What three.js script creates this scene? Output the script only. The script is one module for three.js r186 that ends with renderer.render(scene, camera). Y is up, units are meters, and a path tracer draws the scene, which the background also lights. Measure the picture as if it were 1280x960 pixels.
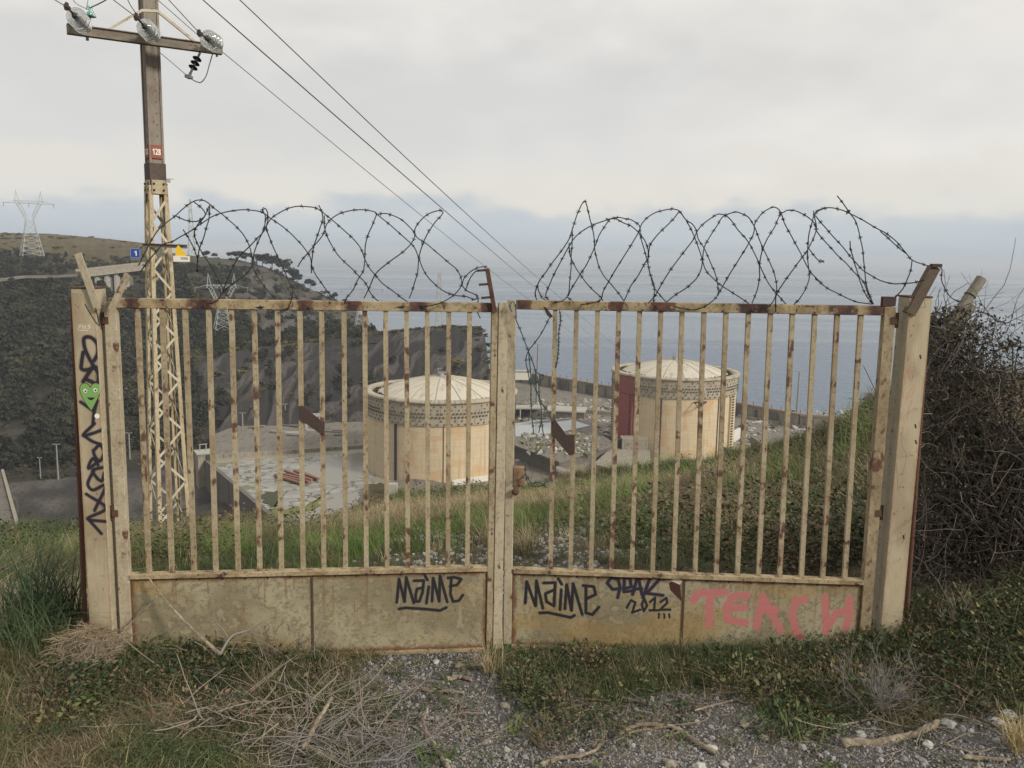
import * as THREE from 'three';
import { mergeGeometries } from 'three/addons/utils/BufferGeometryUtils.js';
import { RoundedBoxGeometry } from 'three/addons/geometries/RoundedBoxGeometry.js';

// ------------------------------------------------------------------ camera, sky, sun, exposure
const W = 1280, HH = 960, F = 1080;                       // the photograph's frame, focal length in its pixels
const EYE = 2.14;
const camera = new THREE.PerspectiveCamera(2 * Math.atan(HH / 2 / F) * 180 / Math.PI, W / HH, 0.05, 120000);
camera.position.set(0, EYE, 0);
camera.rotation.set(-8.62 * Math.PI / 180, 0, 1.14 * Math.PI / 180, 'YXZ');
camera.updateMatrixWorld(true);
const scene = new THREE.Scene();
const renderer = new THREE.WebGLRenderer({ antialias: true });
renderer.toneMapping = THREE.LinearToneMapping;
renderer.toneMappingExposure = 1.0;
renderer.shadowMap.enabled = true;

// seeded random numbers and value noise
function rng(seed) { let s = seed >>> 0; return () => { s = (s + 0x6D2B79F5) | 0; let t = Math.imul(s ^ (s >>> 15), 1 | s); t = (t + Math.imul(t ^ (t >>> 7), 61 | t)) ^ t; return ((t ^ (t >>> 14)) >>> 0) / 4294967296; }; }
function hash(x, y, s) { let h = Math.imul(x, 374761393) + Math.imul(y, 668265263) + Math.imul(s, 2147483647 - 58); h = Math.imul(h ^ (h >>> 13), 1274126177); h ^= h >>> 16; return (h >>> 0) / 4294967296; }
function vn(x, y, s = 0, wrap = 0, wrapY = wrap) {
  let x0 = Math.floor(x), y0 = Math.floor(y); const fx = x - x0, fy = y - y0;
  let x1 = x0 + 1, y1 = y0 + 1;
  if (wrap) { x0 = ((x0 % wrap) + wrap) % wrap; x1 = ((x1 % wrap) + wrap) % wrap; y0 = ((y0 % wrapY) + wrapY) % wrapY; y1 = ((y1 % wrapY) + wrapY) % wrapY; }
  const u = fx * fx * (3 - 2 * fx), v = fy * fy * (3 - 2 * fy);
  const a = hash(x0, y0, s), b = hash(x1, y0, s), c = hash(x0, y1, s), d = hash(x1, y1, s);
  return a + (b - a) * u + (c - a) * v + (a - b - c + d) * u * v;
}
function fbm(x, y, o = 4, s = 0, wrap = 0, wrapY = wrap) { let a = 0.5, t = 0, n = 0, k = 1; for (let i = 0; i < o; i++) { t += a * vn(x * k, y * k, s + i * 17, wrap * k, wrapY * k); n += a; a *= 0.5; k *= 2; } return t / n; }
const clamp = (x, a = 0, b = 1) => Math.min(b, Math.max(a, x));
const lerp = (a, b, t) => a + (b - a) * t;
const sm = (a, b, x) => { const t = clamp((x - a) / (b - a)); return t * t * (3 - 2 * t); };
const mix3 = (a, b, t) => [lerp(a[0], b[0], t), lerp(a[1], b[1], t), lerp(a[2], b[2], t)];

// an even, bright overcast sky: soft cloud sheets, a paler cream band low down and blue-grey air on the sea horizon
{
  const w = 2048, h = 1024, data = new Float32Array(w * h * 4);
  const hor = [0.455, 0.525, 0.585], low = [0.545, 0.60, 0.64], cream = [0.82, 0.785, 0.71], grey = [0.69, 0.69, 0.68], high = [0.84, 0.815, 0.77];
  for (let j = 0; j < h; j++) {
    const el = ((j + 0.5) / h - 0.5) * 180;
    for (let i = 0; i < w; i++) {
      const az = i / w;                                    // wraps
      const n1 = fbm(az * 24, el * 0.16 + 9, 5, 11, 24, 4096), n2 = fbm(az * 90, el * 0.62 + 3, 6, 29, 90, 4096), n3 = fbm(az * 16, el * 0.09 + 40, 4, 57, 16, 4096);
      const e = el + (n2 - 0.5) * 4.6 * sm(0.6, 3, el) + (n1 - 0.5) * 1.6 * sm(0.4, 2, el);
      let c = mix3(hor, low, sm(0, 1.3, e));
      c = mix3(c, mix3(low, [0.62, 0.65, 0.67], n2), sm(0.8, 2.4, e));
      c = mix3(c, cream, sm(2.2, 3.6, e) * lerp(0.55, 1, n1));
      c = mix3(c, mix3(grey, high, sm(0.3, 0.62, n3)), sm(4.2, 7.5, e));
      c = mix3(c, high, sm(10, 16, e) * 0.75);
      const br = 1 + (n1 - 0.5) * 0.10 * sm(2, 8, el) + (n2 - 0.5) * 0.09 * sm(1, 6, el);
      const k = (j * w + i) * 4;
      const below = el < 0 ? 0.75 : 1;
      data[k] = c[0] * br * below; data[k + 1] = c[1] * br * below; data[k + 2] = c[2] * br * below; data[k + 3] = 1;
    }
  }
  const t = new THREE.DataTexture(data, w, h, THREE.RGBAFormat, THREE.FloatType);
  t.mapping = THREE.EquirectangularReflectionMapping; t.magFilter = THREE.LinearFilter; t.minFilter = THREE.LinearFilter; t.needsUpdate = true;
  scene.background = t; scene.environment = t;
}
const sun = new THREE.DirectionalLight(new THREE.Color().setRGB(1.0, 0.92, 0.80), 3.2);
sun.position.set(190, 135, 130); sun.target.position.set(0, 0, 0);
sun.castShadow = true; sun.shadow.radius = 20;
Object.assign(sun.shadow.camera, { left: -400, right: 400, top: 400, bottom: -400, near: 1, far: 1500 });
sun.shadow.mapSize.set(4096, 4096); sun.shadow.bias = -0.0005;
scene.add(sun, sun.target);
scene.fog = new THREE.FogExp2(new THREE.Color().setRGB(0.62, 0.68, 0.76), 0.00016);

// ------------------------------------------------------------------ placing helpers: where a point seen in the photograph stands at its true distance
const V = (x, y, z) => new THREE.Vector3(x, y, z);
function ray(px, py) { return V((px - W / 2) / F, -(py - HH / 2) / F, -1).applyQuaternion(camera.quaternion); }
function at(px, py, depth) { return ray(px, py).multiplyScalar(depth).add(camera.position); }          // depth along the viewing axis
function onY(px, py, Y) { const d = ray(px, py); return d.multiplyScalar((Y - EYE) / d.y).add(camera.position); }
function onZ(px, py, z) { const d = ray(px, py); return d.multiplyScalar(z / d.z).add(camera.position); }
function far(px, py, r) { const d = ray(px, py); return d.multiplyScalar(r / Math.hypot(d.x, d.z)).add(camera.position); }   // at a distance over the ground

// ------------------------------------------------------------------ object helpers
const used = new Map();
function numbered(name) { const n = used.get(name) || 0; used.set(name, n + 1); return n ? name + '_' + String(n).padStart(3, '0') : name; }
function shade(o) { o.traverse(m => { if (m.isMesh) { m.castShadow = true; m.receiveShadow = true; } }); return o; }
function tag(o, label, category, group, kind) { if (label) o.userData.label = label; if (category) o.userData.category = category; if (group) o.userData.group = group; if (kind) o.userData.kind = kind; return o; }
function thing(name, label, category, p = [0, 0, 0], turn = 0, group) { const g = new THREE.Group(); g.name = numbered(name); g.position.set(...(p.isVector3 ? p.toArray() : p)); g.rotation.y = turn; tag(g, label, category, group); scene.add(g); return g; }
function part(name, geo, mat, parent, kind) { const m = new THREE.Mesh(geo, mat); m.name = name; m.castShadow = m.receiveShadow = true; if (kind) m.userData.kind = kind; parent.add(m); return m; }
function single(name, geo, mat, label, category, group) { const m = new THREE.Mesh(geo, mat); m.name = numbered(name); m.castShadow = m.receiveShadow = true; tag(m, label, category, group); scene.add(m); return m; }
function structure(name, geo, mat) { const m = new THREE.Mesh(geo, mat); m.name = numbered(name); m.castShadow = m.receiveShadow = true; m.userData.kind = 'structure'; scene.add(m); return m; }
function inst(name, geo, mat, list, parent, label, category) {          // list of {m: Matrix4, c?: [r,g,b]}
  const o = new THREE.InstancedMesh(geo, mat, list.length); o.name = parent ? name : numbered(name); o.castShadow = o.receiveShadow = true;
  const c = new THREE.Color();
  list.forEach((e, i) => { o.setMatrixAt(i, e.m); if (e.c) o.setColorAt(i, c.setRGB(...e.c)); });
  o.userData.kind = 'stuff'; if (label) o.userData.label = label; if (category) o.userData.category = category;
  (parent || scene).add(o); return o;
}
function geomOf(pos, idx, uv, col) {
  const g = new THREE.BufferGeometry(); g.setAttribute('position', new THREE.Float32BufferAttribute(pos, 3));
  if (uv) g.setAttribute('uv', new THREE.Float32BufferAttribute(uv, 2));
  if (col) g.setAttribute('color', new THREE.Float32BufferAttribute(col, 3));
  if (idx) g.setIndex(idx); g.computeVertexNormals(); return g;
}
function merge(list) { const l = list.map(g => { const h = g.index ? g.toNonIndexed() : g; for (const k of Object.keys(h.attributes)) if (!['position', 'normal', 'uv'].includes(k)) h.deleteAttribute(k); if (!h.attributes.uv) h.setAttribute('uv', new THREE.Float32BufferAttribute(new Float32Array(h.attributes.position.count * 2), 2)); return h; }); return mergeGeometries(l, false); }
// a box whose texture coordinates are metres, offset so that no two pieces show the same patch
function boxM(w, h, d, x = 0, y = 0, z = 0, ou = 0, ov = 0) {
  const g = new THREE.BoxGeometry(w, h, d), p = g.attributes.position, n = g.attributes.normal, uv = g.attributes.uv;
  for (let i = 0; i < p.count; i++) {
    const X = p.getX(i), Y = p.getY(i), Z = p.getZ(i), ax = Math.abs(n.getX(i)), ay = Math.abs(n.getY(i));
    if (ax > 0.5) uv.setXY(i, Z + ou, Y + ov); else if (ay > 0.5) uv.setXY(i, X + ou, Z + ov); else uv.setXY(i, X + ou, Y + ov);
  }
  g.translate(x, y, z); return g;
}
function rbox(w, h, d, r, x = 0, y = 0, z = 0, ou = 0, ov = 0) {
  const g = new RoundedBoxGeometry(w, h, d, 2, r), p = g.attributes.position, n = g.attributes.normal, uv = g.attributes.uv;
  for (let i = 0; i < p.count; i++) {
    const X = p.getX(i), Y = p.getY(i), Z = p.getZ(i), ax = Math.abs(n.getX(i)), ay = Math.abs(n.getY(i));
    if (ax > 0.6) uv.setXY(i, Z + ou, Y + ov); else if (ay > 0.6) uv.setXY(i, X + ou, Z + ov); else uv.setXY(i, X + ou, Y + ov);
  }
  g.translate(x, y, z); return g;
}
// a bar of rectangular section between two points
function beam(a, b, w, d, up) {
  const dir = b.clone().sub(a), L = dir.length(); dir.normalize();
  const g = boxM(w, L, d, 0, L / 2, 0, a.x * 3.1 % 1, a.y);
  const u = (up || V(0, 0, 1)).clone(); const x = new THREE.Vector3().crossVectors(dir, u); if (x.lengthSq() < 1e-6) x.set(1, 0, 0); x.normalize(); const z = new THREE.Vector3().crossVectors(x, dir);
  g.applyMatrix4(new THREE.Matrix4().makeBasis(x, dir, z)); g.translate(a.x, a.y, a.z); return g;
}
function rod(a, b, r, n = 6, r2 = r) { const L = a.distanceTo(b), g = new THREE.CylinderGeometry(r2, r, L, n, 1); g.translate(0, L / 2, 0); g.applyQuaternion(new THREE.Quaternion().setFromUnitVectors(V(0, 1, 0), b.clone().sub(a).normalize())); g.translate(a.x, a.y, a.z); return g; }
// a thin tapering twig through points
function twig(pts, r0, r1, n = 4) {
  const pos = [], idx = [], uv = []; const N = pts.length; const t = V(0, 0, 0), u = V(0, 0, 0), w = V(0, 0, 0); let len = 0;
  for (let i = 0; i < N; i++) {
    t.copy(pts[Math.min(i + 1, N - 1)]).sub(pts[Math.max(i - 1, 0)]).normalize(); u.set(0.31, 0.87, 0.4); u.cross(t); if (u.lengthSq() < 1e-6) u.set(1, 0, 0); u.normalize(); w.crossVectors(t, u);
    const r = lerp(r0, r1, i / (N - 1)); if (i) len += pts[i].distanceTo(pts[i - 1]);
    for (let k = 0; k < n; k++) { const a = k / n * Math.PI * 2, c = Math.cos(a) * r, s = Math.sin(a) * r; pos.push(pts[i].x + u.x * c + w.x * s, pts[i].y + u.y * c + w.y * s, pts[i].z + u.z * c + w.z * s); uv.push(k / n * 0.1, len); }
  }
  for (let i = 0; i < N - 1; i++) for (let k = 0; k < n; k++) { const a = i * n + k, b = i * n + (k + 1) % n; idx.push(a, a + n, b, b, a + n, b + n); }
  const c0 = pos.length / 3; pos.push(...pts[0].toArray(), ...pts[N - 1].toArray()); uv.push(0, 0, 0, len);
  for (let k = 0; k < n; k++) { idx.push(c0, k, (k + 1) % n); idx.push(c0 + 1, (N - 1) * n + (k + 1) % n, (N - 1) * n + k); }
  return geomOf(pos, idx, uv);
}
function spline(pts, n) { return new THREE.CatmullRomCurve3(pts, false, 'centripetal').getPoints(n); }

// ------------------------------------------------------------------ textures
function canvasTex(w, h, paint, opt = {}) {
  const c = document.createElement('canvas'); c.width = w; c.height = h; const x = c.getContext('2d'); paint(x, w, h);
  const t = new THREE.CanvasTexture(c); if (!opt.data) t.colorSpace = THREE.SRGBColorSpace; t.wrapS = t.wrapT = opt.clamp ? THREE.ClampToEdgeWrapping : THREE.RepeatWrapping; t.magFilter = THREE.LinearFilter; if (opt.repeat) t.repeat.set(...opt.repeat); return t;
}
function pixTex(w, h, f, opt = {}) {                     // f(u, v, x, y) -> [r,g,b] sRGB 0..255, v up
  const d = new Uint8Array(w * h * 4);
  for (let j = 0; j < h; j++) for (let i = 0; i < w; i++) { const c = f(i / w, j / h, i, j), k = (j * w + i) * 4; if (c.length) { d[k] = clamp(c[0], 0, 255); d[k + 1] = clamp(c[1], 0, 255); d[k + 2] = clamp(c[2], 0, 255); } else { d[k] = d[k + 1] = d[k + 2] = clamp(c, 0, 255); } d[k + 3] = 255; }
  const t = new THREE.DataTexture(d, w, h, THREE.RGBAFormat); if (!opt.data) t.colorSpace = THREE.SRGBColorSpace; t.wrapS = t.wrapT = THREE.RepeatWrapping; t.magFilter = THREE.LinearFilter; t.minFilter = THREE.LinearMipmapLinearFilter; t.generateMipmaps = true; if (opt.repeat) t.repeat.set(...opt.repeat); t.needsUpdate = true; return t;
}
const mat = (o) => { if (o.rgb) { o.color = new THREE.Color().setRGB(...o.rgb); delete o.rgb; } return new THREE.MeshStandardMaterial({ roughness: 0.85, metalness: 0, side: THREE.DoubleSide, ...o }); };

// ------------------------------------------------------------------ terrain: one sheet of ground from the path to the hills across the valley
const BASE = -70, SEA = -80;
// each line of the land: points read as [x, y, distance] on the photograph, or {x, r, Y}
const LINES = [];
function landLine(list) {
  const a = list.map(e => { if (Array.isArray(e)) { const p = far(e[0], e[1], e[2]); return { az: Math.atan2(p.x, -p.z), r: e[2], Y: p.y, X: e[0] }; } const p = ray(e.x, 520); return { az: Math.atan2(p.x, -p.z), r: e.r, Y: e.Y, X: e.x }; });
  LINES.push(a);
}
function evalLine(L, az) {
  if (az <= L[0].az) return [L[0].r, L[0].Y]; const e = L[L.length - 1]; if (az >= e.az) return [e.r, e.Y];
  let i = 0; while (L[i + 1].az < az) i++; const t = (az - L[i].az) / (L[i + 1].az - L[i].az); return [lerp(L[i].r, L[i + 1].r, t), lerp(L[i].Y, L[i + 1].Y, t)];
}
const azOf = (x) => { const p = ray(x, 480); return Math.atan2(p.x, -p.z); };
const pxOf = (az) => W / 2 + Math.tan(az) * F;             // roughly the photograph's column for a bearing
const BROW = 16;
const lift = (l) => l.map(([x, y]) => [x, y + 10, BROW]);
landLine(lift([[-600, 700], [-300, 690], [0, 672], [100, 668], [200, 665], [300, 660], [380, 668], [440, 648], [500, 628], [600, 618], [650, 622], [700, 608], [800, 596], [880, 590], [950, 575], [1000, 562], [1060, 538], [1085, 510], [1150, 490], [1280, 478], [1700, 460]]));
landLine([{ x: -600, r: 60, Y: -36 }, { x: 700, r: 60, Y: -34 }, { x: 1000, r: 60, Y: -30 }, { x: 1700, r: 60, Y: -22 }]);
landLine([{ x: -600, r: 118, Y: BASE }, { x: 1100, r: 118, Y: BASE }, { x: 1700, r: 118, Y: -60 }]);
landLine([{ x: -600, r: 296, Y: BASE }, { x: 230, r: 296, Y: BASE }, { x: 250, r: 305, Y: -67 }, { x: 330, r: 312, Y: -66 }, { x: 440, r: 318, Y: -65 }, { x: 612, r: 318, Y: -67 }, { x: 620, r: 315, Y: BASE }, { x: 1700, r: 250, Y: BASE }]);
landLine([[-600, 430, 400], [-200, 440, 400], [0, 450, 400], [150, 446, 392], [240, 452, 388], [280, 442, 386], [340, 432, 383], [400, 428, 381], [440, 420, 380], [480, 417, 378], [520, 413, 378], [560, 409, 378], [600, 411, 378], [606, 420, 378], [613, 470, 378], { x: 622, r: 400, Y: BASE }, { x: 700, r: 398, Y: BASE }, { x: 770, r: 372, Y: BASE }, { x: 920, r: 340, Y: BASE }, { x: 1090, r: 305, Y: BASE }, { x: 1700, r: 280, Y: BASE }]);
landLine([[-600, 415, 430], [0, 428, 430], [150, 428, 430], [240, 434, 425], [340, 426, 425], [400, 422, 422], [440, 417, 420], [480, 416, 420], [560, 409, 416], [598, 411, 414], [606, 424, 414], [613, 478, 414], { x: 622, r: 455, Y: BASE }, { x: 660, r: 446, Y: BASE }, { x: 770, r: 405, Y: BASE }, { x: 920, r: 368, Y: BASE }, { x: 1000, r: 350, Y: BASE }, { x: 1090, r: 334, Y: BASE }, { x: 1700, r: 300, Y: BASE }]);
landLine([[-600, 395, 455], [0, 402, 460], [150, 404, 460], [240, 418, 455], [340, 418, 452], [440, 412, 450], [468, 416, 450], { x: 480, r: 450, Y: -60 }, { x: 490, r: 450, Y: -90 }, { x: 610, r: 450, Y: -92 }, { x: 622, r: 462, Y: -92 }, { x: 660, r: 454, Y: -92 }, { x: 770, r: 412, Y: -92 }, { x: 920, r: 375, Y: -92 }, { x: 1090, r: 341, Y: -92 }, { x: 1700, r: 306, Y: -92 }]);
landLine([[-600, 352, 540], [0, 356, 540], [60, 352, 530], [110, 362, 520], [185, 356, 520], [240, 345, 540], [290, 348, 560], [320, 355, 560], [360, 380, 560], [400, 396, 560], [440, 405, 555], [470, 418, 540], { x: 482, r: 540, Y: -90 }, { x: 1700, r: 540, Y: -93 }]);
landLine([[-600, 280, 860], [-200, 288, 850], [0, 291, 820], [60, 292, 800], [130, 298, 760], [190, 305, 720], [215, 316, 700], [250, 321, 690], [300, 325, 670], [330, 333, 650], [350, 341, 640], [380, 358, 630], [410, 371, 620], [440, 382, 610], [460, 402, 605], [472, 420, 600], { x: 482, r: 600, Y: -92 }, { x: 1700, r: 600, Y: -94 }]);
landLine([{ x: -600, r: 1100, Y: -2 }, { x: 100, r: 1050, Y: -8 }, { x: 210, r: 900, Y: -60 }, { x: 300, r: 800, Y: -92 }, { x: 1700, r: 700, Y: -94 }]);
landLine([{ x: -600, r: 1500, Y: -95 }, { x: 1700, r: 900, Y: -96 }]);

const GATE = 4.6;
function nearY(x, z) {                                     // the ground round the gate and the slope just behind it
  const r = Math.hypot(x, z), az = Math.atan2(x, -z), d = -z;
  const [rb, yb] = evalLine(LINES[0], clamp(az, -0.85, 0.85));
  const front = 0.14 * sm(4.3, 2.2, d) - 0.07 + 0.012 * clamp(x, -4, 4);
  const s = clamp((r - 5.0) / (rb - 5.0));
  const facing = sm(-0.3, 0.4, Math.cos(az));
  let y = front + facing * (yb * (0.55 * s + 0.45 * s * s));
  y += (fbm(x * 0.9 + 7, z * 0.9, 3, 5) - 0.5) * 0.10 + (fbm(x * 5, z * 5, 3, 8) - 0.5) * 0.035;
  y += 0.34 * Math.exp(-((x - 2.9) ** 2) / 0.7 - ((z + 4.7) ** 2) / 1.4);       // bank under the brambles
  y += 0.16 * Math.exp(-((x + 2.75) ** 2) / 0.35 - ((z + 4.5) ** 2) / 0.8);      // grassy hump by the left pillar
  return y;
}
function landY(x, z) {
  const r = Math.hypot(x, z), az = Math.atan2(x, -z);
  if (r <= BROW || Math.cos(az) < 0.2) return nearY(x, z);
  let [pr, pY] = evalLine(LINES[0], az);
  for (let k = 1; k < LINES.length; k++) { const [r1, y1] = evalLine(LINES[k], az); if (r <= r1) { return lerp(pY, y1, (r - pr) / Math.max(1e-3, r1 - pr)); } pr = r1; pY = y1; }
  return pY;
}
const soilTex = pixTex(512, 512, (u, v) => {
  const a = fbm(u * 8, v * 8, 5, 3, 8), b = fbm(u * 40, v * 40, 3, 9, 40), g = vn(u * 128, v * 128, 21, 128);
  const t = 0.55 * a + 0.3 * b + 0.25 * g; return [lerp(70, 250, t), lerp(68, 245, t), lerp(66, 238, t)];
});
const soilBump = pixTex(512, 512, (u, v) => 255 * (0.5 * fbm(u * 16, v * 16, 4, 3, 16) + 0.5 * fbm(u * 64, v * 64, 3, 19, 64)), { data: true });
{ // near ground, out to the foot of the slope, all round the camera
  const pos = [], idx = [], uv = [], col = []; const NA = 520, rs = [];
  for (let r = 0.3; r < 17; r *= 1.022) rs.push(r);
  const az = [];
  for (let i = 0; i <= 400; i++) az.push(-0.8 + 1.6 * i / 400);
  for (let i = 1; i < 40; i++) az.push(0.8 + (2 * Math.PI - 1.6) * i / 40);
  const far2 = [20, 26, 34, 44, 54, 60, 72, 90, 105, 118, 150, 200, 245];
  const all = rs.filter(r => r < BROW).concat([BROW], far2);
  const sky3 = [];
  for (const r of all) for (const a of az) {
    const x = Math.sin(a) * r, z = -Math.cos(a) * r; let y;
    if (r <= BROW) y = nearY(x, z); else y = Math.abs(a) <= 0.8 ? landY(x, z) + (fbm(x * 0.15, z * 0.15, 4, 4) - 0.5) * Math.min(3, (r - BROW) * 0.06) * sm(118, 100, r) : nearY(x / r * BROW, z / r * BROW);
    pos.push(x, y, z); uv.push(x / 1.4, z / 1.4);
    const n = fbm(x * 1.3, z * 1.3, 4, 31), n2 = fbm(x * 0.35, z * 0.35, 3, 77);
    let c = mix3([0.10, 0.085, 0.062], [0.17, 0.155, 0.125], n);
    const gravel = gravelAt(x, z); c = mix3(c, [0.165, 0.16, 0.155], gravel);
    if (r > 5) c = mix3(c, mix3([0.075, 0.075, 0.035], [0.17, 0.145, 0.08], n2), sm(5, 7, r));
    if (r > 110) { const q = fbm(x / 14, z / 14, 5, 303), q2 = fbm(x / 34, z / 34, 3, 307); c = mix3([0.065, 0.058, 0.053], [0.20, 0.185, 0.17], sm(0.3, 0.7, q)); c = mix3(c, [0.05, 0.05, 0.026], sm(0.52, 0.62, q2) * 0.8); }
    col.push(...c.map(v => v * 1.25));
  }
  const A = az.length;
  for (let j = 0; j < all.length - 1; j++) for (let i = 0; i < A; i++) { const a = j * A + i, b = j * A + (i + 1) % A; idx.push(a, b, a + A, b, b + A, a + A); }
  const c0 = pos.length / 3; pos.push(0, nearY(0, 0), 0); uv.push(0, 0); col.push(0.14, 0.12, 0.1); for (let i = 0; i < A; i++) idx.push(c0, (i + 1) % A, i);
  structure('ground', geomOf(pos, idx, uv, col), mat({ vertexColors: true, map: soilTex, bumpMap: soilBump, bumpScale: 0.02, roughness: 0.95 }));
}
function gravelAt(x, z) {
  const d = -z, n = fbm(x * 2.2 + 3, z * 2.2, 4, 41), m = fbm(x * 6, z * 6, 3, 43);
  const edge = 4.25 - 0.42 * sm(0.9, 1.8, x) - 0.9 * sm(0.0, -1.1, x + 0.55) - 0.12 * sm(2, 3, x) + 0.5 * sm(-1.15, -0.85, x) * sm(0.0, -0.2, x);
  let g = sm(-0.12, 0.22, edge - d + (n - 0.5) * 0.9 + (m - 0.5) * 0.35);
  if (d > 5) g = sm(0.44, 0.58, n) * 0.85 * sm(2.4, 1.0, Math.abs(x - 0.1)) * sm(11, 7.5, d);
  return g * sm(-1.3, -0.5, x + (n - 0.5) * 0.8);
}
{ // the valley floor, the cut rock slope, the benches and the headland
  const pos = [], idx = [], uv = [], col = []; const seg = [0, 0, 0, 14, 70, 10, 16, 34, 40, 10, 6];
  const az = []; const A0 = azOf(-420), A1 = azOf(660), A2 = azOf(1900);
  for (let i = 0; i <= 110; i++) az.push(lerp(-0.98, A0, i / 110));
  for (let i = 1; i <= 900; i++) az.push(lerp(A0, A1, i / 900));
  for (let i = 1; i <= 120; i++) az.push(lerp(A1, A2, i / 120));
  const A = az.length, rows = [];
  for (let k = 3; k < LINES.length; k++) { const n = seg[k]; for (let q = k === 3 ? 0 : 1; q <= n; q++) rows.push([k, q / n]); }
  const ev = LINES.map(L => az.map(a => evalLine(L, a)));
  const first = az.map(a => [235, BASE - 0.4]);
  for (const [k, t] of rows) for (let i = 0; i < A; i++) {
    const p = k === 3 ? first[i] : ev[k - 1][i], q = ev[k][i], a = az[i], X = pxOf(a);
    let r = lerp(p[0], q[0], t), y = lerp(p[1], q[1], t); const lat = a * 420;
    const bump = (s, o = 4, sd = 0) => fbm(lat / s, r / s + y / s, o, sd) - 0.5;
    let c; const rockX = sm(225, 262, X + bump(20, 3, 2) * 30) * sm(618, 612, X);
    const flat = mix3([0.065, 0.058, 0.053], [0.20, 0.185, 0.17], sm(0.3, 0.7, fbm(lat / 14, r / 14, 5, 66)));
    const scrub = mix3([0.028, 0.030, 0.017], [0.075, 0.068, 0.034], fbm(lat / 7, r / 9, 4, 12));
    const heath = mix3([0.13, 0.105, 0.045], [0.24, 0.19, 0.085], fbm(lat / 10, r / 14, 4, 14));
    const warp = (fbm(lat / 26, y / 13, 4, 19) - 0.5) * 22, s1 = (lat * 0.62 - y * 1.0) + warp, s2 = (lat * 1.0 + y * 0.62);                    // strata running up to the right
    const st = fbm(s2 / 22 + 4, s1 / 2.6, 5, 23), st2 = fbm(s2 / 90, s1 / 9, 3, 25), st3 = Math.abs(2 * fbm(s2 / 40, s1 / 5, 4, 27) - 1);
    const rock = mix3(mix3([0.030, 0.028, 0.031], [0.085, 0.078, 0.078], st2), [0.19, 0.175, 0.168], sm(0.54, 0.66, st) * 0.8);
    const ochre = mix3([0.16, 0.12, 0.04], [0.075, 0.07, 0.03], fbm(lat / 3, y / 3, 2, 88));
    if (k === 3) { c = flat; const pth = Math.abs(fbm(lat / 30, r / 30, 2, 71) - 0.5); c = mix3(c, [0.22, 0.21, 0.2], sm(0.03, 0.0, pth) * 0.6); }
    else if (k === 4) {
      const w = Math.sin(Math.PI * t);
      y += rockX * w * ((st2 - 0.5) * 8 + (st - 0.5) * 3.4 + (0.25 - st3) * 3.6 + bump(30, 3, 5) * 5) + (1 - rockX) * w * bump(26, 4, 7) * 9;
      const rk = mix3(rock, ochre, sm(0.60, 0.70, fbm(lat / 9, y / 6, 4, 55)) * sm(0.62, 0.15, t) * 0.8);
      c = mix3(mix3(scrub, [0.13, 0.115, 0.1], sm(0.58, 0.7, fbm(lat / 16, r / 8 + y / 5, 4, 91)) * 0.8), rk, rockX);
      if (X >= 616) c = flat;
    } else if (k === 5) { y += bump(10, 3, 8) * 1.2 * sm(616, 600, X); c = X >= 616 ? flat : mix3(scrub, heath, sm(0.35, 0.6, fbm(lat / 6, r / 6, 3, 77)) * sm(200, 330, X)); }
    else if (k === 6) { y += bump(12, 4, 9) * 3 * sm(480, 440, X); c = X > 476 ? rock : mix3(scrub, heath, sm(0.5, 0.7, fbm(lat / 8, r / 8, 3, 78)) * 0.6); }
    else if (k === 7 || k === 8) {
      const land = sm(476, 466, X), rk = sm(285, 315, X + bump(24, 3, 33) * 90) * sm(478, 470, X) * sm(0.34, 0.5, fbm(lat / 26, y / 20, 3, 35) + 0.1);
      y += land * Math.sin(Math.PI * t) * (bump(30, 4, 10) * 12 * (1 - rk) + rk * ((st - 0.5) * 4 + (0.3 - st3) * 4));
      const rk2 = mix3(mix3([0.085, 0.077, 0.072], [0.15, 0.135, 0.125], st2), [0.23, 0.21, 0.195], sm(0.52, 0.7, st) * 0.7);
      const top = k === 8 ? sm(0.35, 0.8, t + bump(30, 3, 44) * 0.7) * sm(330, 290, X) : 0;
      c = mix3(mix3(scrub, rk2, rk), heath, top * sm(260, 200, X)); if (k === 8 && X > 200) c = mix3(c, [0.10, 0.11, 0.045], top * 0.6);
    } else c = mix3(scrub, heath, 0.6);
    pos.push(Math.sin(a) * r, y, -Math.cos(a) * r); uv.push(k === 3 ? Math.sin(a) * r / 6 : lat / 6, k === 3 ? -Math.cos(a) * r / 6 : (r + y) / 6); col.push(...c.map(v => v * 1.22));
  }
  for (let j = 0; j < rows.length - 1; j++) for (let i = 0; i < A - 1; i++) { const a = j * A + i, b = a + 1; idx.push(a, b, a + A, b, b + A, a + A); }
  structure('hillside', geomOf(pos, idx, uv, col), mat({ vertexColors: true, map: soilTex, bumpMap: soilBump, bumpScale: 0.35, roughness: 0.95 }));
}
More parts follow.
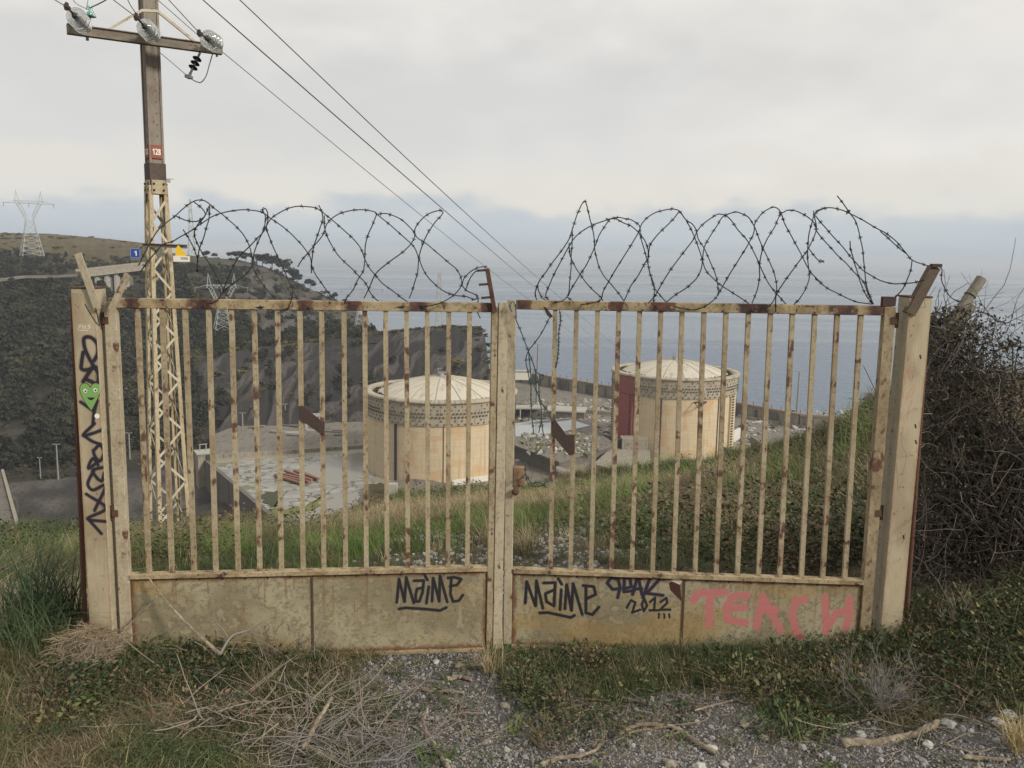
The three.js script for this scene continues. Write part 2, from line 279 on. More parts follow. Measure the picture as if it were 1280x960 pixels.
{ // the sea, out to the horizon
  const wave = pixTex(1024, 1024, (u, v) => { const a = fbm(u * 40, v * 96, 4, 3, 40, 96), b = fbm(u * 14 + v * 3, v * 30, 3, 13, 14, 30), c = fbm(u * 150, v * 300, 2, 23, 150, 300); return 255 * (0.45 * a + 0.3 * b + 0.25 * c); }, { data: true, repeat: [1 / 170, 1 / 170] });
  const slick = pixTex(512, 1024, (u, v) => { const a = fbm(u * 3, v * 30, 5, 5, 3, 30), b = fbm(u * 6, v * 90, 4, 15, 6, 90); const t = sm(0.46, 0.66, 0.6 * a + 0.4 * b); const g = lerp(118, 66, t); return [255, g, 255]; }, { data: true, repeat: [1 / 5200, 1 / 4200] });
  const tint = pixTex(512, 1024, (u, v) => { const a = fbm(u * 3, v * 30, 5, 5, 3, 30), b = fbm(u * 6, v * 90, 4, 15, 6, 90); const t = sm(0.42, 0.7, 0.6 * a + 0.4 * b); return mix3([86, 102, 122], [104, 118, 132], t); }, { repeat: [1 / 5200, 1 / 4200] });
  const g = new THREE.PlaneGeometry(160000, 160000, 8, 8); g.rotateX(-Math.PI / 2); g.translate(0, SEA, -20000);
  const p = g.attributes.position, uv = g.attributes.uv; for (let i = 0; i < p.count; i++) uv.setXY(i, p.getX(i), p.getZ(i));
  structure('sea', g, new THREE.MeshPhysicalMaterial({ map: tint, roughness: 0.6, roughnessMap: slick, bumpMap: wave, bumpScale: 2.2, ior: 1.33, side: THREE.DoubleSide }));
}

// ------------------------------------------------------------------ concrete
function concreteTex(seed, c0, c1, stain, grid) {
  return pixTex(512, 512, (u, v) => {
    const a = fbm(u * 6, v * 6, 5, seed, 6), b = fbm(u * 48, v * 6, 4, seed + 3, 48, 6), g = fbm(u * 64, v * 64, 2, seed + 8, 64);
    let c = mix3(c0, c1, clamp(0.15 + 0.9 * (0.6 * a + 0.4 * g))); c = mix3(c, stain, sm(0.56, 0.78, b) * 0.6 + sm(0.62, 0.8, a) * 0.3);
    if (grid) { const gx = (u * grid) % 1, gy = (v * grid) % 1; if (gx < 0.03 || gy < 0.03) c = mix3(c, stain, 0.35); }
    return c;
  });
}
const cTex = concreteTex(101, [122, 116, 104], [160, 152, 136], [84, 79, 72], 8), cTexD = concreteTex(131, [88, 84, 79], [118, 112, 104], [60, 57, 54], 8);
const reactTex = pixTex(1024, 512, (u, v) => {            // warm board-marked concrete: pour joints, rain streaks, rusty runs
  const a = fbm(u * 10, v * 5, 5, 201, 10, 5), s = fbm(u * 160, v * 3, 4, 207, 160, 3), g = fbm(u * 120, v * 60, 2, 211, 120, 60);
  let c = mix3([184, 168, 140], [210, 192, 160], 0.6 * a + 0.4 * g); c = mix3(c, [134, 122, 102], sm(0.58, 0.8, s) * 0.4); c = mix3(c, [184, 148, 108], sm(0.56, 0.7, a) * 0.5);
  const gy = (v * 9) % 1, gx = (u * 40) % 1; if (gy < 0.035) c = mix3(c, [130, 116, 96], 0.35); if (gx < 0.05) c = mix3(c, [140, 124, 100], 0.22);
  return c;
});
const uvScale = (t, x, y) => { const c = t.clone(); c.repeat.set(x, y); c.needsUpdate = true; return c; };
const M = {
  conc: mat({ map: uvScale(cTex, 1 / 10, 1 / 10) }), concD: mat({ map: uvScale(cTexD, 1 / 10, 1 / 10) }),
  dome: mat({ map: concreteTex(151, [176, 170, 155], [194, 187, 172], [146, 139, 125], 0), roughness: 0.8 }),
  react: mat({ map: reactTex }), ring: mat({ map: concreteTex(161, [150, 142, 124], [176, 166, 145], [108, 101, 90], 0) }),
  anchor: mat({ rgb: [0.10, 0.09, 0.08] }), dark: mat({ rgb: [0.04, 0.037, 0.036] }), moss: mat({ rgb: [0.045, 0.05, 0.022] }), red: mat({ map: concreteTex(171, [126, 66, 62], [150, 84, 76], [96, 60, 56], 0) }),
  slab: mat({ map: uvScale(concreteTex(181, [96, 91, 84], [128, 121, 110], [70, 67, 58], 0), 1 / 26, 1 / 26) }), white: mat({ rgb: [0.62, 0.6, 0.55] }),
  galv: mat({ rgb: [0.27, 0.275, 0.27], metalness: 0.3, roughness: 0.6 }), pale: mat({ rgb: [0.36, 0.35, 0.31] }), steelFar: mat({ rgb: [0.36, 0.38, 0.37], roughness: 0.7 }),
};
// a slab with an outline given on the ground plane and a level top
function slabGeo(pts, y0, y1, uvs = 1) {
  const s = new THREE.Shape(pts.map(p => new THREE.Vector2(p.x, -p.z))), g = new THREE.ExtrudeGeometry(s, { depth: y1 - y0, bevelEnabled: false }); g.rotateX(-Math.PI / 2); g.translate(0, y0, 0);
  const p = g.attributes.position, n = g.attributes.normal, uv = g.attributes.uv;
  for (let i = 0; i < p.count; i++) { if (Math.abs(n.getY(i)) > 0.5) uv.setXY(i, p.getX(i) * uvs, p.getZ(i) * uvs); else uv.setXY(i, (p.getX(i) * -n.getZ(i) + p.getZ(i) * n.getX(i)) * uvs, p.getY(i) * uvs); }
  return g;
}
// a wall standing on a line of points, thickness w, top heights given
function wallGeo(a, b, y0, y1, w) { const d = V(b.x - a.x, 0, b.z - a.z), L = d.length(); const g = boxM(L, y1 - y0, w, 0, 0, 0, a.x * 0.37, 0); g.rotateY(Math.atan2(-d.z, d.x)); g.translate((a.x + b.x) / 2, (y0 + y1) / 2, (a.z + b.z) / 2); return g; }

// ------------------------------------------------------------------ the two reactor domes
function reactor(p, R, yBase, yRing, label, opt) {
  const o = thing('reactor_building', label, 'reactor', [p.x, yBase, p.z], 0, 'domed reactor buildings');
  const h = yRing - yBase, bandH = opt.band;
  const cyl = (r, y0, y1, n = 72) => { const g = new THREE.CylinderGeometry(r, r, y1 - y0, n, 1, false); g.translate(0, (y0 + y1) / 2, 0); return g; };
  const wg = cyl(R * 0.985, 0, h - bandH); const uv = wg.attributes.uv; for (let i = 0; i < uv.count; i++) uv.setXY(i, uv.getX(i) * 2, uv.getY(i)); part('wall', wg, M.react, o);
  // a thicker band with rows of tendon anchors round the top
  const prof = [[R * 0.985, h - bandH], [R * 1.0, h - bandH + 0.05], [R * 1.0, h - bandH * 0.52], [R * 1.006, h - bandH * 0.5], [R * 1.006, h - 0.9], [R * 1.03, h - 0.8], [R * 1.03, h], [R * 0.93, h], [R * 0.93, h - 1.2], [R * 0.5, h - 1.2]];
  const bg = new THREE.LatheGeometry(prof.map(q => new THREE.Vector2(...q)), 72), bu = bg.attributes.uv; for (let i = 0; i < bu.count; i++) bu.setXY(i, bu.getX(i) * 7, bg.attributes.position.getY(i) / 16);
  const band = part('ring_band', bg, M.ring, o);
  const anchors = []; const m4 = new THREE.Matrix4(), q4 = new THREE.Quaternion(); const rr = rng(opt.seed);
  for (let row = 0; row < 6; row++) { const y = h - 1.6 - (bandH - 2.2) * row / 5, dense = row === 2 || row === 3; const n = dense ? 132 : 72; for (let k = 0; k < n; k++) { if (rr() < (dense ? 0.08 : 0.15)) continue; const a = (k + (row % 2) * 0.5) / n * Math.PI * 2; q4.setFromAxisAngle(V(0, 1, 0), a); const s = dense ? 0.95 : 0.68; anchors.push({ m: m4.clone().compose(V(Math.sin(a) * R * 1.002, y, Math.cos(a) * R * 1.002), q4, V(s, s, 1)) }); } }
  inst('tendon_anchor', new THREE.BoxGeometry(0.5, 0.5, 0.5), M.anchor, anchors, o);
  // shallow dome in gore panels with raised seams, and a mossy gutter round its foot
  const rd = R * 0.86, rise = opt.rise, Rs = (rd * rd + rise * rise) / (2 * rise), gores = 16;
  for (let k = 0; k < gores; k++) {
    const ps = [], ix = [], us = [], nu = 4, nv = 9; const a0 = k / gores * Math.PI * 2 + 0.004, a1 = (k + 1) / gores * Math.PI * 2 - 0.004;
    for (let j = 0; j <= nv; j++) for (let i = 0; i <= nu; i++) { const r = lerp(0.4, rd, j / nv), a = lerp(a0, a1, i / nu), y = h - 0.9 + Math.sqrt(Rs * Rs - r * r) - (Rs - rise); ps.push(Math.sin(a) * r, y, Math.cos(a) * r); us.push((k * 0.37 + i / nu * 0.25 * r / rd) % 4, j / nv); }
    for (let j = 0; j < nv; j++) for (let i = 0; i < nu; i++) { const q = j * (nu + 1) + i; ix.push(q, q + nu + 1, q + 1, q + 1, q + nu + 1, q + nu + 2); }
    part('dome_panel', geomOf(ps, ix, us), M.dome, o);
  }
  const seams = []; for (let k = 0; k < gores; k++) { const a = k / gores * Math.PI * 2, pts = []; for (let j = 0; j <= 8; j++) { const r = lerp(0.4, rd, j / 8); pts.push(V(Math.sin(a) * r, h - 0.88 + Math.sqrt(Rs * Rs - r * r) - (Rs - rise), Math.cos(a) * r)); } seams.push(twig(pts, 0.16, 0.16, 4)); }
  part('dome_seams', merge(seams), M.ring, o);
  { const L = [], r2 = rng(opt.seed + 5), leaf = geomOf([-0.5, 0, 0, 0.5, 0, 0, 0, 1, 0.2, 0, 0, -0.5, 0, 0, 0.5, 0.1, 0.9, 0], [0, 1, 2, 3, 4, 5]); for (let k = 0; k < 900; k++) { const a = r2() * Math.PI * 2; if (fbm(Math.cos(a) * 4 + 9, Math.sin(a) * 4 + 9, 3, opt.seed) < 0.42) continue; const r = rd + (r2() - 0.35) * 1.3; q4.setFromAxisAngle(V(0, 1, 0), r2() * 6.3); const s = 0.35 + r2() * 0.8; const g = r2(); L.push({ m: m4.clone().compose(V(Math.sin(a) * r, h - 1.1, Math.cos(a) * r), q4, V(s, s * 1.1, s)), c: mix3([0.03, 0.035, 0.015], [0.07, 0.065, 0.035], g) }); } inst('gutter_weeds', leaf, mat({ roughness: 0.9 }), L, o); }
  const vent = part('roof_vent', merge([new THREE.CylinderGeometry(0.9, 1.1, 1.2, 12).translate(0, 0.4, 0), boxM(2.6, 0.5, 0.6, 0.6, 1.2, 0), boxM(0.25, 2.2, 0.25, -0.9, 1.4, 0.2), boxM(0.25, 1.6, 0.25, 1.5, 1.6, -0.2), boxM(1.4, 0.2, 0.3, -0.6, 2.4, 0.2)]), M.galv, o); vent.position.y = h - 0.9 + rise;
  // pilasters and shafts down the drum
  for (const [ang, w, d, kind] of opt.pilasters) {
    const a = ang * Math.PI / 180, pg = boxM(w, h - bandH - 0.1, d, 0, (h - bandH) / 2, 0); pg.rotateY(a); pg.translate(Math.sin(a) * R * 0.985, 0, Math.cos(a) * R * 0.985);
    part(kind === 'pipe' ? 'downpipe' : 'pilaster', pg, kind === 'pipe' ? M.dark : kind === 'red' ? M.red : M.react, o);
    if (kind === 'anchors' || kind === 'red') { const L = []; for (let y = 1; y < h - bandH; y += 0.95) for (const s of kind === 'red' ? [0.36] : [-0.18, 0.18]) { q4.setFromAxisAngle(V(0, 1, 0), a); L.push({ m: m4.clone().compose(V(Math.sin(a) * (R * 0.985 + d / 2), y, Math.cos(a) * (R * 0.985 + d / 2)).add(V(Math.cos(a) * w * s, 0, -Math.sin(a) * w * s)), q4, V(1.2, 1, 1)) }); } inst('tendon_anchor', new THREE.BoxGeometry(0.5, 0.5, 0.4), M.dark, L, o); }
  }
  return o;
}
const RL = at(551, 545, 262), RR = at(841, 515, 318);
const RAD = 22.3, RINGY = -38.6;
const toCam = (p) => Math.atan2(-p.x, -p.z) * 180 / Math.PI;
reactor(RL, RAD, -63, RINGY, 'nearer domed concrete reactor seen behind the left gate leaf', { band: 7.2, rise: 4.6, seed: 301, pilasters: [[toCam(RL) - 35, 0.8, 0.5, 'pipe'], [toCam(RL) + 2, 0.18, 0.3, 'pipe'], [toCam(RL) + 62, 3, 1.2, 'anchors']] });
{
  const o = reactor(RR, RAD * 1.01, BASE - 1, RINGY - 0.3, 'farther domed reactor with a red painted strip behind the right gate leaf', { band: 7.2, rise: 4.6, seed: 337, pilasters: [[toCam(RR) - 47, 7.6, 1.3, 'red'], [toCam(RR) - 68, 1.6, 2.2, 'anchors'], [toCam(RR) - 11, 1.0, 0.6, 'pipe'], [toCam(RR) + 64, 2.6, 1.4, 'anchors'], [toCam(RR) + 44, 0.4, 0.3, 'pipe']] });
  // the red paint also runs up over the band
  const R = RAD * 1.01, h = RINGY - 0.3 - BASE + 1, g = new THREE.CylinderGeometry(R * 1.012, R * 1.012, 6.1, 14, 1, true, (toCam(RR) - 57) * Math.PI / 180, 20 * Math.PI / 180); g.translate(0, h - 4.0, 0); part('painted_strip', g, M.red, o);
  const br = []; const a = (toCam(RR) + 18) * Math.PI / 180; br.push(rod(V(Math.sin(a) * R, h - 8, Math.cos(a) * R), V(Math.sin(a + 0.02) * (R + 3), h - 9.5, Math.cos(a + 0.02) * (R + 3)), 0.16)); const b = (toCam(RR) + 30) * Math.PI / 180; br.push(rod(V(Math.sin(b) * R, h - 8, Math.cos(b) * R), V(Math.sin(a + 0.02) * (R + 3), h - 9.5, Math.cos(a + 0.02) * (R + 3)), 0.16)); br.push(rod(V(Math.sin(a) * (R + .1), h - 8, Math.cos(a) * (R + .1)), V(Math.sin(b) * (R + .1), h - 8, Math.cos(b) * (R + .1)), 0.18)); part('wall_bracket', merge(br), M.dark, o);
}
// ------------------------------------------------------------------ flooded basin beside the nearer reactor
const BAS = -62.2;
{
  const c = [[252, 572], [395, 690], [640, 720], [660, 600], [620, 560], [455, 556]].map(([x, y]) => onY(x, y, BAS));
  const o = thing('flooded_basin', 'flooded concrete basin with puddles beside the nearer reactor', 'basin');
  part('podium', slabGeo(c, BASE - 1, BAS), M.conc, o);
  const floor = canvasTex(1024, 1024, (x, w, h) => {
    const im = x.createImageData(w, h);
    for (let j = 0; j < h; j++) for (let i = 0; i < w; i++) { const u = i / w * 40, v = j / h * 40; const a = fbm(u, v, 4, 401), b = fbm(u * 0.25, v * 0.25, 4, 402), e = Math.abs(fbm(u * 0.62, v * 0.62, 3, 407) - 0.5); let q = mix3([118, 116, 110], [164, 162, 156], clamp(a * 1.2 - 0.1)); q = mix3(q, [70, 68, 48], sm(0.05, 0.012, e) * 0.9); q = mix3(q, [92, 92, 52], sm(0.62, 0.7, b) * 0.7); const k = (j * w + i) * 4; im.data[k] = q[0]; im.data[k + 1] = q[1]; im.data[k + 2] = q[2]; im.data[k + 3] = 255; }
    x.putImageData(im, 0, 0);
  });
  const fl = [[262, 580], [390, 680], [455, 682], [470, 606], [458, 566]].map(([x, y]) => onY(x, y, BAS));
  part('basin_floor', slabGeo(fl, BAS - 0.3, BAS + 0.05, 1), mat({ map: uvScale(floor, 1 / 90, 1 / 90), roughness: 0.5 }), o);
  const wallPts = [[252, 570], [392, 688]].map(([x, y]) => onY(x, y, BAS + 1.6));
  for (let k = 0; k < 9; k++) { const a = wallPts[0].clone().lerp(wallPts[1], k / 9 + 0.002), b = wallPts[0].clone().lerp(wallPts[1], (k + 1) / 9 - 0.002); part('wall_panel', wallGeo(a, b, BASE - 1, BAS + 1.6, 1.1), M.concD, o); }
  const bk = [[256, 569], [352, 563], [455, 556]].map(([x, y]) => onY(x, y, BAS + 1.2)); for (let k = 0; k < 2; k++) for (let q = 0; q < 8; q++) part('wall_panel', wallGeo(bk[k].clone().lerp(bk[k + 1], q / 8 + 0.003), bk[k].clone().lerp(bk[k + 1], (q + 1) / 8 - 0.003), BAS, BAS + 1.2, 0.5), M.conc, o);
  // shallow water and silt
  const water = new THREE.MeshPhysicalMaterial({ color: new THREE.Color().setRGB(0.20, 0.185, 0.15), roughness: 0.12, ior: 1.33, side: THREE.DoubleSide });
  const blob = (pts) => { const q = pts.map(([x, y]) => onY(x, y, BAS)); const s = new THREE.CatmullRomCurve3(q, true, 'centripetal').getPoints(90); const n = s.map((p, i) => V(p.x + (vn(i * 0.7, 3, 5) - 0.5) * 2.2, 0, p.z + (vn(i * 0.7, 9, 6) - 0.5) * 2.2)); return n; };
  part('standing_water', slabGeo(blob([[356, 642], [385, 634], [410, 626], [430, 616], [456, 610], [470, 640], [460, 676], [395, 676]]), BAS + 0.05, BAS + 0.12), water, o);
  part('standing_water', slabGeo(blob([[452, 610], [476, 604], [500, 626], [520, 650], [470, 660], [455, 640]]), BAS + 0.06, BAS + 0.14), new THREE.MeshPhysicalMaterial({ color: new THREE.Color().setRGB(0.06, 0.048, 0.022), roughness: 0.2, ior: 1.33, side: THREE.DoubleSide }), o);
  part('standing_water', slabGeo(blob([[378, 584], [420, 572], [452, 566], [456, 590], [430, 606], [400, 604], [385, 594]]), BAS + 0.055, BAS + 0.13), water, o);
  part('moss_patch', slabGeo(blob([[326, 618], [350, 614], [352, 624], [345, 634], [336, 630]]), BAS + 0.05, BAS + 0.2), M.moss, o);
  part('moss_patch', slabGeo(blob([[338, 636], [360, 637], [385, 632], [402, 622], [396, 634], [370, 644], [345, 644]]), BAS + 0.055, BAS + 0.22), mat({ rgb: [0.14, 0.14, 0.03] }), o);
  // a wrecked deck of rusty boards lying in the basin
  const rr = rng(51), bd = []; const b0 = onY(353, 594, BAS), b1 = onY(392, 606, BAS); const dir = b1.clone().sub(b0).normalize(), sd = V(-dir.z, 0, dir.x);
  const rust = mat({ rgb: [0.22, 0.11, 0.075] }), deck = thing('wrecked_deck', 'wrecked deck of rust red boards lying in the flooded basin', 'deck', [b0.x, BAS + 0.06, b0.z]);
  for (let k = 0; k < 9; k++) { const g = boxM(11 + rr() * 3, 0.5, 0.8); g.rotateY(Math.atan2(-dir.z, dir.x) + (rr() - 0.5) * 0.3); g.translate(dir.x * 6 + sd.x * (k - 4) * 1.0 + (k % 3) * 0.8, 0.4 + rr() * 0.5, dir.z * 6 + sd.z * (k - 4) * 1.0); part('board', g, rust, deck); }
  // ramp slab by the drum, with its end block
  const rp = [[484, 602], [520, 596], [640, 622], [640, 650], [545, 640]].map(([x, y]) => onY(x, y, BAS + 1.2)); const ramp = thing('concrete_ramp', 'grey concrete ramp at the foot of the nearer reactor', 'ramp'); part('ramp_deck', slabGeo(rp, BAS - 1, BAS + 1.2), M.slab, ramp);
  const eb = onY(489, 618, BAS); part('end_block', boxM(3.2, 3.0, 2.2, eb.x, BAS + 1.5, eb.z), M.pale, ramp);
  part('low_wall', wallGeo(onY(565, 603, BAS + 1), onY(640, 592, BAS + 1), BAS, BAS + 1.6, 0.6), M.white, ramp);
  // tower at the corner of the basin
  const tw = onY(250, 566, BAS + 4), tc = thing('stair_tower', 'narrow concrete stair tower with flat cap at the basin corner', 'tower', [tw.x, BASE, tw.z - 3], 0.5);
  part('tower_wall', boxM(4.2, BAS + 3.4 - BASE, 5, 0, (BAS + 3.4 - BASE) / 2, 0), M.conc, tc); part('cap_slab', boxM(4.9, 0.4, 5.7, 0, BAS + 3.6 - BASE, 0), M.pale, tc); part('door_opening', boxM(1.6, 2, 0.3, 0.9, BAS + 2.1 - BASE, 2.52), M.dark, tc);
  for (const s of [-1, 1]) part('vent_frame', boxM(0.3, 1.8, 0.3, s * 0.9, BAS + 4.7 - BASE, -1), M.galv, tc); part('vent_frame', boxM(2.4, 0.3, 0.3, 0, BAS + 5.7 - BASE, -1), M.galv, tc);
  const hut = onY(263, 574, BAS); part('side_hut', boxM(3.2, 2.8, 3, hut.x - tc.position.x, BAS + 1.4 - BASE, hut.z - tc.position.z), M.pale, tc);
  // terrace behind the basin
  const tr = [[262, 571], [456, 558], [458, 520], [300, 530], [262, 545]].map(([x, y]) => onY(x, y, BAS + 0.3)); const te = thing('concrete_terrace', 'cracked concrete terrace behind the flooded basin', 'terrace'); part('terrace_slab', slabGeo(tr, BASE, BAS + 0.3), M.slab, te);
  const rr2 = rng(77); for (let k = 0; k < 12; k++) { const p = onY(300 + rr2() * 140, 532 + rr2() * 16, BAS + 0.3); const g = boxM(3 + rr2() * 9, 0.5, 0.6 + rr2()); g.rotateY((rr2() - 0.5) * 0.8); g.translate(p.x, BAS + 0.5, p.z); part('plank', g, rr2() < 0.4 ? M.pale : M.concD, te); }
  const kb = onY(392, 537, BAS + 0.3), k1 = thing('gantry', 'small open concrete frame on the terrace behind the basin', 'gantry', [kb.x, BAS + 0.3, kb.z], 0.2);
  part('post', boxM(0.9, 5, 0.9, -2.4, 2.5, 0), M.pale, k1); part('post', boxM(0.9, 5, 0.9, 2.4, 2.5, 0), M.pale, k1); part('lintel', boxM(6.4, 0.9, 1.4, 0, 5.3, 0), M.pale, k1);
}
// ------------------------------------------------------------------ platform by the sea, with its wall, sheds and rubble
const PL = -67.5;
{
  const yard = [[640, 600], [900, 640], [1200, 640], [1200, 545], [1090, 532], [1000, 522], [920, 508], [770, 492], [646, 476], [620, 500]].map(([x, y]) => onY(x, y, PL));
  structure('yard', slabGeo(yard, BASE - 2, PL), M.slab);
  // sea wall in bays
  const sw = [[628, 463], [700, 474], [770, 486], [850, 494], [920, 505], [1000, 520], [1090, 527], [1200, 540]].map(([x, y]) => onY(x, y, PL + 5)); const wall = thing('sea_wall', 'long stained concrete sea wall along the far edge of the yard', 'wall');
  for (let k = 0; k < sw.length - 1; k++) for (let q = 0; q < 6; q++) { const a = sw[k].clone().lerp(sw[k + 1], q / 6 + 0.003), b = sw[k].clone().lerp(sw[k + 1], (q + 1) / 6 - 0.003); part('wall_panel', wallGeo(a, b, BASE - 2, PL + 5, 1.4), q % 3 ? M.conc : M.concD, wall); const d = b.clone().sub(a).normalize(), nrm = V(-d.z, 0, d.x); const off = nrm.z > 0 ? 1 : -1; part('buttress', wallGeo(a.clone().addScaledVector(nrm, off * 1.1), a.clone().addScaledVector(nrm, off * 1.1).addScaledVector(d, 0.9), PL, PL + 4.2, 1.0), M.concD, wall); }
  const cope = mat({ rgb: [0.24, 0.17, 0.12] }); for (let k = 0; k < sw.length - 1; k++) part('coping', wallGeo(sw[k], sw[k + 1], PL + 5.003, PL + 6.0, 1.9), cope, wall);
  const posts = []; for (let k = 0; k < sw.length - 1; k++) { const n = Math.round(sw[k].distanceTo(sw[k + 1]) / 5); for (let q = 0; q < n; q++) { const p = sw[k].clone().lerp(sw[k + 1], q / n); posts.push(boxM(0.18, 1.6, 0.18, p.x, PL + 6.75, p.z)); } }
  part('railing_posts', merge(posts), M.dark, wall, 'stuff');
  // low dark range of buildings in front of the yard
  const blk = (name, label, cat, corners, y0, y1, m) => { const o = thing(name, label, cat); part('walls', slabGeo(corners.map(([x, y]) => onY(x, y, y1)), y0, y1 - 0.01), m, o); return o; };
  const rg = rng(91);
  const lowA = blk('service_building', 'long low service building with rubble on its flat roof behind the gate lock', 'building', [[640, 556], [699, 578], [724, 570], [770, 556], [735, 535], [640, 536]], BASE - 1, PL + 4.5, M.concD);
  part('roof_slab', slabGeo([[639, 557], [699, 579.5], [770, 557], [735, 534], [639, 535]].map(([x, y]) => onY(x, y, PL + 4.5)), PL + 4.5, PL + 5.1), M.slab, lowA);
  for (let k = 0; k < 8; k++) { const p = onY(648 + k * 6.6, 560 + k * 2.55, PL + 2.6); part('window_opening', boxM(1.0, 1.8, 0.8, p.x, p.y, p.z), M.dark, lowA); }
  const lowB = blk('parapet_block', 'concrete block with toothed parapet just above the grass', 'building', [[697, 590], [742, 607], [800, 596], [770, 575], [720, 578]], BASE - 1, PL + 1.6, M.conc);
  { const a = onY(697, 588, PL + 2), b = onY(742, 605, PL + 2); for (let k = 0; k < 11; k++) { const p = a.clone().lerp(b, k / 10); part('merlon', boxM(1.0, 1.7, 0.7, p.x, PL + 2.45, p.z), M.pale, lowB); } }
  const lowC = blk('concrete_bunker', 'pale concrete bunker with a dark doorway at the foot of the farther reactor', 'building', [[742, 580], [780, 590], [814, 582], [812, 562], [770, 553]], BASE - 1, PL + 3.6, M.conc);
  { const p = onY(774, 560, PL + 3.6); part('doorway', boxM(2.2, 3.0, 1.2, p.x, PL + 5.2, p.z), M.dark, lowC); part('upper_block', boxM(9, 3.6, 6, p.x + 5.2, PL + 5.4, p.z - 1), M.conc, lowC); }
  // pit with pale inner wall, right of the farther reactor
  const pit = thing('open_pit', 'open concrete pit with a pale inner wall right of the farther reactor', 'pit');
  const q = [[893, 556], [962, 572], [1062, 556], [1000, 540], [925, 535]].map(([x, y]) => onY(x, y, PL + 4));
  const pn = (a, b, m, n, y1 = PL + 4) => { for (let k = 0; k < n; k++) part('wall_panel', wallGeo(a.clone().lerp(b, k / n + 0.004), a.clone().lerp(b, (k + 1) / n - 0.004), BASE - 2, y1, 1.2), m, pit); };
  pn(q[0], q[1], M.concD, 7); pn(q[1], q[2], M.conc, 9); pn(q[0].clone(), q[4].clone(), M.white, 2, PL + 4.1);
  part('pit_cover', slabGeo([[966, 568], [1056, 556], [1000, 538], [938, 545], [960, 560]].map(([x, y]) => onY(x, y, PL + 3)), PL, PL + 3), M.slab, pit); part('pit_floor', slabGeo(q.map(p => p), PL + 0.02, PL + 0.2), M.dark, pit);
  const inner = onY(905, 552, PL + 3.4), inner2 = onY(938, 556, PL + 3.4); part('inner_wall', wallGeo(inner, inner2, PL, PL + 3.9, 0.5), M.white, pit);
  // pale sheets: flooded roof and sheds
  const wet = new THREE.MeshPhysicalMaterial({ color: new THREE.Color().setRGB(0.30, 0.32, 0.31), roughness: 0.08, ior: 1.33, side: THREE.DoubleSide });
  const fr = thing('flooded_roof', 'pale flooded flat roof among the rubble behind the hanging wire', 'roof'); part('roof_water', slabGeo([[644, 545], [668, 546], [700, 540], [738, 532], [712, 524], [668, 525], [644, 530]].map(([x, y]) => onY(x, y, PL + 5.3)), PL + 5.12, PL + 5.3), wet, fr); part('roof_edge', slabGeo([[644, 530], [712, 523], [712, 522], [644, 529]].map(([x, y]) => onY(x, y, PL + 5.7)), PL + 5.1, PL + 5.7), M.pale, fr);
  const sh = onY(656, 522, PL), shed = thing('open_shed', 'small open shed on posts near the sea wall', 'shed', [sh.x, PL, sh.z], 0.1); part('roof', boxM(15, 0.7, 7, 0, 4.6, 0), M.pale, shed); for (const s of [-7, -2.3, 2.3, 7]) part('post', boxM(0.5, 4.3, 0.5, s, 2.15, 3), M.pale, shed); part('back_wall', boxM(14, 4.2, 0.4, 0, 2.1, -3), M.concD, shed);
  const sh2 = onY(708, 520, PL), shed2 = thing('flat_shed', 'low pale roofed shed in the rubble before the sea wall', 'shed', [sh2.x, PL, sh2.z], -0.15); part('roof', boxM(17, 0.6, 12, 0, 3.0, 0), M.pale, shed2); part('walls', boxM(16, 2.7, 11, 0, 1.35, 0), M.concD, shed2);
  const wc = onY(653, 471, PL + 6), wt = thing('white_cabin', 'small white cabin on the sea wall', 'cabin', [wc.x, PL + 5, wc.z + 2.5]); part('walls', boxM(9, 4.2, 4, 0, 2.1, 0), M.white, wt); part('roof', boxM(9.8, 0.5, 4.8, 0, 4.45, 0), M.pale, wt);
  // low kerb walls across the yard, standing in rows
  const rowWall = (x0, y0, x1, y1, h, m, lab) => { const a = onY(x0, y0, PL), b = onY(x1, y1, PL), o = thing('low_wall', lab, 'wall'); const n = 5; for (let k = 0; k < n; k++) part('wall_panel', wallGeo(a.clone().lerp(b, k / n + 0.006), a.clone().lerp(b, (k + 1) / n - 0.006), PL, PL + h, 0.8), m, o); };
  rowWall(648, 508, 770, 520, 1.6, M.conc, 'low concrete wall across the yard nearest the sea wall'); rowWall(725, 542, 768, 552, 1.8, M.concD, 'short dark wall left of the red painted strip'); rowWall(922, 522, 1062, 546, 1.3, M.conc, 'long low wall crossing the rubble yard on the right'); rowWall(925, 512, 1085, 535, 1.0, M.concD, 'dark kerb wall just inside the sea wall on the right');
  // rubble
  const rub = [], r3 = rng(95), m4 = new THREE.Matrix4(), q4 = new THREE.Quaternion(); for (let k = 0; k < 1500; k++) { const L = r3() < 0.5, x = L ? 644 + r3() * 125 : 920 + r3() * 150, y = L ? 500 + r3() * 80 : 512 + r3() * 50; const p = onY(x, y, PL); if (Math.hypot(p.x - RR.x, p.z - RR.z) < RAD + 2) continue; q4.setFromEuler(new THREE.Euler(r3() * 0.5, r3() * 6, r3() * 0.5)); const s = 0.3 + r3() * r3() * 2.2; const g = 0.16 + r3() * 0.25; rub.push({ m: m4.clone().compose(V(p.x, PL + s * 0.12, p.z), q4, V(s * (0.8 + r3() * 1.6), s * 0.5, s)), c: r3() < 0.2 ? [0.06, 0.06, 0.03] : [g * 1.08, g, g * 0.9] }); }
  inst('rubble', new THREE.DodecahedronGeometry(0.6, 0), mat({}), rub, null, 'scattered rubble over the abandoned yard', 'rubble');
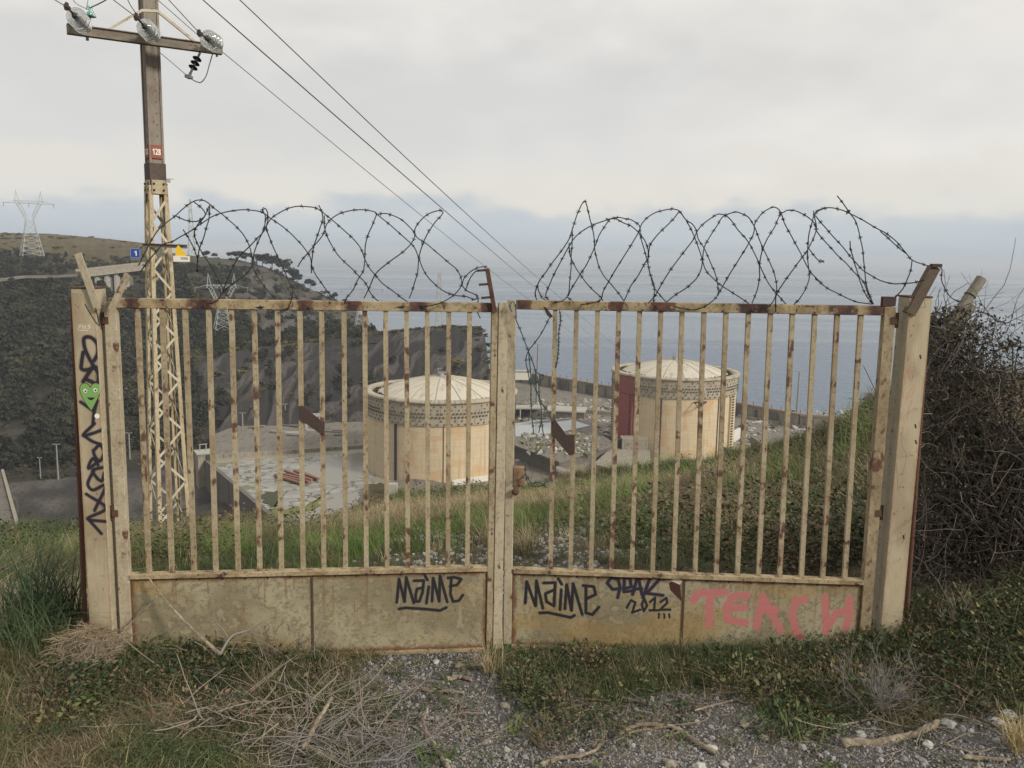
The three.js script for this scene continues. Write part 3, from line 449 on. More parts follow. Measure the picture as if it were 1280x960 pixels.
  const r4 = rng(96), rub2 = []; for (let k = 0; k < 260; k++) { const p = onY(650 + r4() * 100, 542 + r4() * 26, PL + 5.1); const s = 0.3 + r4() * r4() * 1.4, g = 0.12 + r4() * 0.35; q4.setFromEuler(new THREE.Euler(r4(), r4() * 6, r4())); rub2.push({ m: m4.clone().compose(V(p.x, PL + 5.2 + s * 0.1, p.z), q4, V(s * 1.6, s * 0.6, s)), c: r4() < 0.35 ? [0.09, 0.10, 0.03] : [g * 1.05, g, g * 0.92] }); } inst('roof_rubble', new THREE.DodecahedronGeometry(0.6, 0), mat({}), rub2, lowA);
}
// ------------------------------------------------------------------ lamp posts
function lampPost(x, yTop, yFoot, Y, label) {
  const p = onY(x, yFoot, Y), t = far(x, yTop, Math.hypot(p.x, p.z)), h = t.y - Y, o = thing('lamp_post', label, 'lamp post', [p.x, Y, p.z], 0, 'lamp posts of the abandoned plant');
  const s = h / 12; part('pole', new THREE.CylinderGeometry(0.16 * s + 0.05, 0.26 * s + 0.05, h, 7).translate(0, h / 2, 0), M.galv, o); for (const q of [-1, 1]) part('lamp_head', boxM(0.8 * s, 0.2, 0.35, q * 0.8 * s, h, 0), M.galv, o); part('arm', boxM(1.4 * s, 0.1, 0.1, 0, h - 0.08, 0), M.galv, o);
}
lampPost(73, 555, 600, BASE, 'tallest of the lamp posts on the valley road left of the left pillar'); lampPost(51, 572, 600, BASE, 'short lamp post on the valley road near the left edge'); lampPost(163, 541, 584, BASE, 'lamp post just right of the left gate pillar');
lampPost(304, 516, 556, BASE + 3, 'lamp post below the rock cut nearest the lattice pole'); lampPost(357, 505, 541, BASE + 3, 'lamp post below the rock cut near the rusty brace'); lampPost(422, 497, 532, BASE + 3, 'lamp post below the rock cut beside the nearer reactor'); lampPost(671, 430, 503, PL, 'tall lamp post before the sea behind the hanging wires'); lampPost(995, 464, 530, PL, 'tall lamp post on the yard right of the farther reactor');

// ------------------------------------------------------------------ trees
const barkMat = mat({ rgb: [0.10, 0.08, 0.065] });
function crownGeo(seed, n, rx, ry, rz, size, shape = 'round') {          // leaf-clump faces spread through lobes of a crown
  const r = rng(seed), pos = [], nor = []; const lobes = []; const NL = shape === 'cone' ? 16 : 11;
  for (let k = 0; k < NL; k++) { if (shape === 'cone') { const t = k / NL; const a = r() * 6.28, q = (1 - t) * (0.35 + 0.5 * r()); lobes.push([Math.cos(a) * q * rx, (t * 2 - 1) * ry, Math.sin(a) * q * rz, 0.2 + 0.42 * (1 - t)]); } else { const a = r() * 6.28, q = Math.sqrt(r()) * 0.75; lobes.push([Math.cos(a) * q * rx, (r() * 1.3 - 0.6) * ry * (1 - q * 0.5), Math.sin(a) * q * rz, 0.26 + 0.26 * r()]); } }
  for (let i = 0; i < n; i++) {
    const l = lobes[Math.floor(r() * NL)], th = r() * 6.283, cp = r() * 2 - 1, sp = Math.sqrt(1 - cp * cp), rad = l[3] * Math.cbrt(0.25 + 0.75 * r());
    const c = V(l[0] + Math.cos(th) * sp * rad * rx, l[1] + cp * rad * ry * 0.8, l[2] + Math.sin(th) * sp * rad * rz), s = size * (0.5 + r());
    const u = V(r() - 0.5, r() - 0.5, r() - 0.5).normalize(), w = V(r() - 0.5, r() - 0.5, r() - 0.5).cross(u).normalize();
    for (const [p, q] of [[-0.5, -0.4], [0.6, -0.25], [0.05, 0.6]]) pos.push(c.x + (u.x * p + w.x * q) * s, c.y + (u.y * p + w.y * q) * s, c.z + (u.z * p + w.z * q) * s);
  }
  return geomOf(pos, null, null);
}
const pineMat = mat({ rgb: [0.022, 0.026, 0.016], roughness: 0.95 }), pineMat2 = mat({ rgb: [0.03, 0.031, 0.018], roughness: 0.95 });
function tree(x, yFoot, r, h, w, label, shape, seed) {
  if (x > 250) { const q = far(x, yFoot, 600), e = evalLine(LINES[8], Math.atan2(q.x, -q.z)); r = e[0] - 2; } const p = far(x, yFoot, r), Y = landY(p.x, p.z); const o = thing('pine_tree', label, 'tree', [p.x, (x > 250 ? Y : Math.min(p.y, Y + 1.5)) - 0.6, p.z], 0, 'trees on the headland'); const rr = rng(seed + 1);
  const tg = [twig([V(0, 0, 0), V(0.1, h * 0.35, 0), V(-0.1, h * 0.7, 0.1), V(0, h * 0.92, 0)], h * 0.03, h * 0.01, 6)]; for (let k = 0; k < 5; k++) { const a = rr() * 6.28, y = h * (0.35 + 0.12 * k); tg.push(twig([V(0, y, 0), V(Math.cos(a) * w * 0.2, y + h * 0.06, Math.sin(a) * w * 0.2), V(Math.cos(a) * w * 0.38, y + h * 0.14, Math.sin(a) * w * 0.38)], h * 0.012, h * 0.005, 4)); }
  part('trunk', merge(tg), barkMat, o); const c = part('crown', crownGeo(seed, 900, w / 2, h * 0.36, w / 2, h * 0.085, shape), seed % 2 ? pineMat : pineMat2, o); c.position.y = h * 0.62;
}
[[124, 326, 480, 14, 15, 'large dark conifer above the viaduct', 'cone'], [150, 325, 520, 8, 10, 'rounded dark tree right of the large conifer', 'round'], [112, 330, 500, 8, 10, 'bushy dark tree left of the large conifer', 'round'], [257, 315, 660, 6, 8, 'small flat topped pine left of the headland clump', 'round'], [268, 317, 660, 5, 6, 'small dark tree second from the left on the headland', 'round'], [289, 318, 650, 7, 8, 'dark pine at the left end of the headland clump', 'round'], [297, 320, 650, 8, 9, 'dark pine inside the headland clump', 'round'], [307, 320, 650, 8, 9, 'dark pine at the right end of the headland clump', 'round'],
 [328, 336, 620, 11, 11, 'leftmost pine of the row descending the headland', 'round'], [340, 335, 610, 13, 12, 'tall pine near the top of the descending row', 'round'], [353, 342, 605, 13, 12, 'broad pine second from the top of the descending row', 'round'], [367, 352, 600, 11, 11, 'pine midway down the headland crest', 'round'], [372, 360, 600, 8, 9, 'low pine beneath the mid crest pine', 'round'], [388, 362, 600, 9, 10, 'spreading pine beside the barbed wire crossing', 'round'], [406, 368, 600, 5, 7, 'small bushy pine low on the crest', 'round'], [418, 369, 600, 6.5, 5, 'lone upright little pine near the headland tip', 'round'], [431, 374, 600, 4, 6, 'lowest bush at the headland tip', 'round']].forEach((a, i) => tree(...a, 700 + i * 7));
{ // the wood that covers the valley side as one dark mass
  const r = rng(811), m4 = new THREE.Matrix4(), q4 = new THREE.Quaternion(); const lists = [[], [], []], scrub = [];
  for (let i = 0; i < 9000; i++) {
    const X = -380 + r() * 860, az = azOf(X), k = 4 + Math.floor(r() * 5), t = r(); if (k > 8) continue; const p = evalLine(LINES[k - 1], az), q = evalLine(LINES[k], az); const rr = lerp(p[0], q[0], t);
    const n = fbm(az * 60, rr / 30, 3, 61); let dens = 0, size = 1;
    if (k === 4) dens = X < 245 ? sm(0.42, 0.54, n) : X < 612 ? 0.06 : 0; else if (k === 5) dens = X < 250 ? sm(0.4, 0.55, n) : X < 460 ? 0.12 : 0; else if (k === 6) dens = X < 260 ? 0.7 : X < 400 ? 0.35 : 0.1; else if (k === 7) dens = X < 300 ? 0.85 * sm(0.3, 0.42, n) : X < 470 ? 0.22 : 0; else { dens = X < 300 ? 0.7 * sm(0.62, 0.3, t) : 0.16; size = 0.8; }
    if (X > 470) dens = 0; if (k === 4 && X < 245 && t < 0.1) dens = 0; if (r() > dens) continue;
    const x = Math.sin(az) * rr, z = -Math.cos(az) * rr, y = landY(x, z); if (k >= 7 && X > 60 && X < 250) { const pp = (y - EYE) / rr; if (pp > -0.052) size *= 0.55; }
    const at0 = (y - EYE) / rr; if (X > 92 && X < 192 && at0 > -0.075 && at0 < -0.02 && rr < 530 && rr > 440) continue; const s = (3.2 + r() * 3.6) * size * (X > 245 ? 0.55 : 1); q4.setFromAxisAngle(V(0, 1, 0), r() * 6.28); const g = r();
    lists[Math.floor(r() * 3)].push({ m: m4.clone().compose(V(x, y + s * 0.25, z), q4, V(s * (0.9 + r() * 0.5), s * (0.75 + r() * 0.55), s)), c: mix3([0.017, 0.020, 0.012], [0.05, 0.048, 0.026], g * g) });
  }
  for (let i = 0; i < 5200; i++) { const X = -380 + r() * 990, az = azOf(X), k = 4 + Math.floor(r() * 5), t = r(); if (k > 8) continue; if (k >= 6 && X > 470) continue; if (k === 4 && X > 245 && fbm(az * 90, t * 5, 3, 62) < 0.55) continue; const p = evalLine(LINES[k - 1], az), q = evalLine(LINES[k], az), rr = lerp(p[0], q[0], t), x = Math.sin(az) * rr, z = -Math.cos(az) * rr, s = 0.6 + r() * 1.3; q4.setFromAxisAngle(V(0, 1, 0), r() * 6.28); scrub.push({ m: m4.clone().compose(V(x, landY(x, z) + s * 0.2, z), q4, V(s * 1.4, s * 0.8, s * 1.4)), c: mix3([0.03, 0.032, 0.014], [0.16, 0.13, 0.04], r() * r()) }); }
  const wm = mat({ roughness: 0.95 }); lists.forEach((l, i) => inst('valley_wood', crownGeo(821 + i * 5, 420, 1, 1, 1, 0.2, i === 2 ? 'cone' : 'round'), wm, l, null, ['dark broadleaf wood covering the valley side on the left', 'dark mixed wood filling the valley side on the left', 'dark conifer wood standing among the valley side trees'][i], 'wood'));
  inst('hill_scrub', crownGeo(841, 70, 1, 1, 1, 0.5), wm, scrub, null, 'low scrub dotted over the rock cut and hillsides', 'scrub');
}
// ------------------------------------------------------------------ pylons
function pylon(x, yFoot, yTop, r, label, kind) {
  const p = far(x, yFoot, r), h = far(x, yTop, r).y - p.y, o = thing('power_pylon', label, 'pylon', [p.x, p.y - 1, p.z], -Math.atan2(p.x, -p.z) + 0.15, 'lattice power pylons'); const t = 0.13 * r / 600 + 0.02, w0 = h * 0.15, legs = [], br = [];
  const lv = (y) => kind === 'mast' ? lerp(w0 * 0.4, 0.5, y) : lerp(w0, h * 0.05, Math.min(1, y / 0.55)); const N = 7, top = kind === 'mast' ? 1 : 0.55;
  for (let k = 0; k < N; k++) { const a = k / N * top, b = (k + 1) / N * top, wa = lv(a), wb = lv(b); for (const [sx, sz] of [[-1, -1], [1, -1], [1, 1], [-1, 1]]) legs.push(beam(V(sx * wa, a * h, sz * wa), V(sx * wb, b * h, sz * wb), t * 1.7, t * 1.7)); for (const s of [-1, 1]) { br.push(beam(V(-wa, a * h, s * wa), V(wb, b * h, s * wb), t, t), beam(V(wa, a * h, s * wa), V(-wb, b * h, s * wb), t, t), beam(V(s * wa, a * h, -wa), V(s * wb, b * h, wb), t, t), beam(V(s * wa, a * h, wa), V(s * wb, b * h, -wb), t, t), beam(V(-wb, b * h, s * wb), V(wb, b * h, s * wb), t, t)); } }
  part('leg_frame', merge(legs), M.steelFar, o); part('bracing', merge(br), M.steelFar, o);
  if (kind === 'mast') { const ar = []; for (const y of [0.5, 0.66, 0.8]) ar.push(beam(V(-h * 0.06, y * h, 0), V(h * 0.06, y * h, 0), t, t)); part('cross_arm', merge(ar), M.steelFar, o); return; }
  const hd = []; for (const s of [-1, 1]) for (const z of [-1, 1]) { const w = h * 0.035; hd.push(beam(V(s * h * 0.05, 0.55 * h, z * h * 0.05), V(s * h * 0.17, 0.80 * h, z * w), t * 1.5, t * 1.5), beam(V(s * h * 0.03, 0.6 * h, z * w), V(s * h * 0.12, 0.80 * h, z * w), t, t), beam(V(s * h * 0.19, 0.8 * h, z * w), V(s * h * 0.17, h, 0), t, t), beam(V(s * h * 0.13, 0.8 * h, z * w), V(s * h * 0.17, h, 0), t, t)); for (let k = 0; k < 5; k++) { const a = k / 5, b = (k + 1) / 5; hd.push(beam(V(s * lerp(h * 0.05, h * 0.17, a), lerp(0.55, 0.8, a) * h, z * w), V(s * lerp(h * 0.03, h * 0.12, b), lerp(0.6, 0.8, b) * h, z * w), t, t)); } }
  part('window_frame', merge(hd), M.steelFar, o);
  const ar = []; const L = h * 0.36; for (const z of [-1, 1]) { const w = h * 0.03 * z; ar.push(beam(V(-L, 0.8 * h, 0), V(-h * 0.17, 0.84 * h, w), t, t), beam(V(L, 0.8 * h, 0), V(h * 0.17, 0.84 * h, w), t, t), beam(V(-h * 0.2, 0.84 * h, w), V(h * 0.2, 0.84 * h, w), t * 1.4, t * 1.4), beam(V(-L, 0.8 * h, 0), V(L, 0.8 * h, 0), t * 1.4, t * 1.4)); for (let k = -6; k < 6; k++) ar.push(beam(V(k / 6 * h * 0.2, (k % 2 ? 0.84 : 0.8) * h, w), V((k + 1) / 6 * h * 0.2, (k % 2 ? 0.8 : 0.84) * h, w), t, t)); } part('cross_arm', merge(ar), M.steelFar, o);
  const ins = []; for (const x0 of [-L * 0.95, 0, L * 0.95]) ins.push(rod(V(x0, 0.8 * h, 0), V(x0, 0.74 * h, 0), t * 1.2, 5)); part('insulator_strings', merge(ins), M.galv, o);
}
pylon(40, 318, 236, 640, 'tall lattice pylon against the sky at the far left', 'cat'); pylon(279, 430, 339, 455, 'pale lattice pylon on the slope behind the barbed wire', 'cat'); pylon(453, 419, 344, 445, 'pale lattice pylon on the rock bench against the sea', 'cat'); pylon(549, 411, 338, 410, 'thin faint lattice mast on the end of the rock bench', 'mast'); pylon(240, 318, 247, 700, 'thin radio mast rising behind the lattice pole', 'mast'); pylon(14, 428, 384, 470, 'small pole pylon in the wood at the left edge', 'mast');
// ------------------------------------------------------------------ viaduct across the wood and the hill road
{
  const a = far(98, 343, 505), b = far(186, 333, 525), o = thing('road_viaduct', 'pale concrete road viaduct on piers in the wooded valley', 'viaduct'); const deck = beam(a, b, 6, 3.0, V(0, 1, 0)); part('deck', deck, M.conc, o);
  part('parapet', beam(a.clone().add(V(0, 2.2, 3)), b.clone().add(V(0, 2.2, 3)), 0.4, 1.0, V(0, 1, 0)), M.conc, o);
  for (let k = 0; k < 5; k++) { const p = a.clone().lerp(b, 0.12 + k * 0.135), g = boxM(1.3, 16, 4.2, p.x, p.y - 9.6, p.z); part('pier', g, M.pale, o); } const w0 = a.clone().lerp(b, 0.1), w1 = a.clone().lerp(b, 0.72); part('retaining_wall', wallGeo(w0.clone().add(V(0, 0, -2.6)), w1.clone().add(V(0, 0, -2.6)), w0.y - 18, w0.y - 1.85, 1), M.concD, o);
  const pts = [[-120, 360, 500], [-40, 354, 505], [0, 350, 508], [30, 346, 510], [60, 346, 508], [98, 344, 505]].map(q => far(...q)); const rg = []; for (let k = 0; k < pts.length - 1; k++) rg.push(beam(pts[k], pts[k + 1], 5, 1.2, V(0, 1, 0))); structure('hill_road', merge(rg), M.slab);
  // ruined wall on the ridge and pale track on the rock slope
  const rw = single('ridge_wall', wallGeo(far(60, 312, 760), far(104, 316, 740), far(60, 320, 760).y, far(60, 312, 760).y, 2), mat({ rgb: [0.16, 0.10, 0.09] }), 'low reddish wall on the ridge by the tall pylon', 'wall');
}

// ------------------------------------------------------------------ painted steel, weathered
const opt_speck = (a) => 0.12 + 0.26 * Math.min(1, a);
function paintTex(seed, opt = {}) {                        // 1 m x 1 m of old cream paint: chalky, scuffed, with rust coming through in spots and runs
  const base = opt.base || [196, 184, 152], dark = opt.dark || [150, 136, 106], rust = opt.rust || [104, 72, 54], amount = opt.amount ?? 0.5;
  return pixTex(512, 512, (u, v) => {
    const a = fbm(u * 9, v * 5, 5, seed, 9, 5), b = fbm(u * 40, v * 30, 4, seed + 5, 40, 30), s = fbm(u * 70, v * 4, 4, seed + 9, 70, 4), g = vn(u * 170, v * 170, seed + 2, 170), k = fbm(u * 16, v * 16, 5, seed + 31, 16);
    let c = mix3(base, dark, sm(0.35, 0.75, a) * 0.5 + (b - 0.5) * 0.55); c = mix3(c, [118, 106, 86], sm(0.62, 0.8, s) * 0.16); c = mix3(c, [104, 84, 62], sm(0.60, 0.68, fbm(u * 90, v * 70, 3, seed + 44, 90, 70)) * opt_speck(amount));
    const r = sm(0.74 - amount * 0.2, 0.80 - amount * 0.12, 0.62 * k + 0.38 * b + (s - 0.5) * 0.22); c = mix3(c, mix3(rust, [74, 44, 36], g), r * 0.9); return c.map(x => x + (g - 0.5) * 14);
  });
}
const steelBump = pixTex(256, 256, (u, v) => 255 * (0.6 * fbm(u * 24, v * 24, 4, 61, 24) + 0.4 * vn(u * 90, v * 90, 62, 90)), { data: true });
const barMats = [0, 1, 2, 3].map(i => mat({ map: paintTex(500 + i * 13, { amount: 0.55 + i * 0.16, base: [172, 160, 132], dark: [134, 116, 88] }), bumpMap: steelBump, bumpScale: 0.0016, roughness: 0.75, rgb: [0.84, 0.83, 0.83] }));
const postMat = mat({ map: paintTex(570, { amount: 0.22, base: [178, 168, 144], dark: [154, 142, 118] }), bumpMap: steelBump, bumpScale: 0.001, roughness: 0.72, rgb: [0.86, 0.85, 0.85] });
const stileMat = mat({ map: paintTex(590, { amount: 0.4, base: [180, 170, 146], dark: [148, 134, 110] }), bumpMap: steelBump, bumpScale: 0.0014, roughness: 0.75, rgb: [0.86, 0.85, 0.85] });
const rustTex = paintTex(610, { base: [84, 60, 48], dark: [66, 48, 42], rust: [62, 40, 36], amount: 0.8 });
const rustMat = mat({ map: rustTex, bumpMap: steelBump, bumpScale: 0.003, roughness: 0.95 });
const darkRust = mat({ rgb: [0.055, 0.035, 0.03], bumpMap: steelBump, bumpScale: 0.003, roughness: 0.9 });
const wireMat = mat({ rgb: [0.035, 0.033, 0.034], metalness: 0.3, roughness: 0.7 });
const rebarMat = mat({ rgb: [0.12, 0.055, 0.04], bumpMap: steelBump, bumpScale: 0.003, roughness: 0.95 });

// ------------------------------------------------------------------ gate leaves
function leafFrame(pa, za, pb, zb, tilt, name, label) {
  const A = onZ(pa[0], pa[1], za), B = onZ(pb[0], pb[1], zb); const y0 = landY((A.x + B.x) / 2, (za + zb) / 2);
  const dx = B.x - A.x, dz = zb - za, L = Math.hypot(dx, dz), o = thing(name, label, 'gate', [A.x, 0, za], Math.atan2(-dz, dx), 'two leaves of the rusty steel gate'); o.rotation.order = 'YXZ'; o.rotation.z = tilt; o.updateMatrixWorld(true);
  const inv = o.matrixWorld.clone().invert(), org = camera.position.clone().applyMatrix4(inv);
  const loc = (px, py, z = 0) => { const d = ray(px, py).transformDirection(inv); const t = (z - org.z) / d.z; return V(org.x + d.x * t, org.y + d.y * t, z); };
  return { o, L, loc };
}
const LL = leafFrame([140, 550], -4.42, [632.3, 550], -4.66, 0, 'gate_leaf', 'left leaf of the rusty cream steel gate, one word tagged on its sheet');
const RLf = leafFrame([633.6, 550], -4.66, [1107, 550], -4.55, 0.0065, 'gate_leaf', 'right leaf of the rusty cream steel gate, pink letters on its sheet');
// the rails carry their own paint: rust bites where the wire is lashed on
function railTex(seed, spots, frac) {
  return pixTex(2048, 64, (u, v) => {
    const x = u * 2.05, a = fbm(x * 14, v * 1.3, 5, seed), b = fbm(x * 50, v * 4.5, 4, seed + 4), g = vn(x * 300, v * 24, seed + 8);
    let c = mix3([174, 158, 124], [138, 120, 90], sm(0.3, 0.75, a)); c = mix3(c, [190, 180, 156], sm(0.55, 0.7, fbm(x * 22, v * 2, 3, seed + 12)) * 0.3); c = mix3(c, [108, 84, 62], sm(0.58, 0.68, fbm(x * 90, v * 8, 3, seed + 23)) * 0.35);
    let r = sm(0.60, 0.72, 0.6 * b + 0.4 * a) * frac; for (const [s, w] of spots) r = Math.max(r, sm(w * 1.25, w * 0.55, Math.abs(u - s) + (b - 0.5) * w * 1.5) * 0.95);
    c = mix3(c, mix3([100, 66, 50], [62, 42, 40], sm(0.25, 0.65, b)), r); return c.map(q => q + (g - 0.5) * 16);
  });
}
function railGeo(x0, x1, y0, y1, d, z, L) { const g = rbox(x1 - x0, y1 - y0, d, Math.min(0.004, d * 0.2)); const p = g.attributes.position, uv = g.attributes.uv; for (let i = 0; i < p.count; i++) uv.setXY(i, (p.getX(i) + (x1 - x0) / 2) / (x1 - x0), clamp((p.getY(i) - p.getZ(i) + (y1 - y0 + d) / 2) / (y1 - y0 + d))); g.translate((x0 + x1) / 2, (y0 + y1) / 2, z); return g; }
// sheet steel: lichen-blotched paint with lettering sprayed on it
function sheetCanvas(leaf, x0, x1, y0, y1, seed, draw) {
  const w = 2048, h = Math.round(2048 * (y1 - y0) / (x1 - x0)), S = w / (x1 - x0);
  return canvasTex(w, h, (x) => {
    const im = x.createImageData(w, h), r = rng(seed);
    for (let j = 0; j < h; j++) for (let i = 0; i < w; i++) {
      const u = i / S, v = j / S, a = fbm(u * 4, v * 4, 4, seed), b = fbm(u * 26, v * 26, 4, seed + 3), d = fbm(u * 70, v * 70, 3, seed + 6), s = fbm(u * 60, v * 3.2, 4, seed + 9), e = fbm(u * 2.2, v * 5, 4, seed + 15);
      let c = mix3([166, 157, 128], [136, 127, 100], sm(0.35, 0.68, a)); c = mix3(c, [112, 104, 84], sm(0.44, 0.66, 0.5 * b + 0.5 * d) * 0.62); c = mix3(c, [186, 176, 146], sm(0.6, 0.75, b) * 0.45); c = mix3(c, [156, 124, 70], sm(0.55, 0.75, e) * 0.5);
      c = mix3(c, [122, 82, 52], sm(0.6, 0.76, s) * 0.4 * sm(1, 0.1, j / h)); const edge = Math.min(i, j, w - i, h - j) / S; c = mix3(c, [104, 66, 44], sm(0.03, 0.0, edge + (b - 0.5) * 0.035) * 0.85);
      const sp = vn(u * 160, v * 160, seed + 21); if (sp > 0.93) c = mix3(c, [86, 66, 50], 0.7); const k = (j * w + i) * 4; const n = (vn(i * 0.6, j * 0.6, 5) - 0.5) * 16; im.data[k] = c[0] + n; im.data[k + 1] = c[1] + n; im.data[k + 2] = c[2] + n; im.data[k + 3] = 255;
    }
    x.putImageData(im, 0, 0);
    const P = (px, py) => { const p = leaf.loc(px, py, 0.012); return [(p.x - x0) * S, (y1 - p.y) * S]; };
    const stroke = (pts, wpx, col, alpha = 1) => { x.globalAlpha = alpha; x.strokeStyle = col; x.lineWidth = wpx * S * 0.0042; x.lineCap = 'round'; x.lineJoin = 'round'; x.beginPath(); pts.forEach(([px, py], i) => { const q = P(px, py); i ? x.lineTo(...q) : x.moveTo(...q); }); x.stroke(); x.globalAlpha = 1; };
    const spray = (pts, wpx, col) => { stroke(pts, wpx * 1.5, col, 0.16); stroke(pts, wpx * 1.2, col, 0.3); stroke(pts, wpx, col, 0.92); };
    draw({ x, P, stroke, spray, S, r });
  }, { clamp: true });
}
const INK = 'rgb(24,22,30)', PINK = 'rgb(188,116,112)';
const zm = (ox, oy, s) => (l) => l.map(([a, b]) => [ox + a / s, oy + b / s]);
function buildLeaf(leaf, top, bot, opt) {
  const { o, L, loc } = leaf; const yTop = loc(opt.midx, opt.railTop).y, yTopB = yTop - 0.05, yBot = loc(opt.midx, opt.sillTop).y, yBase = loc(opt.midx, opt.base).y;
  const sw = 0.06;
  const rm = (t) => mat({ map: t, rgb: [0.86, 0.85, 0.85], bumpMap: steelBump, bumpScale: 0.001, roughness: 0.75 });
  part('top_rail', railGeo(opt.left ? 0.02 : 0.045, opt.left ? L - 0.09 : L - 0.02, yTopB, yTop, 0.042, 0.0, L), rm(railTex(opt.seed, opt.spots, 0.8)), o);
  part('middle_rail', railGeo(opt.left ? sw - 0.002 : 0.047, opt.left ? L - 0.092 : L - sw + 0.002, yBot - 0.028, yBot, 0.05, 0.004, L), rm(railTex(opt.seed + 40, [], 0.9)), o);
  top.forEach((xt, i) => { const a = loc(xt, opt.railTop + 14), b = loc(bot[i], opt.sillTop); a.y = yTopB - 0.001; b.y = yBot + 0.001; const w = 0.0245; const g = beam(b, a, w, w, V(0, 0, 1)); const m = part('bar', g, barMats[(i * 7 + opt.seed) % 4], o); });
  // stiles
  if (opt.left) {
    part('hinge_stile', rbox(sw, yTop - yBase - 0.02, 0.05, 0.004, sw / 2, (yTop + yBase) / 2 - 0.01, 0.001, 0.2, 0), stileMat, o);
    part('meeting_stile', rbox(0.036, yTop - yBase - 0.02, 0.044, 0.004, L - 0.074, (yTop + yBase) / 2 - 0.01, 0, 0.4, 0), barMats[2], o);
    part('cover_strip', rbox(0.05, yTop - yBase + 0.01, 0.006, 0.002, L - 0.029, (yTop + yBase) / 2, 0.024, 0.1, 0), stileMat, o);
    part('meeting_edge', rbox(0.012, yTop - yBase, 0.042, 0.002, L - 0.049, (yTop + yBase) / 2, -0.001, 0.7, 0), stileMat, o);
  } else {
    part('meeting_stile', rbox(0.046, yTop - yBase, 0.05, 0.004, 0.025, (yTop + yBase) / 2, 0, 0.6, 0), stileMat, o);
    part('hinge_stile', rbox(sw, yTop - yBase - 0.01, 0.05, 0.004, L - sw / 2, (yTop + yBase) / 2, 0.001, 0.3, 0), mat({ map: paintTex(640, { amount: 0.9, base: [150, 136, 108], dark: [110, 94, 72] }), bumpMap: steelBump, bumpScale: 0.0014, roughness: 0.8 }), o);
  }
  // sheets, one each side of the seam
  const xs = opt.left ? [sw + 0.001, loc(391, 770).x, L - 0.093] : [0.049, loc(853, 770).x, L - sw - 0.001]; const tex = sheetCanvas(leaf, xs[0], xs[2], yBase, yBot - 0.029, opt.seed + 70, opt.draw); const sm_ = mat({ map: tex, rgb: [0.84, 0.84, 0.85], bumpMap: steelBump, bumpScale: 0.0012, roughness: 0.8 });
  for (let k = 0; k < 2; k++) { const a = xs[k] + (k ? 0.0025 : 0), b = xs[k + 1] - (k ? 0 : 0.0025), g = rbox(b - a, yBot - 0.029 - yBase, 0.012, 0.003); const p = g.attributes.position, uv = g.attributes.uv; const yc = (yBot - 0.029 + yBase) / 2; for (let i = 0; i < p.count; i++) { if (p.getZ(i) > 0) { const q = p.getX(i) + (a + b) / 2, bulge = 0.006 * Math.sin(q * 3.1 + opt.seed) * Math.cos(p.getY(i) * 4); p.setZ(i, p.getZ(i) + bulge * 0); } uv.setXY(i, (p.getX(i) + (a + b) / 2 - xs[0]) / (xs[2] - xs[0]), (p.getY(i) + yc - yBase) / (yBot - 0.029 - yBase)); } g.translate((a + b) / 2, yc, 0.006); part('sheet_panel', g, sm_, o); }
  part('seam_strip', rbox(0.012, yBot - 0.03 - yBase - 0.02, 0.006, 0.002, xs[1], (yBot - 0.03 + yBase) / 2, 0.0145, 0.3, 0), rustMat, o);
  part('bottom_lip', railGeo(xs[0] - 0.0, xs[2], yBase - 0.022, yBase - 0.001, 0.045, 0.006, L), rm(railTex(opt.seed + 90, [], 1.0)), o);
  // weld beads and rivets along the top of the sheet
  const rv = []; for (let k = 1; k < 16; k++) { const x = lerp(xs[0], xs[2], k / 16); rv.push(new THREE.SphereGeometry(0.006, 6, 4).scale(1, 1, 0.6).translate(x, yBot - 0.04, 0.013)); } part('rivets', merge(rv), rustMat, o, 'stuff');
}
const Zm1 = zm(480, 700, 8), Zm2 = zm(640, 700, 5.565), Zm3 = zm(850, 700, 4.923);
buildLeaf(LL, [172, 203, 231.5, 261, 289.5, 318, 347, 375, 402, 430, 456, 482, 508, 534, 561, 587], [186.5, 215, 243, 270, 298, 325, 352, 379, 405, 432, 458, 484, 510, 535, 560, 584], {
  left: true, midx: 380, railTop: 375.5, sillTop: 711.5, base: 815, seed: 11, spots: [[0.06, 0.02], [0.235, 0.035], [0.50, 0.02], [0.625, 0.022], [0.80, 0.025], [0.985, 0.02]], sill: [[0.1, 0.05], [0.30, 0.06], [0.5, 0.05], [0.9, 0.09], [0.99, 0.05]],
  draw: ({ spray, stroke, x, P }) => {
    for (const s of [[[128, 425], [150, 190], [205, 415]], [[205, 415], [222, 175], [298, 430]], [[300, 208], [398, 205], [384, 330], [352, 415], [318, 415], [316, 345], [330, 290], [384, 276]], [[408, 154], [434, 200]], [[447, 268], [424, 432]], [[480, 412], [492, 182], [552, 412]], [[552, 412], [560, 160], [632, 420]], [[640, 180], [700, 172], [772, 192], [730, 250], [660, 262]], [[672, 190], [664, 340], [690, 415], [748, 408], [788, 352]]]) spray(Zm1(s), 3.5, INK);
    spray(Zm1([[152, 490], [215, 478], [420, 492], [560, 506], [622, 476]]), 3.6, INK);
  } });
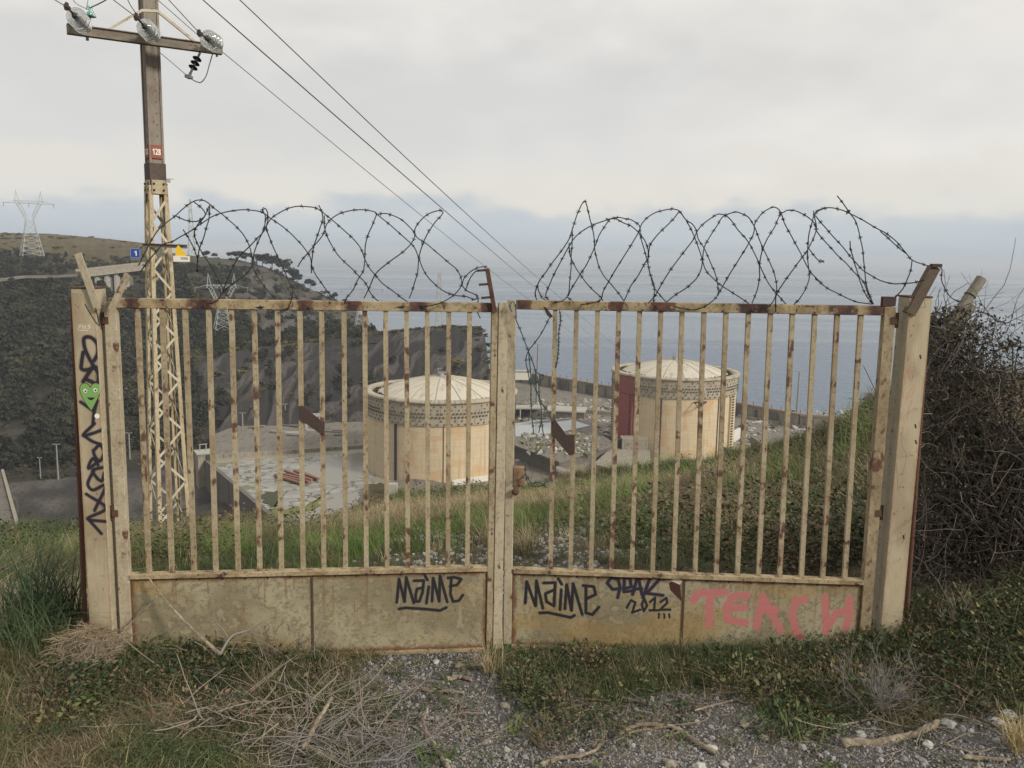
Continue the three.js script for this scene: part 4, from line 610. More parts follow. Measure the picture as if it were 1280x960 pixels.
buildLeaf(RLf, [694, 720.5, 747, 773.5, 799.5, 826, 852.5, 880, 907.5, 935.5, 963, 990.5, 1018.5, 1046.5, 1076], [688, 713, 738.5, 764, 789.5, 815.5, 842, 868.5, 895, 921.5, 948, 974.6, 1001.7, 1028.5, 1056], {
  left: false, midx: 870, railTop: 378.5, sillTop: 716.5, base: 812, seed: 14, spots: [[0.02, 0.02], [0.275, 0.025], [0.39, 0.035], [0.62, 0.03], [0.66, 0.02], [0.88, 0.03], [0.96, 0.02]], sill: [[0.03, 0.07], [0.25, 0.05], [0.5, 0.06], [0.75, 0.05], [0.97, 0.05]],
  draw: ({ spray, stroke, x, P }) => {
    for (const s of [[[92, 300], [102, 150], [162, 318]], [[165, 318], [170, 145], [214, 335]], [[220, 160], [300, 158], [292, 320], [240, 290], [232, 235], [298, 205]], [[322, 130], [345, 168]], [[342, 208], [334, 345]], [[368, 340], [380, 172], [414, 350]], [[414, 350], [425, 165], [488, 378]], [[520, 268], [582, 240], [568, 185], [495, 178]], [[514, 190], [514, 368], [560, 380], [604, 328]], [[192, 368], [250, 366], [408, 400], [434, 386]]]) spray(Zm2(s), 3.7, INK);
    for (const s of [[[735, 262], [752, 190], [738, 135], [690, 122], [662, 160], [700, 205], [745, 200]], [[775, 200], [830, 188], [818, 118], [782, 128], [778, 222], [850, 212]], [[838, 240], [876, 108], [904, 240]], [[850, 202], [902, 200]], [[968, 105], [910, 262]], [[1030, 128], [938, 232], [1050, 246]]]) spray(Zm2(s), 4.0, 'rgb(34,28,48)');
    for (const s of [[[798, 332], [828, 280], [858, 296], [836, 366], [892, 346]], [[920, 268], [902, 310], [916, 356], [940, 318], [920, 268]], [[960, 292], [996, 262], [988, 350]], [[958, 350], [1022, 350]], [[1034, 292], [1074, 264], [1080, 298], [1030, 346], [1100, 346]]]) spray(Zm2(s), 2.9, INK);
    for (const d of [[[1020, 374], [1024, 376], [1020, 404]], [[1056, 376], [1060, 379], [1060, 404]], [[1090, 378], [1094, 380], [1096, 400]]]) spray(Zm2(d), 2.2, INK);
    for (const s of [[[82, 250], [108, 205], [278, 198]], [[186, 205], [178, 400]], [[412, 218], [330, 222], [284, 290], [294, 370], [402, 386]], [[300, 298], [398, 290]], [[470, 412], [510, 225], [618, 430]], [[500, 310], [590, 304]], [[772, 242], [712, 252], [690, 340], [716, 440], [740, 470]], [[892, 232], [900, 440]], [[1044, 240], [1040, 350], [1020, 420]], [[905, 410], [965, 325], [1045, 312]]]) spray(Zm3(s), 9.2, PINK);
    // rusted-through hole edge near the seam
    x.fillStyle = 'rgb(70,36,32)'; x.beginPath(); [[836, 729], [842, 725], [850, 731], [852, 752], [845, 745], [838, 738]].forEach(([a, b], i) => { const q = P(a, b); i ? x.lineTo(...q) : x.moveTo(...q); }); x.fill(); x.fillStyle = 'rgb(206,196,178)'; x.beginPath(); [[838, 726], [846, 722], [853, 726], [850, 731], [843, 728]].forEach(([a, b], i) => { const q = P(a, b); i ? x.lineTo(...q) : x.moveTo(...q); }); x.fill();
  } });
{ // rusty braces bolted across pairs of bars, lock box and pull
  const bl = (leaf, quad, z, name, label) => { const p = quad.map(([x, y]) => leaf.loc(x, y, z)); const s = new THREE.Shape(p.map(q => new THREE.Vector2(q.x, q.y))); const g = new THREE.ExtrudeGeometry(s, { depth: 0.006, bevelEnabled: true, bevelSize: 0.001, bevelThickness: 0.001, bevelSegments: 1 }); g.translate(0, 0, z); const m = part(name, g, darkRust, leaf.o); if (label) m.userData.label = label; return m; };
  bl(LL, [[373, 508], [378, 507], [403, 527], [405.5, 527], [405.5, 542], [401, 542], [374, 523]], 0.014, 'brace_plate', 'dark rusty plate bridging two bars'); bl(RLf, [[690.5, 526], [694, 525], [708, 543.5], [718, 543.5], [718, 567], [712, 569], [691, 544]], 0.014, 'brace_plate', 'dark rusty plate bridging two bars beside the lock');
  const a = RLf.loc(642, 583), b = RLf.loc(656, 607); part('lock_box', rbox(b.x - a.x, a.y - b.y, 0.05, 0.004, (a.x + b.x) / 2 + 0.002, (a.y + b.y) / 2, 0.006, 0.3, 0.2), mat({ map: paintTex(660, { amount: 1.0, base: [148, 118, 92], dark: [120, 90, 68] }), roughness: 0.85 }), RLf.o);
  const k = RLf.loc(645, 612); part('pull_knob', new THREE.SphereGeometry(0.021, 16, 10).scale(1, 1, 0.7).translate(k.x, k.y, 0.045), rebarMat, RLf.o); part('knob_stem', new THREE.CylinderGeometry(0.007, 0.007, 0.04, 8).rotateX(Math.PI / 2).translate(k.x, k.y, 0.03), rebarMat, RLf.o);
  for (const y of [400, 640]) { const h = LL.loc(140, y); part('hinge', merge([new THREE.CylinderGeometry(0.011, 0.011, 0.08, 10).translate(-0.011, h.y, 0.012), boxM(0.03, 0.035, 0.005, 0.006, h.y, 0.0285)]), rustMat, LL.o); const h2 = RLf.loc(1105, y); part('hinge', merge([new THREE.CylinderGeometry(0.011, 0.011, 0.08, 10).translate(RLf.L + 0.010, h2.y, 0.012), boxM(0.03, 0.035, 0.005, RLf.L - 0.008, h2.y, 0.0285)]), rustMat, RLf.o); }
  // dark tin flap wired to the top rail
  bl(RLf, [[679, 383], [683, 385], [691, 395.5], [688, 397], [684, 394]], 0.03, 'tin_flap', 'small bent dark tin flap under the top rail');
}
// ------------------------------------------------------------------ pillars
function pillar(label, zf, xl, xr, yTopPx, mat_, w, dep, seed) {
  const top = onZ((xl[0] + xr[0]) / 2, yTopPx, zf), bot = onZ((xl[1] + xr[1]) / 2, 770, zf), x = (top.x + bot.x) / 2; const yb = landY(x, zf) - 0.15;
  const o = thing('gate_pillar', label, 'pillar', [x, yb, zf - dep / 2], 0, 'two steel gate pillars'); const h = top.y - yb;
  return { o, h, x, yb, w, dep };
}
const pA = pillar('left steel gate pillar with black vertical tag and green heart sticker', -4.36, [95, 105], [126, 133], 361, postMat, 0.122, 0.12), pB = pillar('right steel gate pillar with faint red scribble beside the brambles', -4.50, [1129, 1108], [1159, 1135], 372, postMat, 0.12, 0.125);
for (const p of [pA, pB]) { part('post', rbox(p.w, p.h, p.dep, 0.004, 0, p.h / 2, 0, 0.3, 0), postMat, p.o); part('cap_plate', rbox(p.w + 0.008, 0.008, p.dep + 0.008, 0.002, 0, p.h + 0.004, 0), rustMat, p.o); }
{ // front plates carry the paint, stains and the sprayed tag
  const plate = (p, seed, draw) => {
    const S = 2048 / p.h, w = Math.round(p.w * 0.96 * S), t = canvasTex(w, 2048, (x) => {
      const im = x.createImageData(w, 2048); for (let j = 0; j < 2048; j++) for (let i = 0; i < w; i++) { const u = i / S, v = j / S, a = fbm(u * 9, v * 4, 5, seed), b = fbm(u * 60, v * 40, 4, seed + 4), s = fbm(u * 90, v * 3, 4, seed + 7); let c = mix3([182, 170, 144], [158, 144, 118], sm(0.3, 0.7, a)); c = mix3(c, [142, 128, 104], sm(0.6, 0.8, s) * 0.18); c = mix3(c, [112, 84, 62], sm(0.68, 0.75, b * 0.7 + a * 0.3) * 0.7); const ed = Math.min(i, w - i) / S; c = mix3(c, [150, 114, 80], sm(0.012, 0.0, ed + (b - 0.5) * 0.02) * 0.45); const k = (j * w + i) * 4, n = (vn(i * 0.5, j * 0.5, 7) - 0.5) * 12; im.data[k] = c[0] + n; im.data[k + 1] = c[1] + n; im.data[k + 2] = c[2] + n; im.data[k + 3] = 255; } x.putImageData(im, 0, 0);
      const zf = p.o.position.z + p.dep / 2 + 0.004, P = (px, py) => { const q = onZ(px, py, zf); return [(q.x - p.x + p.w * 0.48) * S, (p.h - 0.02 - (q.y - p.yb)) * S]; };
      const line = (pts, wp, col, al = 1) => { x.globalAlpha = al; x.strokeStyle = col; x.lineWidth = wp * 0.0041 * S; x.lineCap = x.lineJoin = 'round'; const q = spline(pts.map(e => V(...P(...e), 0)), pts.length * 6); x.beginPath(); q.forEach((e, i) => i ? x.lineTo(e.x, e.y) : x.moveTo(e.x, e.y)); x.stroke(); x.globalAlpha = 1; };
      draw({ x, P, S, line, poly: (pts, wp, col) => { for (let k = 0; k < pts.length - 1; k++) line([pts[k], pts[k + 1]], wp, col); } });
    }, { clamp: true });
    const g = rbox(p.w * 0.96, p.h - 0.02, 0.004, 0.001), q = g.attributes.position, uv = g.attributes.uv; for (let i = 0; i < q.count; i++) uv.setXY(i, q.getX(i) / (p.w * 0.96) + 0.5, q.getY(i) / (p.h - 0.02) + 0.5); g.translate(0, (p.h - 0.02) / 2, p.dep / 2 + 0.0025); part('front_plate', g, mat({ map: t, rgb: [0.88, 0.87, 0.87], bumpMap: steelBump, bumpScale: 0.0008, roughness: 0.72 }), p.o);
  };
  plate(pA, 801, ({ x, P, S, line, poly }) => {
    const A = zm(80, 380, 8), B = zm(80, 500, 5.333), ink = 'rgb(34,30,42)', soft = (pts, w) => { line(pts, w * 1.8, ink, 0.15); line(pts, w * 1.3, ink, 0.3); line(pts, w, ink, 0.95); };
    for (const s of [[[300, 575], [338, 500], [330, 400], [262, 336], [205, 345], [205, 430], [248, 540], [300, 630]], [[192, 490], [178, 585], [176, 655], [215, 668], [320, 640]], [[285, 640], [192, 785]], [[318, 650], [346, 720], [340, 800]], [[232, 765], [306, 800]]]) soft(A(s), 4.2);
    for (const s of [[[112, 20], [190, 75]], [[222, 10], [200, 100], [194, 165]], [[204, 165], [130, 245], [190, 232], [262, 205]], [[130, 245], [190, 285], [246, 305]], [[200, 345], [238, 312], [268, 355], [238, 418], [205, 380], [196, 345]], [[236, 415], [164, 466], [195, 400], [228, 445]], [[262, 460], [192, 482], [250, 552], [270, 500]], [[200, 480], [160, 575], [190, 612], [275, 580], [205, 750]], [[150, 640], [280, 735], [160, 805], [285, 825]], [[160, 805], [250, 905]]]) soft(B(s), 3.6);
    const wh = 'rgb(226,220,206)'; for (const s of [[[140, 250], [172, 208]], [[150, 212], [164, 232]], [[186, 212], [190, 246], [204, 244]], [[186, 228], [202, 226]], [[214, 214], [212, 248]], [[262, 212], [238, 222], [262, 238], [236, 250]], [[146, 266], [242, 266]]]) line(A(s), 0.9, wh, 0.9);
    // heart sticker with a drawn face
    const H = (a, b) => P(112.8 + a, 494 + b); x.beginPath(); x.moveTo(...H(1.6, 21)); x.bezierCurveTo(...H(-9, 8), ...H(-17, -6), ...H(-11, -12.5)); x.bezierCurveTo(...H(-6, -16.5), ...H(-1, -12), ...H(0.2, -8.5)); x.bezierCurveTo(...H(2, -14), ...H(8, -16.5), ...H(12, -11.5)); x.bezierCurveTo(...H(16, -5), ...H(8, 9), ...H(1.6, 21)); x.closePath(); x.fillStyle = 'rgb(126,172,98)'; x.fill(); x.lineWidth = 0.7 * 0.0041 * S; x.strokeStyle = 'rgb(30,32,26)'; x.stroke();
    for (const [a, b] of [[-6, -4.2], [6.6, -5.2]]) { x.fillStyle = 'rgb(240,240,232)'; x.beginPath(); x.arc(...H(a, b), 2.5 * 0.0041 * S, 0, 7); x.fill(); x.fillStyle = 'rgb(20,20,20)'; x.beginPath(); x.arc(...H(a + 0.2, b + 0.3), 1.25 * 0.0041 * S, 0, 7); x.fill(); }
    x.fillStyle = 'rgb(28,30,26)'; x.beginPath(); x.moveTo(...H(-4, 4)); x.lineTo(...H(6, 4)); x.quadraticCurveTo(...H(1, 11), ...H(-4, 4)); x.fill(); x.fillStyle = 'rgb(244,244,236)'; x.beginPath(); x.arc(...P(121.5, 521.5), 3.2 * 0.0041 * S, 0, 7); x.fill();
  });
  plate(pB, 861, ({ line }) => { const A = zm(960, 440, 4), rd = 'rgb(196,112,92)'; for (const s of [[[662, 215], [680, 160], [700, 90], [730, 78], [736, 92], [700, 108]], [[700, 90], [706, 130], [720, 150]], [[735, 165], [700, 215], [690, 240], [722, 215], [735, 180]], [[720, 245], [700, 300], [694, 340]]]) line(A(s), 0.9, rd, 0.75); for (const [a, b] of [[735, 370], [737, 450], [675, 930], [760, 20]]) line(A([[a, b], [a + 3, b + 14]]), 2.2, 'rgb(52,40,34)'); for (const s of [[[675, 380], [668, 470], [690, 520], [672, 620]], [[640, 560], [650, 700]]]) line(A(s), 0.4, 'rgb(90,76,58)', 0.8); });
}
{ // rusty reinforcing bar against the left pillar, with its rolled ribs
  const a = onZ(106.5, 788, -4.46), b = onZ(90.5, 371, -4.46); b.x = lerp(a.x, b.x, 1); const d = b.clone().sub(a), g = [rod(a.clone().add(V(0, -0.15, 0)), b, 0.0125, 8)]; for (let k = 2; k < 78; k++) { const t = new THREE.TorusGeometry(0.0128, 0.0028, 4, 8); t.rotateX(Math.PI / 2 + 0.5); const p = a.clone().addScaledVector(d, k / 80); t.translate(p.x, p.y, p.z); g.push(t); } part('rebar', merge(g.map(e => e.translate(-pA.o.position.x, -pA.o.position.y, -pA.o.position.z))), rebarMat, pA.o);
  const c = onZ(1146, 640, -4.60), e = onZ(1160, 395, -4.60), g2 = rod(V(c.x, landY(c.x, -4.6) - 0.1, c.z), e, 0.012, 8); part('rebar', g2.translate(-pB.o.position.x, -pB.o.position.y, -pB.o.position.z), rebarMat, pB.o);
}
// angle-iron arms that once carried the wire: a real L section
function angleArm(parent, pa, pb, z, z2, leg, m) { const a = onZ(...pa, z), b = onZ(...pb, z2), d = b.clone().sub(a), L = d.length(), t = 0.006; const g = merge([boxM(leg, L, t, leg / 2, L / 2, 0), boxM(t, L, leg - t, t / 2, L / 2, -leg / 2)]); g.applyQuaternion(new THREE.Quaternion().setFromUnitVectors(V(0, 1, 0), d.normalize())); g.translate(a.x - parent.position.x, a.y - parent.position.y, a.z - parent.position.z); part('wire_arm', g, m, parent); }
angleArm(pA.o, [118, 388], [93, 318], -4.335, -4.35, 0.036, postMat); angleArm(pA.o, [135, 386], [156, 341], -4.33, -4.345, 0.034, stileMat); angleArm(pB.o, [1133, 390], [1165, 331], -4.488, -4.50, 0.05, mat({ map: paintTex(870, { base: [96, 84, 70], dark: [70, 60, 52], amount: 0.6 }) }));
{ const p = onZ(1172, 332, -4.5); part('arm_clip', boxM(0.05, 0.018, 0.03, p.x - pB.o.position.x - 0.008, p.y - pB.o.position.y, p.z - pB.o.position.z), darkRust, pB.o); const q = onZ(1112, 376, -4.5); part('side_tab', rbox(0.07, 0.05, 0.03, 0.003, q.x - pB.o.position.x + 0.012, q.y - pB.o.position.y - 0.005, 0.02), darkRust, pB.o); }
{ // short post with three hooks on the meeting stile
  const Z = zm(455, 240, 6.4), L = (e) => { const p = LL.loc(...Z([e])[0], 0.03); return p; }; const g = merge([beam(L([1046, 960]), L([985, 612]), 0.022, 0.02)]); const m = part('wire_arm', g, rustMat, LL.o); m.userData.label = 'leaning rusty arm with three hooks'; for (const [x0, x1, y] of [[905, 985, 630], [920, 1000, 742], [938, 1010, 848]]) part('hook', beam(L([x0, y]), L([x1, y - 6]), 0.012, 0.014), darkRust, LL.o);
}
// ------------------------------------------------------------------ barbed wire
function depthOn(leaf, px, py) { const p = leaf.loc(px, py, 0); return leaf.o.localToWorld(p); }
function strandPts(leaf, raw, opt = {}) {
  const n = raw.length, dz = raw.map((p, i) => { const a = raw[Math.max(0, i - 1)], b = raw[Math.min(n - 1, i + 1)]; const dx = b[0] - a[0], dy = b[1] - a[1], s = -dx * dy / (dx * dx + dy * dy + 1e-6) * 2; const q = clamp(1 - ((p[1] - 320) / 62) ** 2); return clamp(s * 1.6, -1, 1) * Math.sqrt(q) * 0.17; });
  for (let it = 0; it < 3; it++) for (let i = 1; i < n - 1; i++) dz[i] = (dz[i - 1] + dz[i] * 2 + dz[i + 1]) / 4;
  return raw.map((p, i) => { const w = depthOn(leaf, p[0], p[1]); const k = (opt.dz ?? dz[i]) + (p[1] > 372 ? 0.032 : 0); const d = w.clone().sub(camera.position); return w.addScaledVector(d, -k / Math.abs(d.z)); });
}
function barbedWire(name, label, leaf, strands, opt = {}) {
  const all = strands.map(s => strandPts(leaf, s, opt)); const base = all[0][0]; const o = thing(name, label, 'barbed wire', [base.x, base.y, base.z], 0, opt.group), barbs = [], r = rng(opt.seed || 5);
  all.forEach((pts) => {
    const loc = pts.map(p => p.clone().sub(base)), c = new THREE.CatmullRomCurve3(loc, false, 'centripetal'), L = c.getLength(), N = Math.max(6, Math.round(L / 0.018));
    const q = c.getSpacedPoints(N); q.forEach((p, i) => { p.x += (vn(i * 0.35, L * 7, 3) - 0.5) * 0.003; p.y += (vn(i * 0.35, L * 9, 4) - 0.5) * 0.003; }); part('wire_strand', twig(q, 0.0031, 0.0031, 5), opt.mat || wireMat, o);
    const step = opt.step || 0.1; for (let s = step * (0.3 + 0.5 * r()); s < L; s += step * (0.85 + r() * 0.3)) { const t = s / L, p = c.getPointAt(t), d = c.getTangentAt(t); barbs.push(beam(p.clone().addScaledVector(d, -0.006), p.clone().addScaledVector(d, 0.006), 0.008, 0.008)); for (let k = 0; k < 2; k++) { const u = V(r() - 0.5, r() - 0.5, r() - 0.5).cross(d).normalize().multiplyScalar(0.0115).addScaledVector(d, (r() - 0.5) * 0.01); const e = p.clone().addScaledVector(d, (k - 0.5) * 0.008); barbs.push(rod(e.clone().sub(u), e.clone().add(u), 0.0016, 4)); } }
  });
  if (barbs.length) part('barbs', merge(barbs), opt.mat || wireMat, o, 'stuff'); return o;
}
const z2 = zm(205, 240, 6.4), z3 = zm(325, 240, 6.4), z4 = zm(455, 240, 6.4), z5 = zm(655, 240, 6.4), z6 = zm(780, 240, 6.4), z7 = zm(900, 240, 6.4), z8 = zm(1010, 235, 6);
barbedWire('barbed_wire_coil', 'sprung coil of rusty barbed wire along the left leaf top', LL, [
  [...z2([[-205, 590], [-130, 440], [-60, 320], [15, 250], [90, 190], [155, 130], [215, 85], [260, 68], [310, 66], [350, 85], [400, 130], [480, 190], [570, 270], [640, 350], [685, 440], [708, 530], [715, 600], [770, 710], [850, 810]]), ...z3([[150, 880], [200, 945], [250, 870], [265, 790]])],
  [...z2([[-190, 640], [-100, 520], [0, 415], [60, 400], [130, 360], [200, 320], [300, 250], [380, 200], [480, 165], [580, 147], [670, 142], [750, 152], [800, 172]]), ...z3([[90, 215], [150, 255], [220, 310], [290, 375], [345, 435], [400, 520], [415, 590], [440, 650], [500, 740], [570, 830], [640, 900]])],
  z2([[90, 190], [140, 212], [220, 235], [285, 225], [332, 178], [300, 128], [240, 80]]),
  z2([[365, 110], [350, 140], [320, 200], [265, 270], [245, 320], [252, 380], [290, 460], [340, 540], [400, 630], [450, 730], [500, 820], [560, 870], [620, 902], [720, 922], [800, 920]]), z2([[367, 108], [360, 200], [335, 300], [310, 380], [282, 460], [270, 540], [266, 640]]), z2([[150, 300], [185, 350], [240, 450], [276, 560]]),
  [...z2([[330, 890], [380, 890], [430, 860], [470, 800], [510, 765], [600, 700], [670, 640], [708, 570], [716, 500], [740, 430], [785, 330], [810, 250], [810, 190], [788, 142], [797, 124], [824, 150], [830, 220], [820, 290], [850, 380], [888, 470]]), ...z3([[200, 640], [262, 780], [310, 870], [400, 932]])],
  [...z2([[470, 790], [580, 545], [680, 440], [740, 375], [800, 310]]), ...z3([[60, 250], [90, 210], [150, 170], [230, 130], [310, 115], [390, 118], [450, 130], [495, 160], [560, 210], [640, 280], [720, 350], [770, 400], [810, 460], [835, 530], [870, 600], [930, 675]]), ...z4([[160, 740], [235, 795], [300, 845], [350, 880]])],
  z3([[470, 105], [495, 160], [500, 220], [480, 290], [450, 370], [425, 460], [415, 560], [410, 650]]),
  [...z3([[513, 190], [520, 300], [560, 400], [620, 500], [710, 590], [790, 670], [850, 740], [880, 800]]), ...z4([[75, 840], [140, 885], [200, 907], [270, 920], [330, 915]])],
  [...z3([[300, 600], [330, 550], [380, 490], [430, 430], [490, 360], [518, 310], [528, 268], [570, 215], [630, 175], [710, 150], [790, 142], [860, 146]]), ...z4([[85, 160], [105, 180], [180, 240], [260, 310], [340, 380], [400, 440], [435, 520], [465, 600], [510, 680], [580, 750], [650, 800], [730, 827], [810, 835], [880, 860], [912, 848]])],
  [...z4([[100, 185], [60, 280], [30, 350], [10, 430], [5, 550], [-10, 640]]), ...z3([[790, 690], [740, 790], [690, 850], [675, 890]])],
  z4([[105, 182], [155, 172], [220, 185], [290, 215], [350, 265], [405, 330], [420, 360], [500, 415], [590, 490], [660, 550], [735, 615], [770, 670], [782, 730], [760, 780], [700, 840], [620, 885], [540, 907], [450, 915], [370, 892]]),
  z4([[0, 850], [40, 770], [85, 670], [150, 600], [230, 540], [310, 480], [380, 410], [408, 350], [405, 310], [420, 270], [460, 220], [510, 180], [570, 155], [622, 147], [630, 170], [590, 220], [545, 275], [500, 345], [465, 430], [440, 520], [430, 630], [405, 720], [385, 790], [360, 852]]),
  z4([[785, 745], [800, 690], [850, 640], [920, 602], [978, 600]]), z4([[815, 775], [850, 690], [890, 640], [905, 630]]), z4([[785, 748], [820, 790], [880, 815], [910, 840], [905, 950], [930, 1010]]),
], { seed: 31, step: 0.085, group: 'coils of barbed wire on the gate' });
barbedWire('barbed_wire_coil', 'looped coil of rusty barbed wire along the right leaf top', RLf, [
  z5([[105, 870], [90, 820], [105, 750], [130, 700], [180, 635], [215, 580], [265, 515], [320, 440], [365, 365], [390, 290], [430, 170], [480, 75], [500, 100], [525, 210], [545, 280], [560, 360], [565, 440], [575, 510], [600, 600], [640, 670], [680, 720], [740, 790], [800, 872]]),
  [...z5([[215, 880], [150, 850], [115, 780], [110, 740]])], [...z5([[215, 885], [175, 830], [210, 725], [260, 620], [310, 525], [360, 430], [400, 370], [450, 325], [540, 270], [630, 235], [700, 210], [760, 205], [820, 215]]), ...z6([[70, 230], [126, 275], [130, 340], [150, 420], [180, 530], [200, 610], [220, 700], [245, 770], [300, 840], [340, 882]])],
  z5([[388, 285], [386, 380], [380, 480], [375, 620], [365, 720], [355, 822], [310, 870], [230, 886]]), z5([[360, 430], [370, 510], [400, 580], [450, 660], [510, 740], [570, 800], [620, 850], [640, 892]]),
  [...z5([[355, 830], [370, 790], [430, 690], [490, 600], [530, 520], [565, 440], [600, 350], [650, 270], [692, 214], [740, 218], [800, 250]]), ...z6([[60, 275], [130, 340], [172, 400], [195, 480], [190, 560], [205, 640], [242, 760], [240, 880], [270, 940]])],
  [...z5([[350, 840], [400, 885], [460, 897], [530, 890], [600, 872], [622, 845], [628, 805], [680, 710], [740, 610], [835, 460]]), ...z6([[90, 370], [125, 305], [132, 272], [160, 230], [220, 180], [300, 150], [380, 135], [440, 150], [465, 185], [500, 230], [545, 255], [580, 310], [590, 370], [640, 450], [690, 560], [730, 650], [750, 740], [752, 800], [742, 835], [700, 880], [640, 920], [570, 942], [480, 935], [400, 915]])],
  [...z5([[802, 872], [850, 760]]), ...z6([[60, 745], [110, 670], [150, 600], [185, 540]])], z6([[440, 158], [390, 220], [330, 280], [260, 350], [215, 410], [200, 460], [195, 540]]),
  [...z6([[190, 890], [240, 840], [270, 790], [320, 700], [380, 610], [440, 530], [500, 450], [560, 370], [580, 320], [620, 270], [700, 205], [760, 178], [810, 186], [855, 170]]), ...z7([[130, 160], [190, 180], [235, 210], [275, 280], [310, 370], [345, 455], [400, 570], [440, 670], [455, 760], [445, 830], [400, 905], [330, 942], [270, 930]])],
  [...z6([[500, 230], [560, 350], [600, 460], [625, 540], [650, 620], [710, 690], [780, 750]]), ...z7([[90, 800], [230, 890]])], [...z6([[340, 882], [400, 830], [510, 760], [580, 690], [615, 620], [625, 560], [640, 450], [680, 370], [740, 275], [812, 190]]), ...z7([[150, 310], [230, 405], [285, 510], [320, 590], [380, 720], [450, 810], [530, 902]])],
  [...z7([[-20, 830], [80, 650], [150, 540], [230, 410], [270, 320], [275, 260], [310, 200], [370, 145], [430, 122], [475, 145], [490, 175], [530, 150], [590, 148], [650, 170], [700, 200], [755, 250], [770, 310], [800, 350], [870, 430]]), ...z8([[150, 425], [215, 500], [290, 570], [355, 640], [420, 710], [450, 790], [490, 872]])],
  [...z7([[255, 890], [295, 790], [315, 690], [315, 590], [340, 460], [380, 370], [430, 290], [460, 230], [490, 175], [520, 260], [580, 370], [640, 480], [710, 620], [770, 690], [830, 750]]), ...z8([[60, 680], [120, 735], [200, 780], [280, 820], [370, 855], [480, 872]])],
  z7([[445, 960], [450, 830], [500, 740], [570, 640], [660, 520], [710, 450], [760, 340], [770, 280], [755, 200], [750, 150]]), [...z7([[590, 902], [640, 850], [690, 760], [715, 670], [705, 580], [700, 480], [710, 340], [740, 230], [757, 180], [790, 150], [850, 128]]), ...z8([[60, 172], [125, 150], [185, 150], [250, 165], [320, 195], [420, 245], [510, 300], [600, 350], [670, 410], [730, 480], [780, 540], [890, 580], [950, 600]])],
  z8([[55, 210], [150, 320], [250, 430], [345, 545], [400, 605], [460, 650], [545, 695], [640, 718], [720, 715], [790, 710], [870, 690]]), z8([[220, 60], [270, 125], [320, 195], [355, 250], [385, 350], [410, 470], [425, 620], [440, 740], [490, 872]]), z8([[315, 400], [320, 460], [345, 545], [375, 650], [410, 750], [440, 810], [480, 865]]), z8([[780, 545], [770, 620], [740, 700], [700, 770], [660, 812]]), z8([[540, 325], [600, 375], [660, 430], [730, 490]]), z7([[710, 452], [745, 500], [800, 555], [830, 550]]), z8([[960, 590], [1000, 600], [1000, 680], [1030, 760], [1080, 830], [1130, 850]]),
], { seed: 47, step: 0.085, group: 'coils of barbed wire on the gate' });
const wa = zm(600, 370, 8.73), wb = zm(630, 470, 5.65), greenWire = mat({ rgb: [0.03, 0.06, 0.055], roughness: 0.6 });
barbedWire('hanging_wire', 'loose greenish barbed wire hanging from the right leaf by the meeting stile', RLf, [wa([[350, 175], [325, 110], [345, 60], [375, 70], [395, 180], [392, 250], [440, 370], [515, 570], [535, 620], [575, 720], [600, 800], [612, 960]]), wa([[760, 235], [690, 370], [590, 520], [530, 590], [510, 640], [502, 720], [530, 850], [550, 960]]), [...wa([[530, 600], [545, 760], [556, 960]]), ...wb([[190, 100], [195, 260], [210, 410]])], wb([[235, 0], [250, 130], [265, 290], [245, 400]]), wb([[265, 300], [272, 360], [280, 420]]), wb([[212, 60], [260, 180], [310, 250], [345, 330]]), wa([[600, 820], [650, 850], [705, 880], [660, 920]]), wb([[265, 505], [200, 570], [165, 590], [150, 690], [180, 768], [260, 775], [320, 740], [350, 742]]), wb([[90, 745], [130, 715], [150, 690], [200, 760], [240, 745], [300, 790]])], { seed: 61, step: 0.06, mat: greenWire, dz: 0.03 });
barbedWire('hanging_wire', 'short barbed strand hanging straight down beside the first bar of the right leaf', RLf, [wa([[868, 150], [880, 260], [862, 380], [858, 480], [850, 640], [835, 740], [822, 790]])], { seed: 67, step: 0.022, mat: greenWire, dz: 0.035 });
barbedWire('hanging_wire', 'thin bent wire dangling from the left pillar arm', LL, [zm(80, 380, 8)([[210, 0], [240, 60], [290, 140], [358, 225], [345, 170], [325, 90], [310, 40]])], { seed: 71, step: 9, dz: 0.14 });

// ------------------------------------------------------------------ lattice power pole behind the left leaf
const weathered = mat({ map: uvScale(paintTex(901, { base: [132, 124, 114], dark: [96, 88, 80], rust: [92, 74, 58], amount: 0.25 }), 1, 0.5), roughness: 0.9 });
const angleMat = mat({ map: uvScale(paintTex(921, { base: [176, 164, 136], dark: [140, 122, 94], rust: [128, 86, 56], amount: 0.55 }), 1, 0.6), roughness: 0.8 });
const latMat = mat({ map: uvScale(paintTex(925, { base: [186, 180, 162], dark: [150, 140, 118], amount: 0.2 }), 1, 0.6), roughness: 0.75 });
const poleB = far(213, 676, 14.1); poleB.y = landY(poleB.x, poleB.z) - 0.2;
const atP = (x, y, d) => at(x, y, d < 15 ? d - 0.97 : d);      // the mast stands a metre nearer than its foot's line of sight
const poleTop = far(180, -120, 13.9);
const PO = thing('power_pole', 'lattice steel power pole with a crossarm behind the left leaf', 'power pole', poleB, 0.72);
PO.updateMatrixWorld(true);
const pl = (v) => PO.worldToLocal(v.clone()), hAt = (px, py) => far(px, py, 14).y - poleB.y;
